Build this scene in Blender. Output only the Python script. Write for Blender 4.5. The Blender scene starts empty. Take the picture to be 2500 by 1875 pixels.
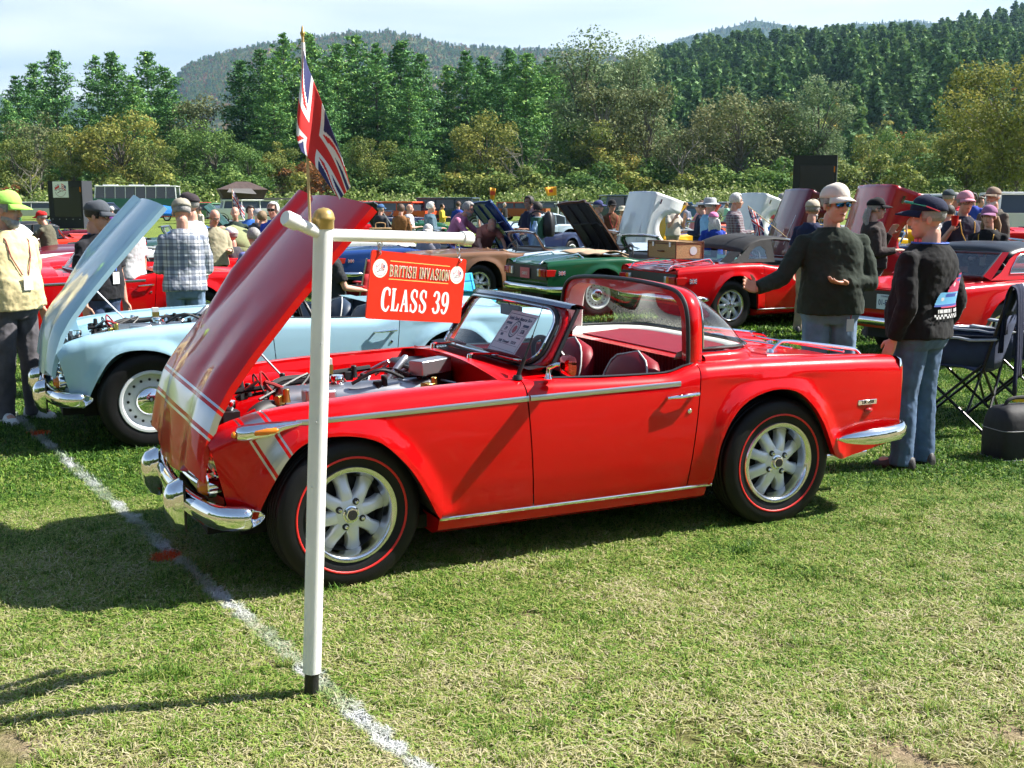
import bpy, bmesh, math, random
import numpy as np
from math import pi, sin, cos, radians, sqrt, atan2
from mathutils import Vector, Matrix
random.seed(7)
NR = np.random.default_rng(7)
SC = bpy.context.scene
COL = SC.collection
# ------------------------------------------------------------------ camera
CAM_H = 1.6035
cd = bpy.data.cameras.new('camera')
cam = bpy.data.objects.new('camera', cd)
COL.objects.link(cam)
cd.sensor_width = 36.0
cd.lens = 36.0 * 2723.2 / 2500.0
cd.clip_start = 0.05
cd.clip_end = 20000
cam.location = (0, 0, CAM_H)
cam.rotation_euler = (pi / 2 - 0.1592, 0, 0)
SC.camera = cam
# ------------------------------------------------------------------ sun and sky
SUN_AZ, SUN_EL = radians(11.5), radians(45.5)      # direction towards the sun: azimuth from +X, elevation
sd = Vector((cos(SUN_EL) * cos(SUN_AZ), cos(SUN_EL) * sin(SUN_AZ), sin(SUN_EL)))
sl = bpy.data.lights.new('sun', 'SUN')
sl.energy = 5.0
sl.angle = radians(0.53)
sl.color = (1.0, 0.955, 0.89)
sun = bpy.data.objects.new('sun', sl)
COL.objects.link(sun)
sun.rotation_euler = (-sd).to_track_quat('-Z', 'Y').to_euler()
world = bpy.data.worlds.new('World')
SC.world = world
world.use_nodes = True
wn, wl = world.node_tree.nodes, world.node_tree.links
wn.clear()
w_out = wn.new('ShaderNodeOutputWorld')
w_bg = wn.new('ShaderNodeBackground')
w_sky = wn.new('ShaderNodeTexSky')
w_sky.sky_type = 'NISHITA'
w_sky.sun_disc = False
w_sky.sun_elevation = SUN_EL
w_sky.sun_rotation = pi / 2 - SUN_AZ
w_sky.air_density = 1.0
w_sky.dust_density = 0.6
w_sky.ozone_density = 1.6
w_bg.inputs['Strength'].default_value = 0.057
# thin cirrus: streaky noise over the dome, as the photograph's pale banded sky
w_tc = wn.new('ShaderNodeTexCoord')
w_map = wn.new('ShaderNodeMapping')
w_map.inputs['Rotation'].default_value = (0.06, -0.10, 0.3)
w_map.inputs['Scale'].default_value = (0.9, 2.2, 11.0)
w_nz = wn.new('ShaderNodeTexNoise')
w_nz.inputs['Scale'].default_value = 1.15
w_nz.inputs['Detail'].default_value = 7
w_nz.inputs['Roughness'].default_value = 0.5
w_nz.inputs['Distortion'].default_value = 0.5
w_cr = wn.new('ShaderNodeValToRGB')
w_cr.color_ramp.elements[0].position = 0.30
w_cr.color_ramp.elements[0].color = (.12, .12, .12, 1)
w_cr.color_ramp.elements[1].position = 0.66
w_cr.color_ramp.elements[1].color = (0.85, 0.85, 0.85, 1)
w_mix = wn.new('ShaderNodeMix')
w_mix.data_type = 'RGBA'
w_mix.inputs['B'].default_value = (9.9, 10.1, 10.4, 1)
wl.new(w_tc.outputs['Generated'], w_map.inputs['Vector'])
wl.new(w_map.outputs['Vector'], w_nz.inputs['Vector'])
wl.new(w_nz.outputs['Fac'], w_cr.inputs['Fac'])
w_sep = wn.new('ShaderNodeSeparateXYZ')
wl.new(w_tc.outputs['Generated'], w_sep.inputs[0])
w_fade = wn.new('ShaderNodeMapRange')
w_fade.interpolation_type = 'SMOOTHSTEP'
for k_, v_ in (('From Min', .10), ('From Max', .36), ('To Min', 1.0), ('To Max', .06)):
 w_fade.inputs[k_].default_value = v_
wl.new(w_sep.outputs['Z'], w_fade.inputs['Value'])
w_mul = wn.new('ShaderNodeMath')
w_mul.operation = 'MULTIPLY'
wl.new(w_cr.outputs['Color'], w_mul.inputs[0])
wl.new(w_fade.outputs['Result'], w_mul.inputs[1])
wl.new(w_mul.outputs[0], w_mix.inputs['Factor'])
wl.new(w_sky.outputs['Color'], w_mix.inputs['A'])
wl.new(w_mix.outputs['Result'], w_bg.inputs['Color'])
wl.new(w_bg.outputs['Background'], w_out.inputs['Surface'])
SC.view_settings.view_transform = 'Standard'
SC.view_settings.look = 'None'
SC.view_settings.gamma = 1.0
SC.view_settings.use_curve_mapping = False
SC.view_settings.exposure = 1.36
SC.render.engine = 'CYCLES'
SC.cycles.max_bounces = 6
SC.cycles.diffuse_bounces = 2
SC.cycles.glossy_bounces = 4
SC.cycles.volume_bounces = 0
SC.cycles.transparent_max_bounces = 12
SC.cycles.use_light_tree = False
SC.cycles.use_adaptive_sampling = True
SC.cycles.adaptive_threshold = 0.02
SC.cycles.caustics_reflective = False
SC.cycles.caustics_refractive = False
SC.cycles.sample_clamp_indirect = 6.0
SC.cycles.use_denoising = True
# ------------------------------------------------------------------ materials
MATS = {}
def _lin(c):
 return tuple(x / 12.92 if x <= 0.04045 else ((x + 0.055) / 1.055) ** 2.4 for x in c)
def hexc(h):
 return _lin(tuple(int(h[i:i + 2], 16) / 255 for i in (0, 2, 4)))
def mat(name, col=(0.5, 0.5, 0.5), rough=0.5, metal=0.0, coat=0.0, spec=0.5, trans=0.0, ior=1.5,
  noise=0.0, nscale=30.0, bump=0.0, bscale=60.0, emit=None, sheen=0.0, alpha=1.0):
 """Principled material with optional object-space noise on colour and bump; col is linear rgb or 'rrggbb'."""
 if name in MATS:
  return MATS[name]
 if isinstance(col, str):
  col = hexc(col)
 m = bpy.data.materials.new(name)
 m.use_nodes = True
 nt = m.node_tree
 b = nt.nodes['Principled BSDF']
 b.inputs['Base Color'].default_value = (*col, 1)
 b.inputs['Roughness'].default_value = rough
 b.inputs['Metallic'].default_value = metal
 b.inputs['Specular IOR Level'].default_value = spec if not coat else spec * .4
 b.inputs['Coat Weight'].default_value = coat
 b.inputs['Coat Roughness'].default_value = 0.03
 b.inputs['Transmission Weight'].default_value = trans
 b.inputs['IOR'].default_value = ior
 b.inputs['Sheen Weight'].default_value = sheen
 b.inputs['Alpha'].default_value = alpha
 if noise or bump:
  tc = nt.nodes.new('ShaderNodeTexCoord')
 if noise:
  n = nt.nodes.new('ShaderNodeTexNoise')
  n.inputs['Scale'].default_value = nscale
  n.inputs['Detail'].default_value = 5
  nt.links.new(tc.outputs['Object'], n.inputs['Vector'])
  r = nt.nodes.new('ShaderNodeMapRange')
  r.inputs['From Min'].default_value = 0.3
  r.inputs['From Max'].default_value = 0.7
  r.inputs['To Min'].default_value = 1 - noise
  r.inputs['To Max'].default_value = 1 + noise
  mx = nt.nodes.new('ShaderNodeMix')
  mx.data_type = 'RGBA'
  mx.blend_type = 'MULTIPLY'
  mx.inputs['Factor'].default_value = 1
  mx.inputs['A'].default_value = (*col, 1)
  nt.links.new(n.outputs['Fac'], r.inputs['Value'])
  nt.links.new(r.outputs['Result'], mx.inputs['B'])
  nt.links.new(mx.outputs['Result'], b.inputs['Base Color'])
 if bump:
  n2 = nt.nodes.new('ShaderNodeTexNoise')
  n2.inputs['Scale'].default_value = bscale
  n2.inputs['Detail'].default_value = 4
  nt.links.new(tc.outputs['Object'], n2.inputs['Vector'])
  bp = nt.nodes.new('ShaderNodeBump')
  bp.inputs['Strength'].default_value = bump
  bp.inputs['Distance'].default_value = 0.01
  nt.links.new(n2.outputs['Fac'], bp.inputs['Height'])
  nt.links.new(bp.outputs['Normal'], b.inputs['Normal'])
 if emit:
  b.inputs['Emission Color'].default_value = (*emit[:3], 1)
  b.inputs['Emission Strength'].default_value = emit[3]
 MATS[name] = m
 return m
def glass(name, tint=(0.92, 0.96, 0.96), op=0.02):
 """thin pane: mostly see-through with a fresnel reflection (a single sheet, no refraction)"""
 if name in MATS:
  return MATS[name]
 m = bpy.data.materials.new(name)
 m.use_nodes = True
 nt = m.node_tree
 nt.nodes.clear()
 o = nt.nodes.new('ShaderNodeOutputMaterial')
 t = nt.nodes.new('ShaderNodeBsdfTransparent')
 t.inputs['Color'].default_value = (*tint, 1)
 g = nt.nodes.new('ShaderNodeBsdfGlossy')
 g.inputs['Roughness'].default_value = 0.01
 f = nt.nodes.new('ShaderNodeFresnel')
 ge = nt.nodes.new('ShaderNodeNewGeometry')
 io = nt.nodes.new('ShaderNodeMapRange')      # the pane reflects alike from both sides
 io.inputs['To Min'].default_value = 1.5
 io.inputs['To Max'].default_value = 1 / 1.5
 nt.links.new(ge.outputs['Backfacing'], io.inputs['Value'])
 nt.links.new(io.outputs['Result'], f.inputs['IOR'])
 ad = nt.nodes.new('ShaderNodeMath')
 ad.operation = 'ADD'
 ad.use_clamp = True
 ad.inputs[1].default_value = op
 mx = nt.nodes.new('ShaderNodeMixShader')
 nt.links.new(f.outputs['Fac'], ad.inputs[0])
 nt.links.new(ad.outputs['Value'], mx.inputs['Fac'])
 nt.links.new(t.outputs['BSDF'], mx.inputs[1])
 nt.links.new(g.outputs['BSDF'], mx.inputs[2])
 nt.links.new(mx.outputs['Shader'], o.inputs['Surface'])
 MATS[name] = m
 return m
def paint(name, col, rough=0.32, coat=0.7):
 return mat(name, col, rough=rough, coat=coat, spec=.25, noise=0.03, nscale=3.0)
def cloth(name, col, noise=0.12, nscale=14.0, bump=0.25, bscale=35.0):
 return mat(name, col, rough=0.88, spec=0.2, noise=noise, nscale=nscale, bump=bump, bscale=bscale, sheen=0.05)
CHROME = mat('chrome', (0.86, 0.87, 0.88), rough=0.06, metal=1.0)
STEEL = mat('brushed_steel', (0.55, 0.56, 0.58), rough=0.35, metal=1.0)
ALLOY = mat('wheel_alloy', (0.78, 0.79, 0.81), rough=0.34, metal=0.3)
BLACK = mat('black_trim', (0.012, 0.012, 0.013), rough=0.45)
RUBBER = mat('tyre_rubber', (0.007, 0.007, 0.0075), rough=0.5, noise=0.25, nscale=18, bump=0.1, bscale=160, spec=.25)
DARK = mat('underbody_black', (0.01, 0.01, 0.01), rough=0.8)
AMBER = mat('amber_lens', (0.75, 0.2, 0.01), rough=0.12, coat=1)
REDLENS = mat('red_lens', (0.45, 0.012, 0.01), rough=0.12, coat=1)
CLEARLENS = mat('clear_lens', (0.75, 0.78, 0.8), rough=0.08, metal=0.6)
WHITE = mat('white_plastic', (0.78, 0.78, 0.76), rough=0.35)
GLASS = glass('window_glass')
GLASSD = glass('tinted_window_glass', (0.45, 0.5, 0.52), 0.1)
# ------------------------------------------------------------------ mesh helpers
class MB:
 """collects quads/tris and links them as ONE mesh object"""
 def __init__(s):
  s.v, s.f, s.m, s.cm = [], [], [], 0
 def add(s, verts, faces):
  o = len(s.v)
  s.v += [tuple(map(float, p)) for p in verts]
  s.f += [tuple(i + o for i in q) for q in faces]
  s.m += [s.cm] * len(faces)
  return s
 def grid(s, rows, cu=False, cv=False, flip=False):
  nr, nc = len(rows), len(rows[0])
  vs = [p for r in rows for p in r]
  fs = []
  for i in range(nr if cv else nr - 1):
   for j in range(nc if cu else nc - 1):
    a, b = i * nc + j, i * nc + (j + 1) % nc
    c, d = ((i + 1) % nr) * nc + (j + 1) % nc, ((i + 1) % nr) * nc + j
    fs.append((a, d, c, b) if flip else (a, b, c, d))
  return s.add(vs, fs)
 def box(s, c, d, rot=None, taper=1.0):
  x, y, z = d[0] / 2, d[1] / 2, d[2] / 2
  vs = [Vector((sx * x * (taper if sz > 0 else 1), sy * y * (taper if sz > 0 else 1), sz * z)) for sz in (-1, 1) for sy in (-1, 1) for sx in (-1, 1)]
  if rot is not None:
   R = rot if isinstance(rot, Matrix) else Matrix.Rotation(rot, 3, 'Z')
   vs = [R @ v for v in vs]
  vs = [v + Vector(c) for v in vs]
  return s.add(vs, [(0, 2, 3, 1), (4, 5, 7, 6), (0, 1, 5, 4), (2, 6, 7, 3), (0, 4, 6, 2), (1, 3, 7, 5)])
 def tube(s, path, r, n=8, cap=True, sq=1.0, closed=False):
  P = [Vector(p) for p in path]
  k = len(P)
  rs = [float(q) for q in r] if hasattr(r, '__len__') else [float(r)] * k
  up = Vector((0, 0, 1))
  rows = []
  prev = None
  for i in range(k):
   if closed:
    t = P[(i + 1) % k] - P[i - 1]
   else:
    t = (P[min(i + 1, k - 1)] - P[max(i - 1, 0)])
   t = t.normalized() if t.length > 1e-9 else Vector((0, 0, 1))
   if prev is None:
    a = t.cross(up)
    if a.length < 1e-3:
     a = t.cross(Vector((1, 0, 0)))
   else:
    a = prev - t * prev.dot(t)
    if a.length < 1e-6:
     a = t.cross(up)
   a.normalize()
   prev = a
   b = t.cross(a)
   rows.append([P[i] + rs[i] * (cos(2 * pi * j / n) * a + sq * sin(2 * pi * j / n) * b) for j in range(n)])
  s.grid(rows, cu=True, cv=closed)
  if cap and not closed:
   o = len(s.v)
   nv = k * n
   s.f += [tuple(o - nv + j for j in range(n))[::-1], tuple(o - n + j for j in range(n))]
   s.m += [s.cm] * 2
  return s
 def lathe(s, prof, n=24, c=(0, 0, 0), axis='Z', arc=None):
  """prof: (radius, height) pairs"""
  rows = []
  m = n if arc is None else n + 1
  for (r, h) in prof:
   row = []
   for j in range(m):
    a = 2 * pi * j / n if arc is None else arc[0] + (arc[1] - arc[0]) * j / n
    x, y = r * cos(a), r * sin(a)
    p = {'Z': (x, y, h), 'Y': (x, h, y), 'X': (h, x, y)}[axis]
    row.append((p[0] + c[0], p[1] + c[1], p[2] + c[2]))
   rows.append(row)
  return s.grid(rows, cu=arc is None)
 def ball(s, c, r, nu=12, nv=8, rot=None):
  rx, ry, rz = r if hasattr(r, '__len__') else (r, r, r)
  vs, fs = [], []
  for i in range(nv + 1):
   ph = pi * i / nv - pi / 2
   for j in range(nu):
    th = 2 * pi * j / nu
    p = Vector((rx * cos(ph) * cos(th), ry * cos(ph) * sin(th), rz * sin(ph)))
    if rot is not None:
     p = rot @ p
    vs.append(p + Vector(c))
  for i in range(nv):
   for j in range(nu):
    fs.append((i * nu + j, i * nu + (j + 1) % nu, (i + 1) * nu + (j + 1) % nu, (i + 1) * nu + j))
  return s.add(vs, fs)
 def prism(s, poly, d, origin=(0, 0, 0), ex=(1, 0, 0), ey=(0, 0, 1), ez=(0, 1, 0)):
  """closed extrusion of a 2D outline by d along ez"""
  O, X, Y, Z = Vector(origin), Vector(ex), Vector(ey), Vector(ez)
  n = len(poly)
  a = [O + X * p[0] + Y * p[1] for p in poly]
  b = [p + Z * d for p in a]
  fs = [tuple(range(n))[::-1], tuple(range(n, 2 * n))]
  fs += [(i, (i + 1) % n, n + (i + 1) % n, n + i) for i in range(n)]
  return s.add(a + b, fs)
 def mesh(s, name, mats, smooth=38):
  me = bpy.data.meshes.new(name)
  me.from_pydata(s.v, [], s.f)
  for m in (mats if isinstance(mats, (list, tuple)) else [mats]):
   me.materials.append(m)
  if s.m and max(s.m):
   me.polygons.foreach_set('material_index', s.m)
  if smooth:
   me.shade_smooth()
   if smooth < 180:
    me.set_sharp_from_angle(angle=radians(smooth))
  me.update()
  return me
 def build(s, name, mats, parent=None, smooth=38, weld=False):
  me = s.mesh(name, mats, smooth)
  if weld:
   bm = bmesh.new()
   bm.from_mesh(me)
   bmesh.ops.remove_doubles(bm, verts=bm.verts, dist=1e-5)
   bmesh.ops.recalc_face_normals(bm, faces=bm.faces)
   bm.to_mesh(me)
   bm.free()
  return link(name, me, parent)
def link(name, data, parent=None, loc=(0, 0, 0), rot=(0, 0, 0)):
 o = bpy.data.objects.new(name, data)
 COL.objects.link(o)
 o.parent = parent
 o.location = loc
 o.rotation_euler = rot
 return o
def thing(name, label, cat, loc=(0, 0, 0), rz=0.0, group=None):
 o = link(name, None, None, loc, (0, 0, rz))
 o.empty_display_size = 0.1
 return tag(o, label, cat, group)
def tag(o, label=None, cat=None, group=None, kind=None):
 if label:
  o['label'] = label
 if cat:
  o['category'] = cat
 if group:
  o['group'] = group
 if kind:
  o['kind'] = kind
 return o
def solid(o, t, off=-1.0, bev=0.0):
 m = o.modifiers.new('thickness', 'SOLIDIFY')
 m.thickness = t
 m.offset = off
 if bev:
  b = o.modifiers.new('edge', 'BEVEL')
  b.width = bev
  b.segments = 2
 return o
def bevel(o, w=0.01, seg=2, ang=40):
 b = o.modifiers.new('edge', 'BEVEL')
 b.width = w
 b.segments = seg
 b.limit_method = 'ANGLE'
 b.angle_limit = radians(ang)
 return o
def copy_tree(o, parent=None):
 c = o.copy()
 COL.objects.link(c)
 c.parent = parent
 for ch in o.children:
  copy_tree(ch, c)
 return c
def crom(pts, k=4):
 """Catmull-Rom through points"""
 P = np.array(pts, float)
 Q = np.vstack([2 * P[0] - P[1], P, 2 * P[-1] - P[-2]])
 out = []
 for i in range(1, len(Q) - 2):
  for t in np.arange(k) / k:
   a, b, c, d = Q[i - 1], Q[i], Q[i + 1], Q[i + 2]
   out.append(0.5 * (2 * b + (c - a) * t + (2 * a - 5 * b + 4 * c - d) * t * t + (3 * b - a - 3 * c + d) * t ** 3))
 out.append(P[-1])
 return np.array(out)
def text_mesh(name, txt, size, m, parent, loc, ex, ey, sx=1.0, bold=0.0, ext=0.0006, align='CENTER', spacing=1.0):
 """flat lettering as a mesh: ex/ey are the writing direction and up"""
 cu = bpy.data.curves.new(name, 'FONT')
 cu.body = txt
 cu.size = size
 cu.align_x = align
 cu.align_y = 'CENTER'
 cu.extrude = ext
 cu.offset = bold
 cu.space_character = spacing
 cu.resolution_u = 3
 tmp = bpy.data.objects.new(name, cu)
 COL.objects.link(tmp)
 dg = bpy.context.evaluated_depsgraph_get()
 me = bpy.data.meshes.new_from_object(tmp.evaluated_get(dg))
 bpy.data.objects.remove(tmp)
 bpy.data.curves.remove(cu)
 me.materials.clear()
 me.materials.append(m)
 o = link(name, me, parent)
 X, Y = Vector(ex).normalized(), Vector(ey).normalized()
 Z = X.cross(Y).normalized()
 M = Matrix((X * sx, Y, Z)).transposed().to_4x4()
 M.translation = Vector(loc)
 o.matrix_basis = M
 return o
# ------------------------------------------------------------------ field
def nodes_of(m):
 return m.node_tree.nodes, m.node_tree.links
LINE_A, LINE_B = Vector((-.05, 2.64, 0)), Vector((-3.75, 8.30, 0))       # painted chalk line across the grass
LD = (LINE_B - LINE_A).normalized()
LN = Vector((-LD.y, LD.x, 0))
ORANGE = [(-1.585, 4.93), (-3.33, 7.72)]
def paint_mask(nt):
 """factor sockets: white line and orange dab, by world position"""
 N, L = nt.nodes, nt.links
 geo = N.new('ShaderNodeNewGeometry')
 nz = N.new('ShaderNodeTexNoise')
 nz.inputs['Scale'].default_value = 14
 nz.inputs['Detail'].default_value = 4
 L.new(geo.outputs['Position'], nz.inputs['Vector'])
 def math_(op, a, b=None, c=None):
  n = N.new('ShaderNodeMath')
  n.operation = op
  for i, v in enumerate((a, b, c)):
   if v is None:
    continue
   if isinstance(v, (int, float)):
    n.inputs[i].default_value = v
   else:
    L.new(v, n.inputs[i])
  return n.outputs[0]
 def dot(vec, v):
  n = N.new('ShaderNodeVectorMath')
  n.operation = 'DOT_PRODUCT'
  L.new(vec, n.inputs[0])
  n.inputs[1].default_value = v
  return n.outputs['Value']
 P = geo.outputs['Position']
 d = math_('ABSOLUTE', math_('SUBTRACT', dot(P, LN), LINE_A.dot(LN)))
 dn = math_('ADD', d, math_('MULTIPLY', math_('SUBTRACT', nz.outputs['Fac'], .5), .12))
 white = math_('MULTIPLY', math_('SUBTRACT', .043, dn), 38.0)
 cl = N.new('ShaderNodeClamp')
 L.new(white, cl.inputs['Value'])
 nz2 = N.new('ShaderNodeTexNoise')
 nz2.inputs['Scale'].default_value = 3.1
 L.new(P, nz2.inputs['Vector'])
 wear = N.new('ShaderNodeMapRange')
 wear.inputs['From Min'].default_value = .36
 wear.inputs['From Max'].default_value = .66
 wear.inputs['To Min'].default_value = .15
 L.new(nz2.outputs['Fac'], wear.inputs['Value'])
 wf = math_('MULTIPLY', cl.outputs[0], wear.outputs[0])
 os = []
 for (x, y) in ORANGE:
  s = N.new('ShaderNodeVectorMath')
  s.operation = 'DISTANCE'
  L.new(P, s.inputs[0])
  s.inputs[1].default_value = (x, y, 0.02)
  v = math_('MULTIPLY', math_('SUBTRACT', .085, math_('ADD', s.outputs['Value'], math_('MULTIPLY', math_('SUBTRACT', nz.outputs['Fac'], .5), .12))), 40)
  c2 = N.new('ShaderNodeClamp')
  L.new(v, c2.inputs['Value'])
  os.append(c2.outputs[0])
 of = math_('MAXIMUM', os[0], os[1])
 return P, wf, of, math_, dot
def mix_col(nt, f, a, b):
 n = nt.nodes.new('ShaderNodeMix')
 n.data_type = 'RGBA'
 for k, v in (('Factor', f), ('A', a), ('B', b)):
  if isinstance(v, tuple):
   n.inputs[k].default_value = (*v, 1)
  elif isinstance(v, (int, float)):
   n.inputs[k].default_value = v
  else:
   nt.links.new(v, n.inputs[k])
 return n.outputs['Result']
def ramp(nt, f, stops):
 n = nt.nodes.new('ShaderNodeValToRGB')
 E = n.color_ramp.elements
 while len(E) < len(stops):
  E.new(.5)
 for e, (p, c) in zip(E, stops):
  e.position = p
  e.color = (*c, 1) if len(c) == 3 else c
 nt.links.new(f, n.inputs['Fac'])
 return n.outputs['Color']
def noise_tex(nt, vec, scale, detail=4, rough=.5):
 n = nt.nodes.new('ShaderNodeTexNoise')
 n.inputs['Scale'].default_value = scale
 n.inputs['Detail'].default_value = detail
 n.inputs['Roughness'].default_value = rough
 nt.links.new(vec, n.inputs['Vector'])
 return n.outputs['Fac']
def ground_material():
 m = mat('field_ground', (.1, .12, .03), .95, spec=.1)
 nt = m.node_tree
 b = nt.nodes['Principled BSDF']
 P, wf, of, math_, dot = paint_mask(nt)
 # near: thatch and soil under the blades; far: mown turf
 n1 = noise_tex(nt, P, 2.3, 6, .6)
 n2 = noise_tex(nt, P, 60, 4, .7)
 soil = ramp(nt, n2, [(.25, (.16, .12, .075)), (.5, (.33, .25, .16)), (.75, (.48, .39, .27))])
 thatch = ramp(nt, n2, [(.2, (.06, .07, .02)), (.5, (.15, .15, .05)), (.8, (.28, .25, .11))])
 near = mix_col(nt, ramp(nt, n1, [(.48, (0, 0, 0)), (.62, (1, 1, 1))]), thatch, soil)
 n3 = noise_tex(nt, P, .35, 5, .6)
 n4 = noise_tex(nt, P, 9, 5, .7)
 turf = mix_col(nt, n4, ramp(nt, n3, [(.3, (.075, .135, .02)), (.7, (.15, .205, .04))]), (.18, .225, .055))
 dist = dot(P, (0, 1, 0))
 fr = nt.nodes.new('ShaderNodeMapRange')
 fr.inputs['From Min'].default_value = 8
 fr.inputs['From Max'].default_value = 15
 nt.links.new(dist, fr.inputs['Value'])
 c = mix_col(nt, fr.outputs[0], near, turf)
 c = mix_col(nt, wf, c, (.40, .41, .38))
 nt.links.new(c, b.inputs['Base Color'])
 bp = nt.nodes.new('ShaderNodeBump')
 bp.inputs['Strength'].default_value = .9
 bp.inputs['Distance'].default_value = .03
 nt.links.new(noise_tex(nt, P, 45, 5, .7), bp.inputs['Height'])
 nt.links.new(bp.outputs['Normal'], b.inputs['Normal'])
 return m
def grass_material():
 m = mat('grass_blades', (.1, .14, .03), .6, spec=.35)
 nt = m.node_tree
 b = nt.nodes['Principled BSDF']
 P, wf, of, math_, dot = paint_mask(nt)
 at = nt.nodes.new('ShaderNodeAttribute')
 at.attribute_name = 'tone_val'
 n1 = noise_tex(nt, P, 1.3, 5, .6)
 n5 = noise_tex(nt, P, 6.0, 3, .6)
 # share of dry straw grows in the foreground patches
 fr = nt.nodes.new('ShaderNodeMapRange')
 fr.inputs['From Min'].default_value = 2.6
 fr.inputs['From Max'].default_value = 6.5
 fr.inputs['To Min'].default_value = .17
 fr.inputs['To Max'].default_value = -.16
 nt.links.new(dot(P, (0, 1, 0)), fr.inputs['Value'])
 dry = math_('ADD', math_('ADD', math_('MULTIPLY', n1, .9), math_('MULTIPLY', n5, .35)), fr.outputs[0])
 k = math_('ADD', at.outputs['Fac'], math_('MULTIPLY', math_('SUBTRACT', dry, .65), 1.6))
 col = ramp(nt, k, [(.05, (.036, .10, .010)), (.28, (.11, .24, .022)), (.5, (.24, .365, .055)), (.70, (.34, .37, .10)), (.86, (.44, .40, .19)), (1.0, (.52, .47, .29))])
 col = mix_col(nt, wf, col, (.66, .68, .68))
 col = mix_col(nt, of, col, (.75, .11, .02))
 nt.links.new(col, b.inputs['Base Color'])
 # light passing through the blades
 tr = nt.nodes.new('ShaderNodeBsdfTranslucent')
 nt.links.new(col, tr.inputs['Color'])
 mx = nt.nodes.new('ShaderNodeMixShader')
 mx.inputs['Fac'].default_value = .30
 out = nt.nodes['Material Output']
 nt.links.new(b.outputs['BSDF'], mx.inputs[1])
 nt.links.new(tr.outputs['BSDF'], mx.inputs[2])
 nt.links.new(mx.outputs['Shader'], out.inputs['Surface'])
 return m
gb = MB()
gb.add([(-4400, -2000, 0), (4400, -2000, 0), (4400, 8000, 0), (-4400, 8000, 0)], [(0, 1, 2, 3)])
tag(gb.build('ground', ground_material(), None, 0), kind='structure')
def blade_patch(name, size, n, hmin, hmax, wid, seed, lie=.5):
 """a square tuft of single blades: arched triangular strips, many of them lying as mown clippings"""
 rg = np.random.default_rng(seed)
 V, F, R = [], [], []
 for i in range(n):
  x, y = rg.uniform(-size / 2, size / 2, 2)
  a = rg.uniform(0, 2 * pi)
  h = rg.uniform(hmin, hmax) * (1.25 if rg.random() < .12 else 1)
  w = wid * rg.uniform(.6, 1.3)
  flat = rg.random() < lie
  r = rg.random()
  if flat:
   z0 = rg.uniform(.004, .018)
   L = rg.uniform(.6, 1.3) * hmax
   up = rg.uniform(-.15, .45)
   pts = [(0, z0), (L * .5, z0 + L * .22 * up + .004), (L, max(.002, z0 + L * .3 * up))]
   r = min(1, r * .8 + .25)
  else:
   ln = rg.uniform(.15, 1.0)
   pts = [(0, 0), (h * .30 * ln, h * .55), (h * .95 * ln, h * (1.0 - .38 * ln))]
   r = r * .78
  da, db = cos(a), sin(a)
  tw = rg.uniform(-.6, .6)
  px, py = -sin(a + tw), cos(a + tw)
  o = len(V)
  for k, (d, z) in enumerate(pts[:2]):
   ww = w * (1, .8)[k]
   V += [(x + da * d - px * ww / 2, y + db * d - py * ww / 2, z), (x + da * d + px * ww / 2, y + db * d + py * ww / 2, z)]
  V.append((x + da * pts[2][0], y + db * pts[2][0], pts[2][1]))
  F += [(o, o + 1, o + 3, o + 2), (o + 2, o + 3, o + 4)]
  R += [r] * 5
 me = bpy.data.meshes.new(name)
 me.from_pydata(V, [], F)
 at = me.attributes.new('tone_val', 'FLOAT', 'POINT')
 at.data.foreach_set('value', R)
 me.materials.append(MATS['grass_blades'])
 return me
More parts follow.
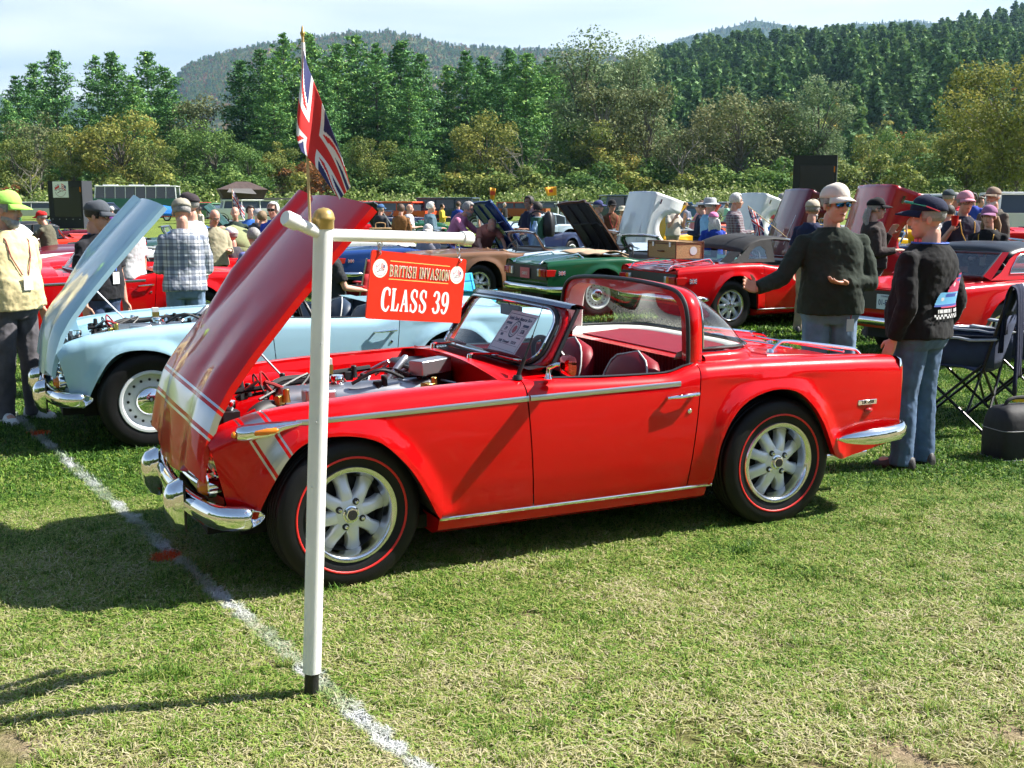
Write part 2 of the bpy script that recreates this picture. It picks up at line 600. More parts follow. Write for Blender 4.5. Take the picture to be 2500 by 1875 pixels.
def gn_scatter(name, pts, scales, rots, idx, sources, label=None, kind='stuff', tilt=None):
 """one stuff object: points carrying instances of the source meshes (geometry nodes)"""
 me = bpy.data.meshes.new(name)
 me.from_pydata([tuple(p) for p in pts], [], [])
 for nm, ty, val in (('scl', 'FLOAT', scales), ('idx', 'INT', idx)):
  a = me.attributes.new(nm, ty, 'POINT')
  a.data.foreach_set('value', val)
 a = me.attributes.new('rot', 'FLOAT_VECTOR', 'POINT')
 rv = np.zeros((len(pts), 3), np.float32)
 rv[:, 2] = rots
 if tilt is not None:
  rv[:, :2] = tilt
 a.data.foreach_set('vector', rv.ravel())
 o = link(name, me)
 srcs = []
 col = bpy.data.collections.new(name + '_sources')
 for i, s in enumerate(sources):
  so = bpy.data.objects.new('%s_source_%02d' % (name, i), s)
  col.objects.link(so)
 ng = bpy.data.node_groups.new(name + '_scatter', 'GeometryNodeTree')
 ng.interface.new_socket('Geometry', in_out='INPUT', socket_type='NodeSocketGeometry')
 ng.interface.new_socket('Geometry', in_out='OUTPUT', socket_type='NodeSocketGeometry')
 N, L = ng.nodes, ng.links
 gi, go = N.new('NodeGroupInput'), N.new('NodeGroupOutput')
 mp = N.new('GeometryNodeMeshToPoints')
 iop = N.new('GeometryNodeInstanceOnPoints')
 ci = N.new('GeometryNodeCollectionInfo')
 ci.inputs['Collection'].default_value = col
 ci.inputs['Separate Children'].default_value = True
 ci.inputs['Reset Children'].default_value = True
 def attr(nm, ty):
  n = N.new('GeometryNodeInputNamedAttribute')
  n.data_type = ty
  n.inputs['Name'].default_value = nm
  return n.outputs['Attribute']
 L.new(gi.outputs[0], mp.inputs['Mesh'])
 L.new(mp.outputs['Points'], iop.inputs['Points'])
 L.new(ci.outputs['Instances'], iop.inputs['Instance'])
 iop.inputs['Pick Instance'].default_value = True
 L.new(attr('idx', 'INT'), iop.inputs['Instance Index'])
 L.new(attr('rot', 'FLOAT_VECTOR'), iop.inputs['Rotation'])
 L.new(attr('scl', 'FLOAT'), iop.inputs['Scale'])
 L.new(iop.outputs['Instances'], go.inputs[0])
 md = o.modifiers.new('scatter', 'NODES')
 md.node_group = ng
 tag(o, label, None, None, kind)
 return o
BARE = [(1.02, 2.88, .12), (1.22, 2.98, .14), (.72, 3.0, .13), (1.35, 2.78, .15), (.55, 3.18, .10), (1.15, 3.3, .10), (.9, 2.74, .10), (-1.1, 2.95, .12), (-.85, 2.78, .12), (1.5, 3.2, .12), (.35, 2.86, .09), (1.62, 3.6, .10)]
def make_grass():
 grass_material()
 near = [blade_patch('turf_near', .26, 460, .015, .036, .0040, 10 + i, .66) for i in range(5)]
 mid = [blade_patch('turf_mid', .5, 520, .022, .05, .008, 30 + i, .4) for i in range(4)]
 far = [blade_patch('turf_far', 1.4, 520, .035, .07, .022, 50 + i, .3) for i in range(3)]
 tuft = [blade_patch('turf_tuft', .10, 80, .035, .085, .0048, 70 + i, .15) for i in range(3)]
 P, S, R, I = [], [], [], []
 rg = np.random.default_rng(3)
 def halfw(y):
  return y * 1250 / 2723 * 1.06 + .25
 def patchy(x, y):
  return sin(x * 2.1 + 1.3 * sin(y * 1.7)) * sin(y * 2.6 + 1.1 * sin(x * 1.9)) + .35 * sin(x * 5.3 + y * 3.1)
 y = 2.35
 while y < 6.4:
  for x in np.arange(-halfw(y), halfw(y), .125):
   bare = (patchy(x, y) > (.62 + .55 * (y - 2.6) / 1.2 - .25 * (x > .4)) and y < 4.2) or any((x - bx) ** 2 + ((y - by) * 1.3) ** 2 < (br * 1.35) ** 2 for bx, by, br in BARE)
   if bare and rg.random() < .95:
    continue
   P.append((x + rg.uniform(-.06, .06), y + rg.uniform(-.06, .06), 0))
   S.append(rg.uniform(.75, 1.2))
   R.append(rg.uniform(0, 6.28))
   I.append(int(rg.integers(0, 5)))
  y += .125
 for k in range(480):
  y = 2.5 + 4.5 * rg.random() ** 1.3
  P.append((rg.uniform(-halfw(y), halfw(y)), y, 0))
  S.append(rg.uniform(.4, .85))
  R.append(rg.uniform(0, 6.28))
  I.append(12 + int(rg.integers(0, 3)))
 y = 6.3
 while y < 13:
  for x in np.arange(-halfw(y), halfw(y), .25):
   P.append((x + rg.uniform(-.1, .1), y + rg.uniform(-.1, .1), 0))
   S.append(rg.uniform(.8, 1.2))
   R.append(rg.uniform(0, 6.28))
   I.append(5 + int(rg.integers(0, 4)))
  y += .25
 y = 12.8
 while y < 40:
  for x in np.arange(-halfw(y), halfw(y), .8):
   P.append((x + rg.uniform(-.3, .3), y + rg.uniform(-.3, .3), 0))
   S.append(rg.uniform(.8, 1.2))
   R.append(rg.uniform(0, 6.28))
   I.append(9 + int(rg.integers(0, 3)))
  y += .8
 gn_scatter('grass', P, S, R, I, near + mid + far + tuft, 'mown green and straw coloured grass with a painted white line across it')
make_grass()
# ------------------------------------------------------------------ terrain rise, hills, trees
DS = 2500 / 2212.0
def rise(y):
 return max(0.0, (y - 45.0)) * .0085
def img_ray(px, py):
 """view direction of a point of the photograph (measured on a 2212 px wide copy)"""
 x, y = (px * DS - 1250) / 2723.2, -(py * DS - 937.5) / 2723.2
 c, s = cos(.1592), sin(.1592)
 return Vector((x, c + y * s, -s + y * c))
def at_dist(px, py, d):
 r = img_ray(px, py)
 return Vector((0, 0, CAM_H)) + r * (d / r.y)
def on_ground(px, py):
 r = img_ray(px, py)
 t = -CAM_H / r.z
 return Vector((r.x * t, r.y * t, 0))
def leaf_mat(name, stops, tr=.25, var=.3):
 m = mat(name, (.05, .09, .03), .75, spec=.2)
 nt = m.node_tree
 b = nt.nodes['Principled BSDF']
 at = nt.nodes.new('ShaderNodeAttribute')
 at.attribute_name = 'tone_val'
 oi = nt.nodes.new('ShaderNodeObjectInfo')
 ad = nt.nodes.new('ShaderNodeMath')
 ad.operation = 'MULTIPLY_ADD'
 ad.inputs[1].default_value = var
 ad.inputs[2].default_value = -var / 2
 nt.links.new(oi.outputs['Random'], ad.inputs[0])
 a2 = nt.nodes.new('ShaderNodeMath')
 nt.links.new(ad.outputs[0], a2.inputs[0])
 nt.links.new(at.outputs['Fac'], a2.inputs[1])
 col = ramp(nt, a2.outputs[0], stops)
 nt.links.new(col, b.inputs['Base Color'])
 if tr:
  t = nt.nodes.new('ShaderNodeBsdfTranslucent')
  nt.links.new(col, t.inputs['Color'])
  mx = nt.nodes.new('ShaderNodeMixShader')
  mx.inputs['Fac'].default_value = tr
  nt.links.new(b.outputs['BSDF'], mx.inputs[1])
  nt.links.new(t.outputs['BSDF'], mx.inputs[2])
  nt.links.new(mx.outputs['Shader'], nt.nodes['Material Output'].inputs['Surface'])
 return m
BARK = mat('bark', (.11, .095, .08), .9, noise=.35, nscale=3, bump=.5, bscale=6)
BARKP = mat('pale_bark', (.17, .155, .13), .9, noise=.3, nscale=3)
L_PINE = leaf_mat('pine_needles', [(.0, (0.057, 0.146, 0.057)), (.45, (0.116, 0.267, 0.082)), (.8, (0.217, 0.400, 0.101)), (1, (0.352, 0.510, 0.128))], .12)
L_GREEN = leaf_mat('green_leaves', [(.0, (0.049, 0.107, 0.029)), (.5, (0.107, 0.206, 0.049)), (1, (0.216, 0.303, 0.078))])
L_OLIVE = leaf_mat('olive_leaves', [(.0, (0.076, 0.113, 0.027)), (.5, (0.179, 0.227, 0.053)), (.85, (0.322, 0.322, 0.076)), (1, (0.454, 0.340, 0.085))])
L_YELLOW = leaf_mat('yellowing_leaves', [(.0, (.09, .115, .025)), (.5, (.20, .225, .05)), (1, (.36, .33, .08))])
L_GREY = leaf_mat('thin_grey_leaves', [(.0, (.085, .115, .045)), (.5, (.165, .19, .08)), (1, (.27, .26, .12))])
L_RUST = leaf_mat('rust_leaves', [(.0, (0.130, 0.072, 0.033)), (.5, (0.260, 0.117, 0.039)), (1, (0.468, 0.156, 0.039))])
L_SILVER = leaf_mat('poplar_leaves', [(.0, (0.094, 0.151, 0.067)), (.5, (0.189, 0.264, 0.123)), (1, (0.358, 0.415, 0.226))])
L_WOOD = leaf_mat('wood_needles', [(.0, (0.060, 0.128, 0.051)), (.45, (0.120, 0.240, 0.083)), (.8, (0.210, 0.338, 0.105)), (1, (0.315, 0.405, 0.128))], .15, .65)
L_HEDGE = leaf_mat('hedge_leaves', [(.0, (0.061, 0.115, 0.027)), (.5, (0.162, 0.230, 0.054)), (.8, (0.297, 0.338, 0.121)), (1, (0.567, 0.567, 0.365))])
def quads_mesh(name, C, S, Nrm, rg, m, tone_val, aspect=.6):
 """leaf-sized quads at centres C, sizes S, facing Nrm"""
 n = len(C)
 A = np.cross(Nrm, rg.normal(size=(n, 3)))
 A /= np.linalg.norm(A, axis=1)[:, None] + 1e-9
 B = np.cross(Nrm, A)
 A = A * S[:, None] / 2
 B = B * S[:, None] / 2 * aspect
 V = np.stack([C - A - B * .3, C - A * .1 - B, C + A, C - A * .1 + B], 1).reshape(-1, 3)
 me = bpy.data.meshes.new(name)
 me.vertices.add(4 * n)
 me.vertices.foreach_set('co', V.astype(np.float32).ravel())
 me.loops.add(4 * n)
 me.loops.foreach_set('vertex_index', np.arange(4 * n, dtype=np.int32))
 me.polygons.add(n)
 me.polygons.foreach_set('loop_start', np.arange(0, 4 * n, 4, dtype=np.int32))
 me.polygons.foreach_set('loop_total', np.full(n, 4, np.int32))
 at = me.attributes.new('tone_val', 'FLOAT', 'POINT')
 at.data.foreach_set('value', np.repeat(tone_val, 4).astype(np.float32))
 me.materials.append(m)
 me.update()
 me.validate()
 return me
def limb(mb, p, d, L, r, rg, depth, ends, spread=.6, up=.15):
 P = [Vector(p)]
 d = Vector(d).normalized()
 k = 4
 for i in range(k):
  d = (d + Vector(rg.normal(size=3)) * .16 + Vector((0, 0, up * .3))).normalized()
  P.append(P[-1] + d * L / k)
 mb.tube(P, [r * (1 - .55 * i / k) for i in range(k + 1)], 5, cap=False)
 ends.append((P[-1], depth))
 if depth > 0:
  for j in range(rg.integers(2, 4)):
   t = rg.integers(2, k + 1)
   dd = (d + Vector(rg.normal(size=3)) * spread).normalized()
   limb(mb, P[t], dd, L * rg.uniform(.55, .75), r * .5, rg, depth - 1, ends, spread, up)
def pine_meshes(seed, H=30.0, nq=1.0):
 rg = np.random.default_rng(seed)
 tr = MB()
 bend = rg.normal(size=2) * .3
 tz = np.linspace(0, H * .98, 10)
 ax = lambda z: np.array([bend[0] * sin(z / H * 3), bend[1] * sin(z / H * 2.5), z])
 tr.tube([ax(z) for z in tz], [.42 * (1 - .93 * z / H) + .02 for z in tz], 7)
 C, S, Nn, R = [], [], [], []
 z = H * rg.uniform(.10, .2)
 while z < H * .985:
  t = z / H
  Rm = H * np.interp(t, [0, .15, .3, .55, .8, .93, 1], [.08, .15, .19, .165, .10, .05, .012])
  nb = int(rg.integers(4, 7)) if t < .9 else 4
  a0 = rg.uniform(0, 6.28)
  for b in range(nb):
   if rg.random() < .10:
    continue
   a = a0 + 2 * pi * b / nb + rg.normal() * .25
   Lb = Rm * rg.uniform(.55, 1.25)
   el = np.interp(t, [0, .5, 1], [-.05, .12, .6]) + rg.normal() * .10
   p0 = ax(z)
   dr = np.array([cos(a), sin(a), 0])
   path = lambda q: p0 + dr * Lb * q + np.array([0, 0, Lb * (el * q + .16 * q * q)])
   if Lb > 1.2:
    tr.tube([path(q) for q in (0, .5, .95)], [.05, .035, .01], 4, cap=False)
   nc = max(2, int(Lb / .75))
   for c in range(nc):
    q = .28 + .72 * (c + rg.random() * .5) / nc
    cen = path(q)
    w = (.34 * Lb * (1.1 - q * .6) + .25)
    m = int(16 * nq)
    off = rg.normal(size=(m, 3)) * np.array([w * .5, w * .5, .17])
    C.append(cen + off)
    S.append(rg.uniform(.4, .9, m) * (1 / sqrt(nq)))
    nn = rg.normal(size=(m, 3)) * .75 + np.array([0, 0, 1.0])
    Nn.append(nn)
    R.append(np.clip(.42 + .33 * off[:, 2] / .17 * .5 + rg.normal(size=m) * .15 + rg.normal() * .1, 0, 1))  # needle tone: lighter towards the top of each clump, plus random spread
  z += H * rg.uniform(.022, .036)
 C, S, Nn, R = np.vstack(C), np.concatenate(S), np.vstack(Nn), np.concatenate(R)
 Nn /= np.linalg.norm(Nn, axis=1)[:, None]
 return tr, C, S, Nn, R, rg
def broad_meshes(seed, H=16.0, W=10.0, dens=1.0, lo=.18, leaf=.37, clumps=26, shape='round'):
 rg = np.random.default_rng(seed)
 tr = MB()
 ends = []
 base = H * lo
 th = H * rg.uniform(.45, .6)
 tr.tube([(0, 0, 0), (rg.normal() * .15, rg.normal() * .15, th * .5), (rg.normal() * .3, rg.normal() * .3, th)], [H * .018, H * .014, H * .008], 7)
 C, S, Nn, R = [], [], [], []
 for k in range(clumps):
  for _ in range(20):
   p = rg.uniform(-1, 1, 3)
   if shape == 'tall':
    ok = (p[0] ** 2 + p[1] ** 2) < (1 - .5 * (p[2] + 1) / 2) ** 2
   else:
    ok = (p ** 2).sum() < 1 and (p ** 2).sum() > .12
   if ok:
    break
  cen = np.array([p[0] * W / 2 * .86, p[1] * W / 2 * .86, base + (H - base) * (.5 + .44 * p[2])])
  tr.tube([(0, 0, min(th, cen[2] * .6)), cen * np.array([.5, .5, 1]) * np.array([1, 1, .88]), cen], [H * .006, H * .004, .02], 4, cap=False)
  r = W * rg.uniform(.11, .20)
  n = int(250 * dens * (r / (W * .155)) ** 2)
  d = rg.normal(size=(n, 3))
  d /= np.linalg.norm(d, axis=1)[:, None]
  rad = r * rg.uniform(.55, 1.08, n) ** .7
  off = d * rad[:, None] * np.array([1, 1, .78])
  off += rg.normal(size=(n, 3)) * r * .10
  C.append(cen + off)
  S.append(rg.uniform(.55, 1.25, n) * leaf)
  nn = d + rg.normal(size=(n, 3)) * .7 + np.array([0, 0, .35])
  Nn.append(nn)
  R.append(np.clip(.45 + .18 * d[:, 2] + rg.normal(size=n) * .16 + rg.normal() * .14, 0, 1))  # leaf tone: lighter on the upper side of each clump, plus random spread
 C, S, Nn, R = np.vstack(C), np.concatenate(S), np.vstack(Nn), np.concatenate(R)
 Nn /= np.linalg.norm(Nn, axis=1)[:, None]
 return tr, C, S, Nn, R, rg
TREE = {}
def tree_lib():
 for i in range(4):
  tr, C, S, N_, R, rg = pine_meshes(100 + i)
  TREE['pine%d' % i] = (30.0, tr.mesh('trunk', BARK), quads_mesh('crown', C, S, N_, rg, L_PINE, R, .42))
 defs = dict(green0=(L_GREEN, dict(H=15, W=11)), green1=(L_GREEN, dict(H=15, W=9, clumps=22)), olive0=(L_OLIVE, dict(H=14, W=10)), olive1=(L_OLIVE, dict(H=14, W=8.5, clumps=20)),
    yellow0=(L_YELLOW, dict(H=13, W=10, dens=.9)), amber0=(L_OLIVE, dict(H=13, W=11, dens=2.2, leaf=.27, clumps=30)), amber1=(L_YELLOW, dict(H=13, W=11, dens=2.0, leaf=.27, clumps=30)), grey0=(L_GREY, dict(H=18, W=9, dens=.40, clumps=30, leaf=.4)), grey1=(L_GREY, dict(H=17, W=10, dens=.5, clumps=30, leaf=.4)),
    silver0=(L_SILVER, dict(H=26, W=13, dens=.62, shape='tall', clumps=70, leaf=.42)), silver1=(L_SILVER, dict(H=22, W=11, dens=.95, clumps=34)),
    bush0=(L_OLIVE, dict(H=5, W=6.5, lo=.02, leaf=.36, clumps=16)), bush1=(L_GREEN, dict(H=5, W=7, lo=.02, leaf=.36, clumps=16)), rust0=(L_RUST, dict(H=6, W=5, lo=.1, dens=.6, leaf=.35, clumps=16)))
 for k, (m, kw) in defs.items():
  tr, C, S, N_, R, rg = broad_meshes(sum(map(ord, k)) * 7, **kw)
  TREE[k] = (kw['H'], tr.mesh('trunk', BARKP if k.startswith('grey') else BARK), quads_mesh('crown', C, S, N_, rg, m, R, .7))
 for i in range(2):
  rg = np.random.default_rng(60 + i)
  mb, ends = MB(), []
  mb.tube([(0, 0, 0), (.1, 0, 3), (.2, .1, 6)], [.2, .16, .12], 6)
  for k in range(6):
   limb(mb, (.15, .05, 2.2 + .7 * k), (cos(k * 2.4), sin(k * 2.4), .9), 3.2, .09, rg, 2, ends)
  P = np.array([tuple(e[0]) for e in ends])
  C = np.repeat(P, 3, 0) + rg.normal(size=(3 * len(P), 3)) * .35
  N_ = rg.normal(size=C.shape)
  N_ /= np.linalg.norm(N_, axis=1)[:, None]
  TREE['bare%d' % i] = (10.0, mb.mesh('trunk', BARKP), quads_mesh('crown', C, rg.uniform(.15, .35, len(C)), N_, rg, L_GREY, rg.random(len(C)), .6))
tree_lib()
TN = dict(pine='pine_tree', green='leafy_tree', olive='leafy_tree', yellow='leafy_tree', amber='leafy_tree', grey='thin_leaved_tree', silver='poplar_tree', bush='bush', rust='bush', bare='bare_tree')
TG = dict(pine='pines along the far edge of the field', green='leafy trees along the far edge of the field', olive='leafy trees along the far edge of the field', yellow='leafy trees along the far edge of the field', amber='leafy trees along the far edge of the field',
  grey='thinning trees along the far edge of the field', silver='poplars along the far edge of the field', bush='bushes along the far edge of the field', rust='bushes along the far edge of the field', bare='bare trees along the far edge of the field')
rt = random.Random(11)
def plant(kind, px, top, d, label, base=None, wide=1.0):
 H, tm, cm = TREE[kind]
 p = at_dist(px, top, d)
 z0 = rise(d) - .3
 s = (p.z - z0) / H
 k = kind.rstrip('0123456789')
 o = thing(TN[k], label, 'bush' if k in ('bush', 'rust') else 'tree', (p.x, d, z0), rt.uniform(0, 6.28), TG[k])
 o.scale = (s * wide, s * wide, s)
 t = link('trunk', tm, o)
 c = link('crown', cm, o)
 return o
# (kind, x, top y, distance, distinguishing words) measured on the photograph
PINES = [(32, 165, 250, 0), (72, 135, 262, 1), (118, 102, 240, 2), (205, 122, 246, 0), (238, 108, 236, 3), (318, 110, 262, 1), (352, 138, 240, 2), (290, 160, 232, 1), (18, 215, 225, 3),
  (520, 128, 250, 1), (560, 98, 246, 2), (612, 74, 238, 0), (668, 66, 242, 3), (730, 92, 235, 1), (762, 68, 248, 2), (812, 96, 236, 0), (862, 84, 250, 3), (915, 108, 232, 2), (965, 140, 245, 1),
  (1005, 112, 240, 0), (1048, 118, 252, 3), (1095, 104, 244, 1), (1140, 108, 236, 2), (1185, 125, 248, 0), (590, 150, 226, 1), (700, 150, 222, 3), (880, 170, 224, 0), (1080, 175, 226, 2)]
ORD = ['leftmost', 'second', 'third', 'fourth', 'fifth', 'sixth', 'seventh', 'eighth', 'ninth', 'tenth', 'eleventh', 'twelfth', 'thirteenth', 'fourteenth', 'fifteenth', 'sixteenth', 'seventeenth', 'eighteenth', 'nineteenth', 'twentieth',
 'twenty-first', 'twenty-second', 'twenty-third', 'twenty-fourth', 'twenty-fifth', 'twenty-sixth', 'twenty-seventh', 'twenty-eighth', 'twenty-ninth', 'thirtieth']
def rank_label(i, what, where):
 return ('leftmost ' + what + ' ' + where) if i == 0 else ('%s %s from the left %s' % (ORD[i], what, where))
for i, (x, t, d, v) in enumerate(sorted(PINES)):
 plant('pine%d' % v, x, t, d, rank_label(i, 'tall dark pine', 'beyond the field'), wide=rt.uniform(1.0, 1.25))
LEAFY = [('olive0', 25, 290, 214, 'tree with olive leaves at the far left edge of the field'), ('grey1', 70, 228, 219, 'thinning grey tree at the far left, behind the black screen'), ('olive1', 150, 262, 205, 'small olive tree behind the left black screen'),
  ('yellow0', 255, 236, 204, 'yellow-green tree above the green bus'), ('olive0', 330, 300, 200, 'olive tree just right of the green bus roof'), ('green0', 462, 246, 208, 'round dark green tree left of the flag'), ('green1', 535, 300, 202, 'green tree above the roof tent'),
  ('grey0', 430, 170, 236, 'pale thinning tree below the far mountain gap'), ('green1', 395, 250, 228, 'deep green tree in the gap between the pine groups'), ('olive1', 598, 300, 208, 'olive tree immediately left of the flag pole'), ('green0', 740, 300, 206, 'leafy green tree just right of the flag'),
  ('olive0', 800, 288, 203, 'light olive tree right of the flag'), ('green1', 890, 300, 205, 'rounded green tree left of the yellow-green tree'), ('yellow0', 1052, 238, 207, 'round yellow-green tree in front of the dark pines'), ('green1', 990, 330, 203, 'low green tree under the yellow-green tree'),
  ('silver0', 1262, 58, 222, 'tall silvery poplar with the highest crown'), ('silver0', 1368, 66, 226, 'tall silvery poplar right of the highest poplar'), ('green1', 1240, 230, 214, 'dark leafy tree below the tall poplars'), ('olive1', 1308, 250, 207, 'olive tree at the foot of the tall poplars'),
  ('grey0', 1300, 130, 210, 'brownish thin tree in front of the tall poplars'), ('grey0', 1405, 140, 212, 'tall grey thin tree right of the poplars'), ('grey1', 1480, 250, 208, 'low grey thin tree right of the poplars'), ('grey1', 1545, 195, 214, 'brown thin tree left of the twin brown trees'),
  ('grey1', 1605, 168, 206, 'left of the twin broad brown trees'), ('grey0', 1668, 172, 209, 'right of the twin broad brown trees'), ('silver1', 1775, 152, 210, 'broad full green tree above the right black screen'), ('green0', 1720, 210, 216, 'green tree between brown trees and broad green tree'),
  ('olive0', 1890, 290, 206, 'low olive tree right of the broad green tree'), ('green1', 1950, 250, 225, 'green tree at the foot of the forested hill'), ('olive1', 1985, 275, 212, 'olive tree at the foot of the forested hill'), ('green0', 2055, 262, 218, 'dark green tree near the right edge'),
  ('amber1', 2185, 108, 150, 'large yellowing tree at the right edge'), ('amber0', 2100, 205, 172, 'yellowing tree left of the largest yellowing one'), ('olive0', 2205, 250, 160, 'olive tree under the yellowing tree at the right edge'),
  ('bare0', 1126, 282, 200, 'small bare tree right of the yellow-green tree'), ('bare1', 1478, 280, 198, 'bare branching tree right of the poplars'), ('bare1', 62, 330, 196, 'bare pale tree beside the left black screen'), ('bare0', 318, 300, 214, 'bare pale tree between olive trees above the bus')]
for (k, x, t, d, lab) in LEAFY:
 if 'of the twin' in lab[:14]:
  lab = 'brown thinning tree, ' + lab
 plant(k, x, t, d, lab, wide=rt.uniform(.95, 1.2))
BUSH = [(20, 398), (95, 372), (205, 380), (300, 352), (385, 360), (450, 372), (520, 360), (592, 352), (650, 348), (700, 360), (765, 362), (830, 350), (900, 362), (960, 352), (1030, 360), (1100, 356), (1165, 362), (1225, 350), (1290, 356),
  (1355, 352), (1425, 350), (1490, 356), (1555, 352), (1620, 350), (1690, 346), (1770, 340), (1840, 346), (1905, 332), (1965, 340), (2030, 326), (2095, 336), (2160, 322), (2210, 330)]
for i, (x, t) in enumerate(BUSH):
 k = 'rust0' if i in (0, 8, 9) else ('bush0' if i % 2 else 'bush1')
 o = plant(k, x, t, 196 + 6 * (i % 3), ('rust brown bush' if k == 'rust0' else 'olive bush' if k == 'bush0' else 'green bush') + (', %s of the row below the trees' % (ORD[i] + (' from the left' if i else '')) if i < 30 else ', %s from the right in the row below the trees' % ['third', 'second', 'rightmost'][i - 30].replace('rightmost', 'first')), wide=1.25)
# hedge of knotweed: nobody could count it
def hedge():
 rg = np.random.default_rng(5)
 C, S, Nn, R = [], [], [], []
 for k in range(760):
  x = rg.uniform(-92, 100)
  y = rg.uniform(160, 182) - (abs(x) * .05)
  h = (2.5 + .9 * (x > 5) + .5 * sin(x * .21) + .4 * sin(x * .53 + 1)) * rg.uniform(.7, 1.15) * (1.35 if x < -40 else 1)
  w = rg.uniform(1.2, 2.4)
  n = 46
  d = rg.normal(size=(n, 3))
  d /= np.linalg.norm(d, axis=1)[:, None]
  d[:, 2] = np.abs(d[:, 2])
  C.append(np.array([x, y, rise(y)]) + d * np.array([w, w, h]) * rg.uniform(.75, 1.02, (n, 1)))
  S.append(rg.uniform(.25, .6, n))
  Nn.append(d + rg.normal(size=(n, 3)) * .6)
  R.append(np.clip(rg.normal(.48, .2, n) + .12 * sin(x * .3) + .1 * (x > 20), 0, 1))
 C, S, Nn, R = np.vstack(C), np.concatenate(S), np.vstack(Nn), np.concatenate(R)
 Nn /= np.linalg.norm(Nn, axis=1)[:, None]
 o = link('hedge', quads_mesh('hedge', C, S, Nn, rg, L_HEDGE, R, .7))
 tag(o, 'pale green knotweed thicket along the far edge of the field', None, None, 'stuff')
hedge()
# far side of the field rises a little
fb_ = MB()
fb_.grid([[(x, y, rise(y) + .012) for x in np.linspace(-400, 400, 9)] for y in (46, 80, 140, 240, 420, 700)])
tag(fb_.build('far_field', MATS['field_ground'], None, 0), kind='structure')
# forested hill on the right, its wood one mass of conifers
def hnoise(x, y, seed):
 v = 0
 for k in range(5):
  f = .0016 * 2 ** k
  v += sin(x * f * 1.3 + seed + 1.7 * k) * cos(y * f * 1.1 + seed * 2 + k) / 1.7 ** k
 return v
def hill_h(x, y):
 # ridge rising to the right; crest profile traced from the photograph
 t = max(0.0, min(1.0, (y - 330) / 900))
 px = x / 1230 * 2723.2 + 1250
 crest_py = np.interp(px, [1250, 1500, 1600, 1800, 2000, 2200, 2350, 2500, 2900], [255, 215, 165, 140, 131, 119, 88, 44, 0])
 crest = CAM_H + (500 - crest_py) / 2723.2 * 1230 - 14
 return max(2.0, crest * (t ** .8)) + 3 * hnoise(x, y, 2.0)
def hill_col(name, stops):
 m = mat(name, (.03, .05, .02), .95, spec=.1)
 nt = m.node_tree
 g = nt.nodes.new('ShaderNodeNewGeometry')
 n = noise_tex(nt, g.outputs['Position'], .012, 8, .75)
 nt.links.new(ramp(nt, n, stops), nt.nodes['Principled BSDF'].inputs['Base Color'])
 return m
hb_ = MB()
xs, ys = np.linspace(-150, 1500, 50), np.linspace(330, 1500, 40)
hb_.grid([[(x, y, hill_h(x, y) if y <= 1230 else hill_h(x, 1230) - (y - 1230) * .35) for x in xs] for y in ys])
tag(hb_.build('forested_hill', hill_col('hill_floor', [(.3, (.02, .04, .015)), (.7, (.05, .08, .03))]), None, 180), kind='structure')
WOODSRC = []
def wood():
 src = []
 for i in range(3):
  tr, C, S, N_, R, rg = pine_meshes(300 + i, 22.0, .30)
  src.append(quads_mesh('wood_conifer', C, S * 1.5, N_, rg, L_WOOD, R, .55))
 for i, m in enumerate((L_GREEN, L_OLIVE, L_RUST)):
  tr, C, S, N_, R, rg = broad_meshes(400 + i, 15, 11, .17, .1, 1.0, 16)
  src.append(quads_mesh('wood_broadleaf', C, S * 1.2, N_, rg, m, R, .7))
 WOODSRC.extend(src)
 rg = np.random.default_rng(9)
 P, S, R, I = [], [], [], []
 while len(P) < 6200:
  y = 380 + 880 * rg.random() ** .8
  x = rg.uniform(-20, .50 * y + 60)
  z = hill_h(x, y)
  P.append((x, y, z - 1))
  broad = rg.random() < np.interp(z, [0, 30, 60, 140], [.88, .6, .22, .14])
  if broad:
   I.append(int(rg.choice([3, 4, 5], p=[.6, .34, .06])))
   S.append(rg.uniform(.6, 1.0))
  else:
   I.append(int(rg.integers(0, 3)))
   S.append(rg.choice([.45, .7, .9, 1.1, 1.35]) * rg.uniform(.85, 1.15))
  R.append(rg.uniform(0, 6.28))
 for k in range(700):    # low wood behind the tree line to the left
  x, y = rg.uniform(-210, 120), rg.uniform(265, 420)
  P.append((x, y, rise(y) * .8))
  I.append(int(rg.choice([0, 1, 2, 3, 4])))
  S.append(rg.uniform(.55, .85))
  R.append(rg.uniform(0, 6.28))
 # the wood goes on round the rest of the field, behind the viewer
 for k in range(1500):
  a = rg.uniform(pi * .98, pi * 2.02)
  d = rg.uniform(70, 130)
  P.append((d * cos(a) * 1.5, d * sin(a) * .9, -.3))
  I.append(int(rg.choice([0, 1, 2, 3, 4], p=[.15, .15, .15, .3, .25])))
  S.append(rg.uniform(.6, 1.05))
  R.append(rg.uniform(0, 6.28))
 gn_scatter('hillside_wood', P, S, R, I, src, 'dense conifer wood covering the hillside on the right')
wood()
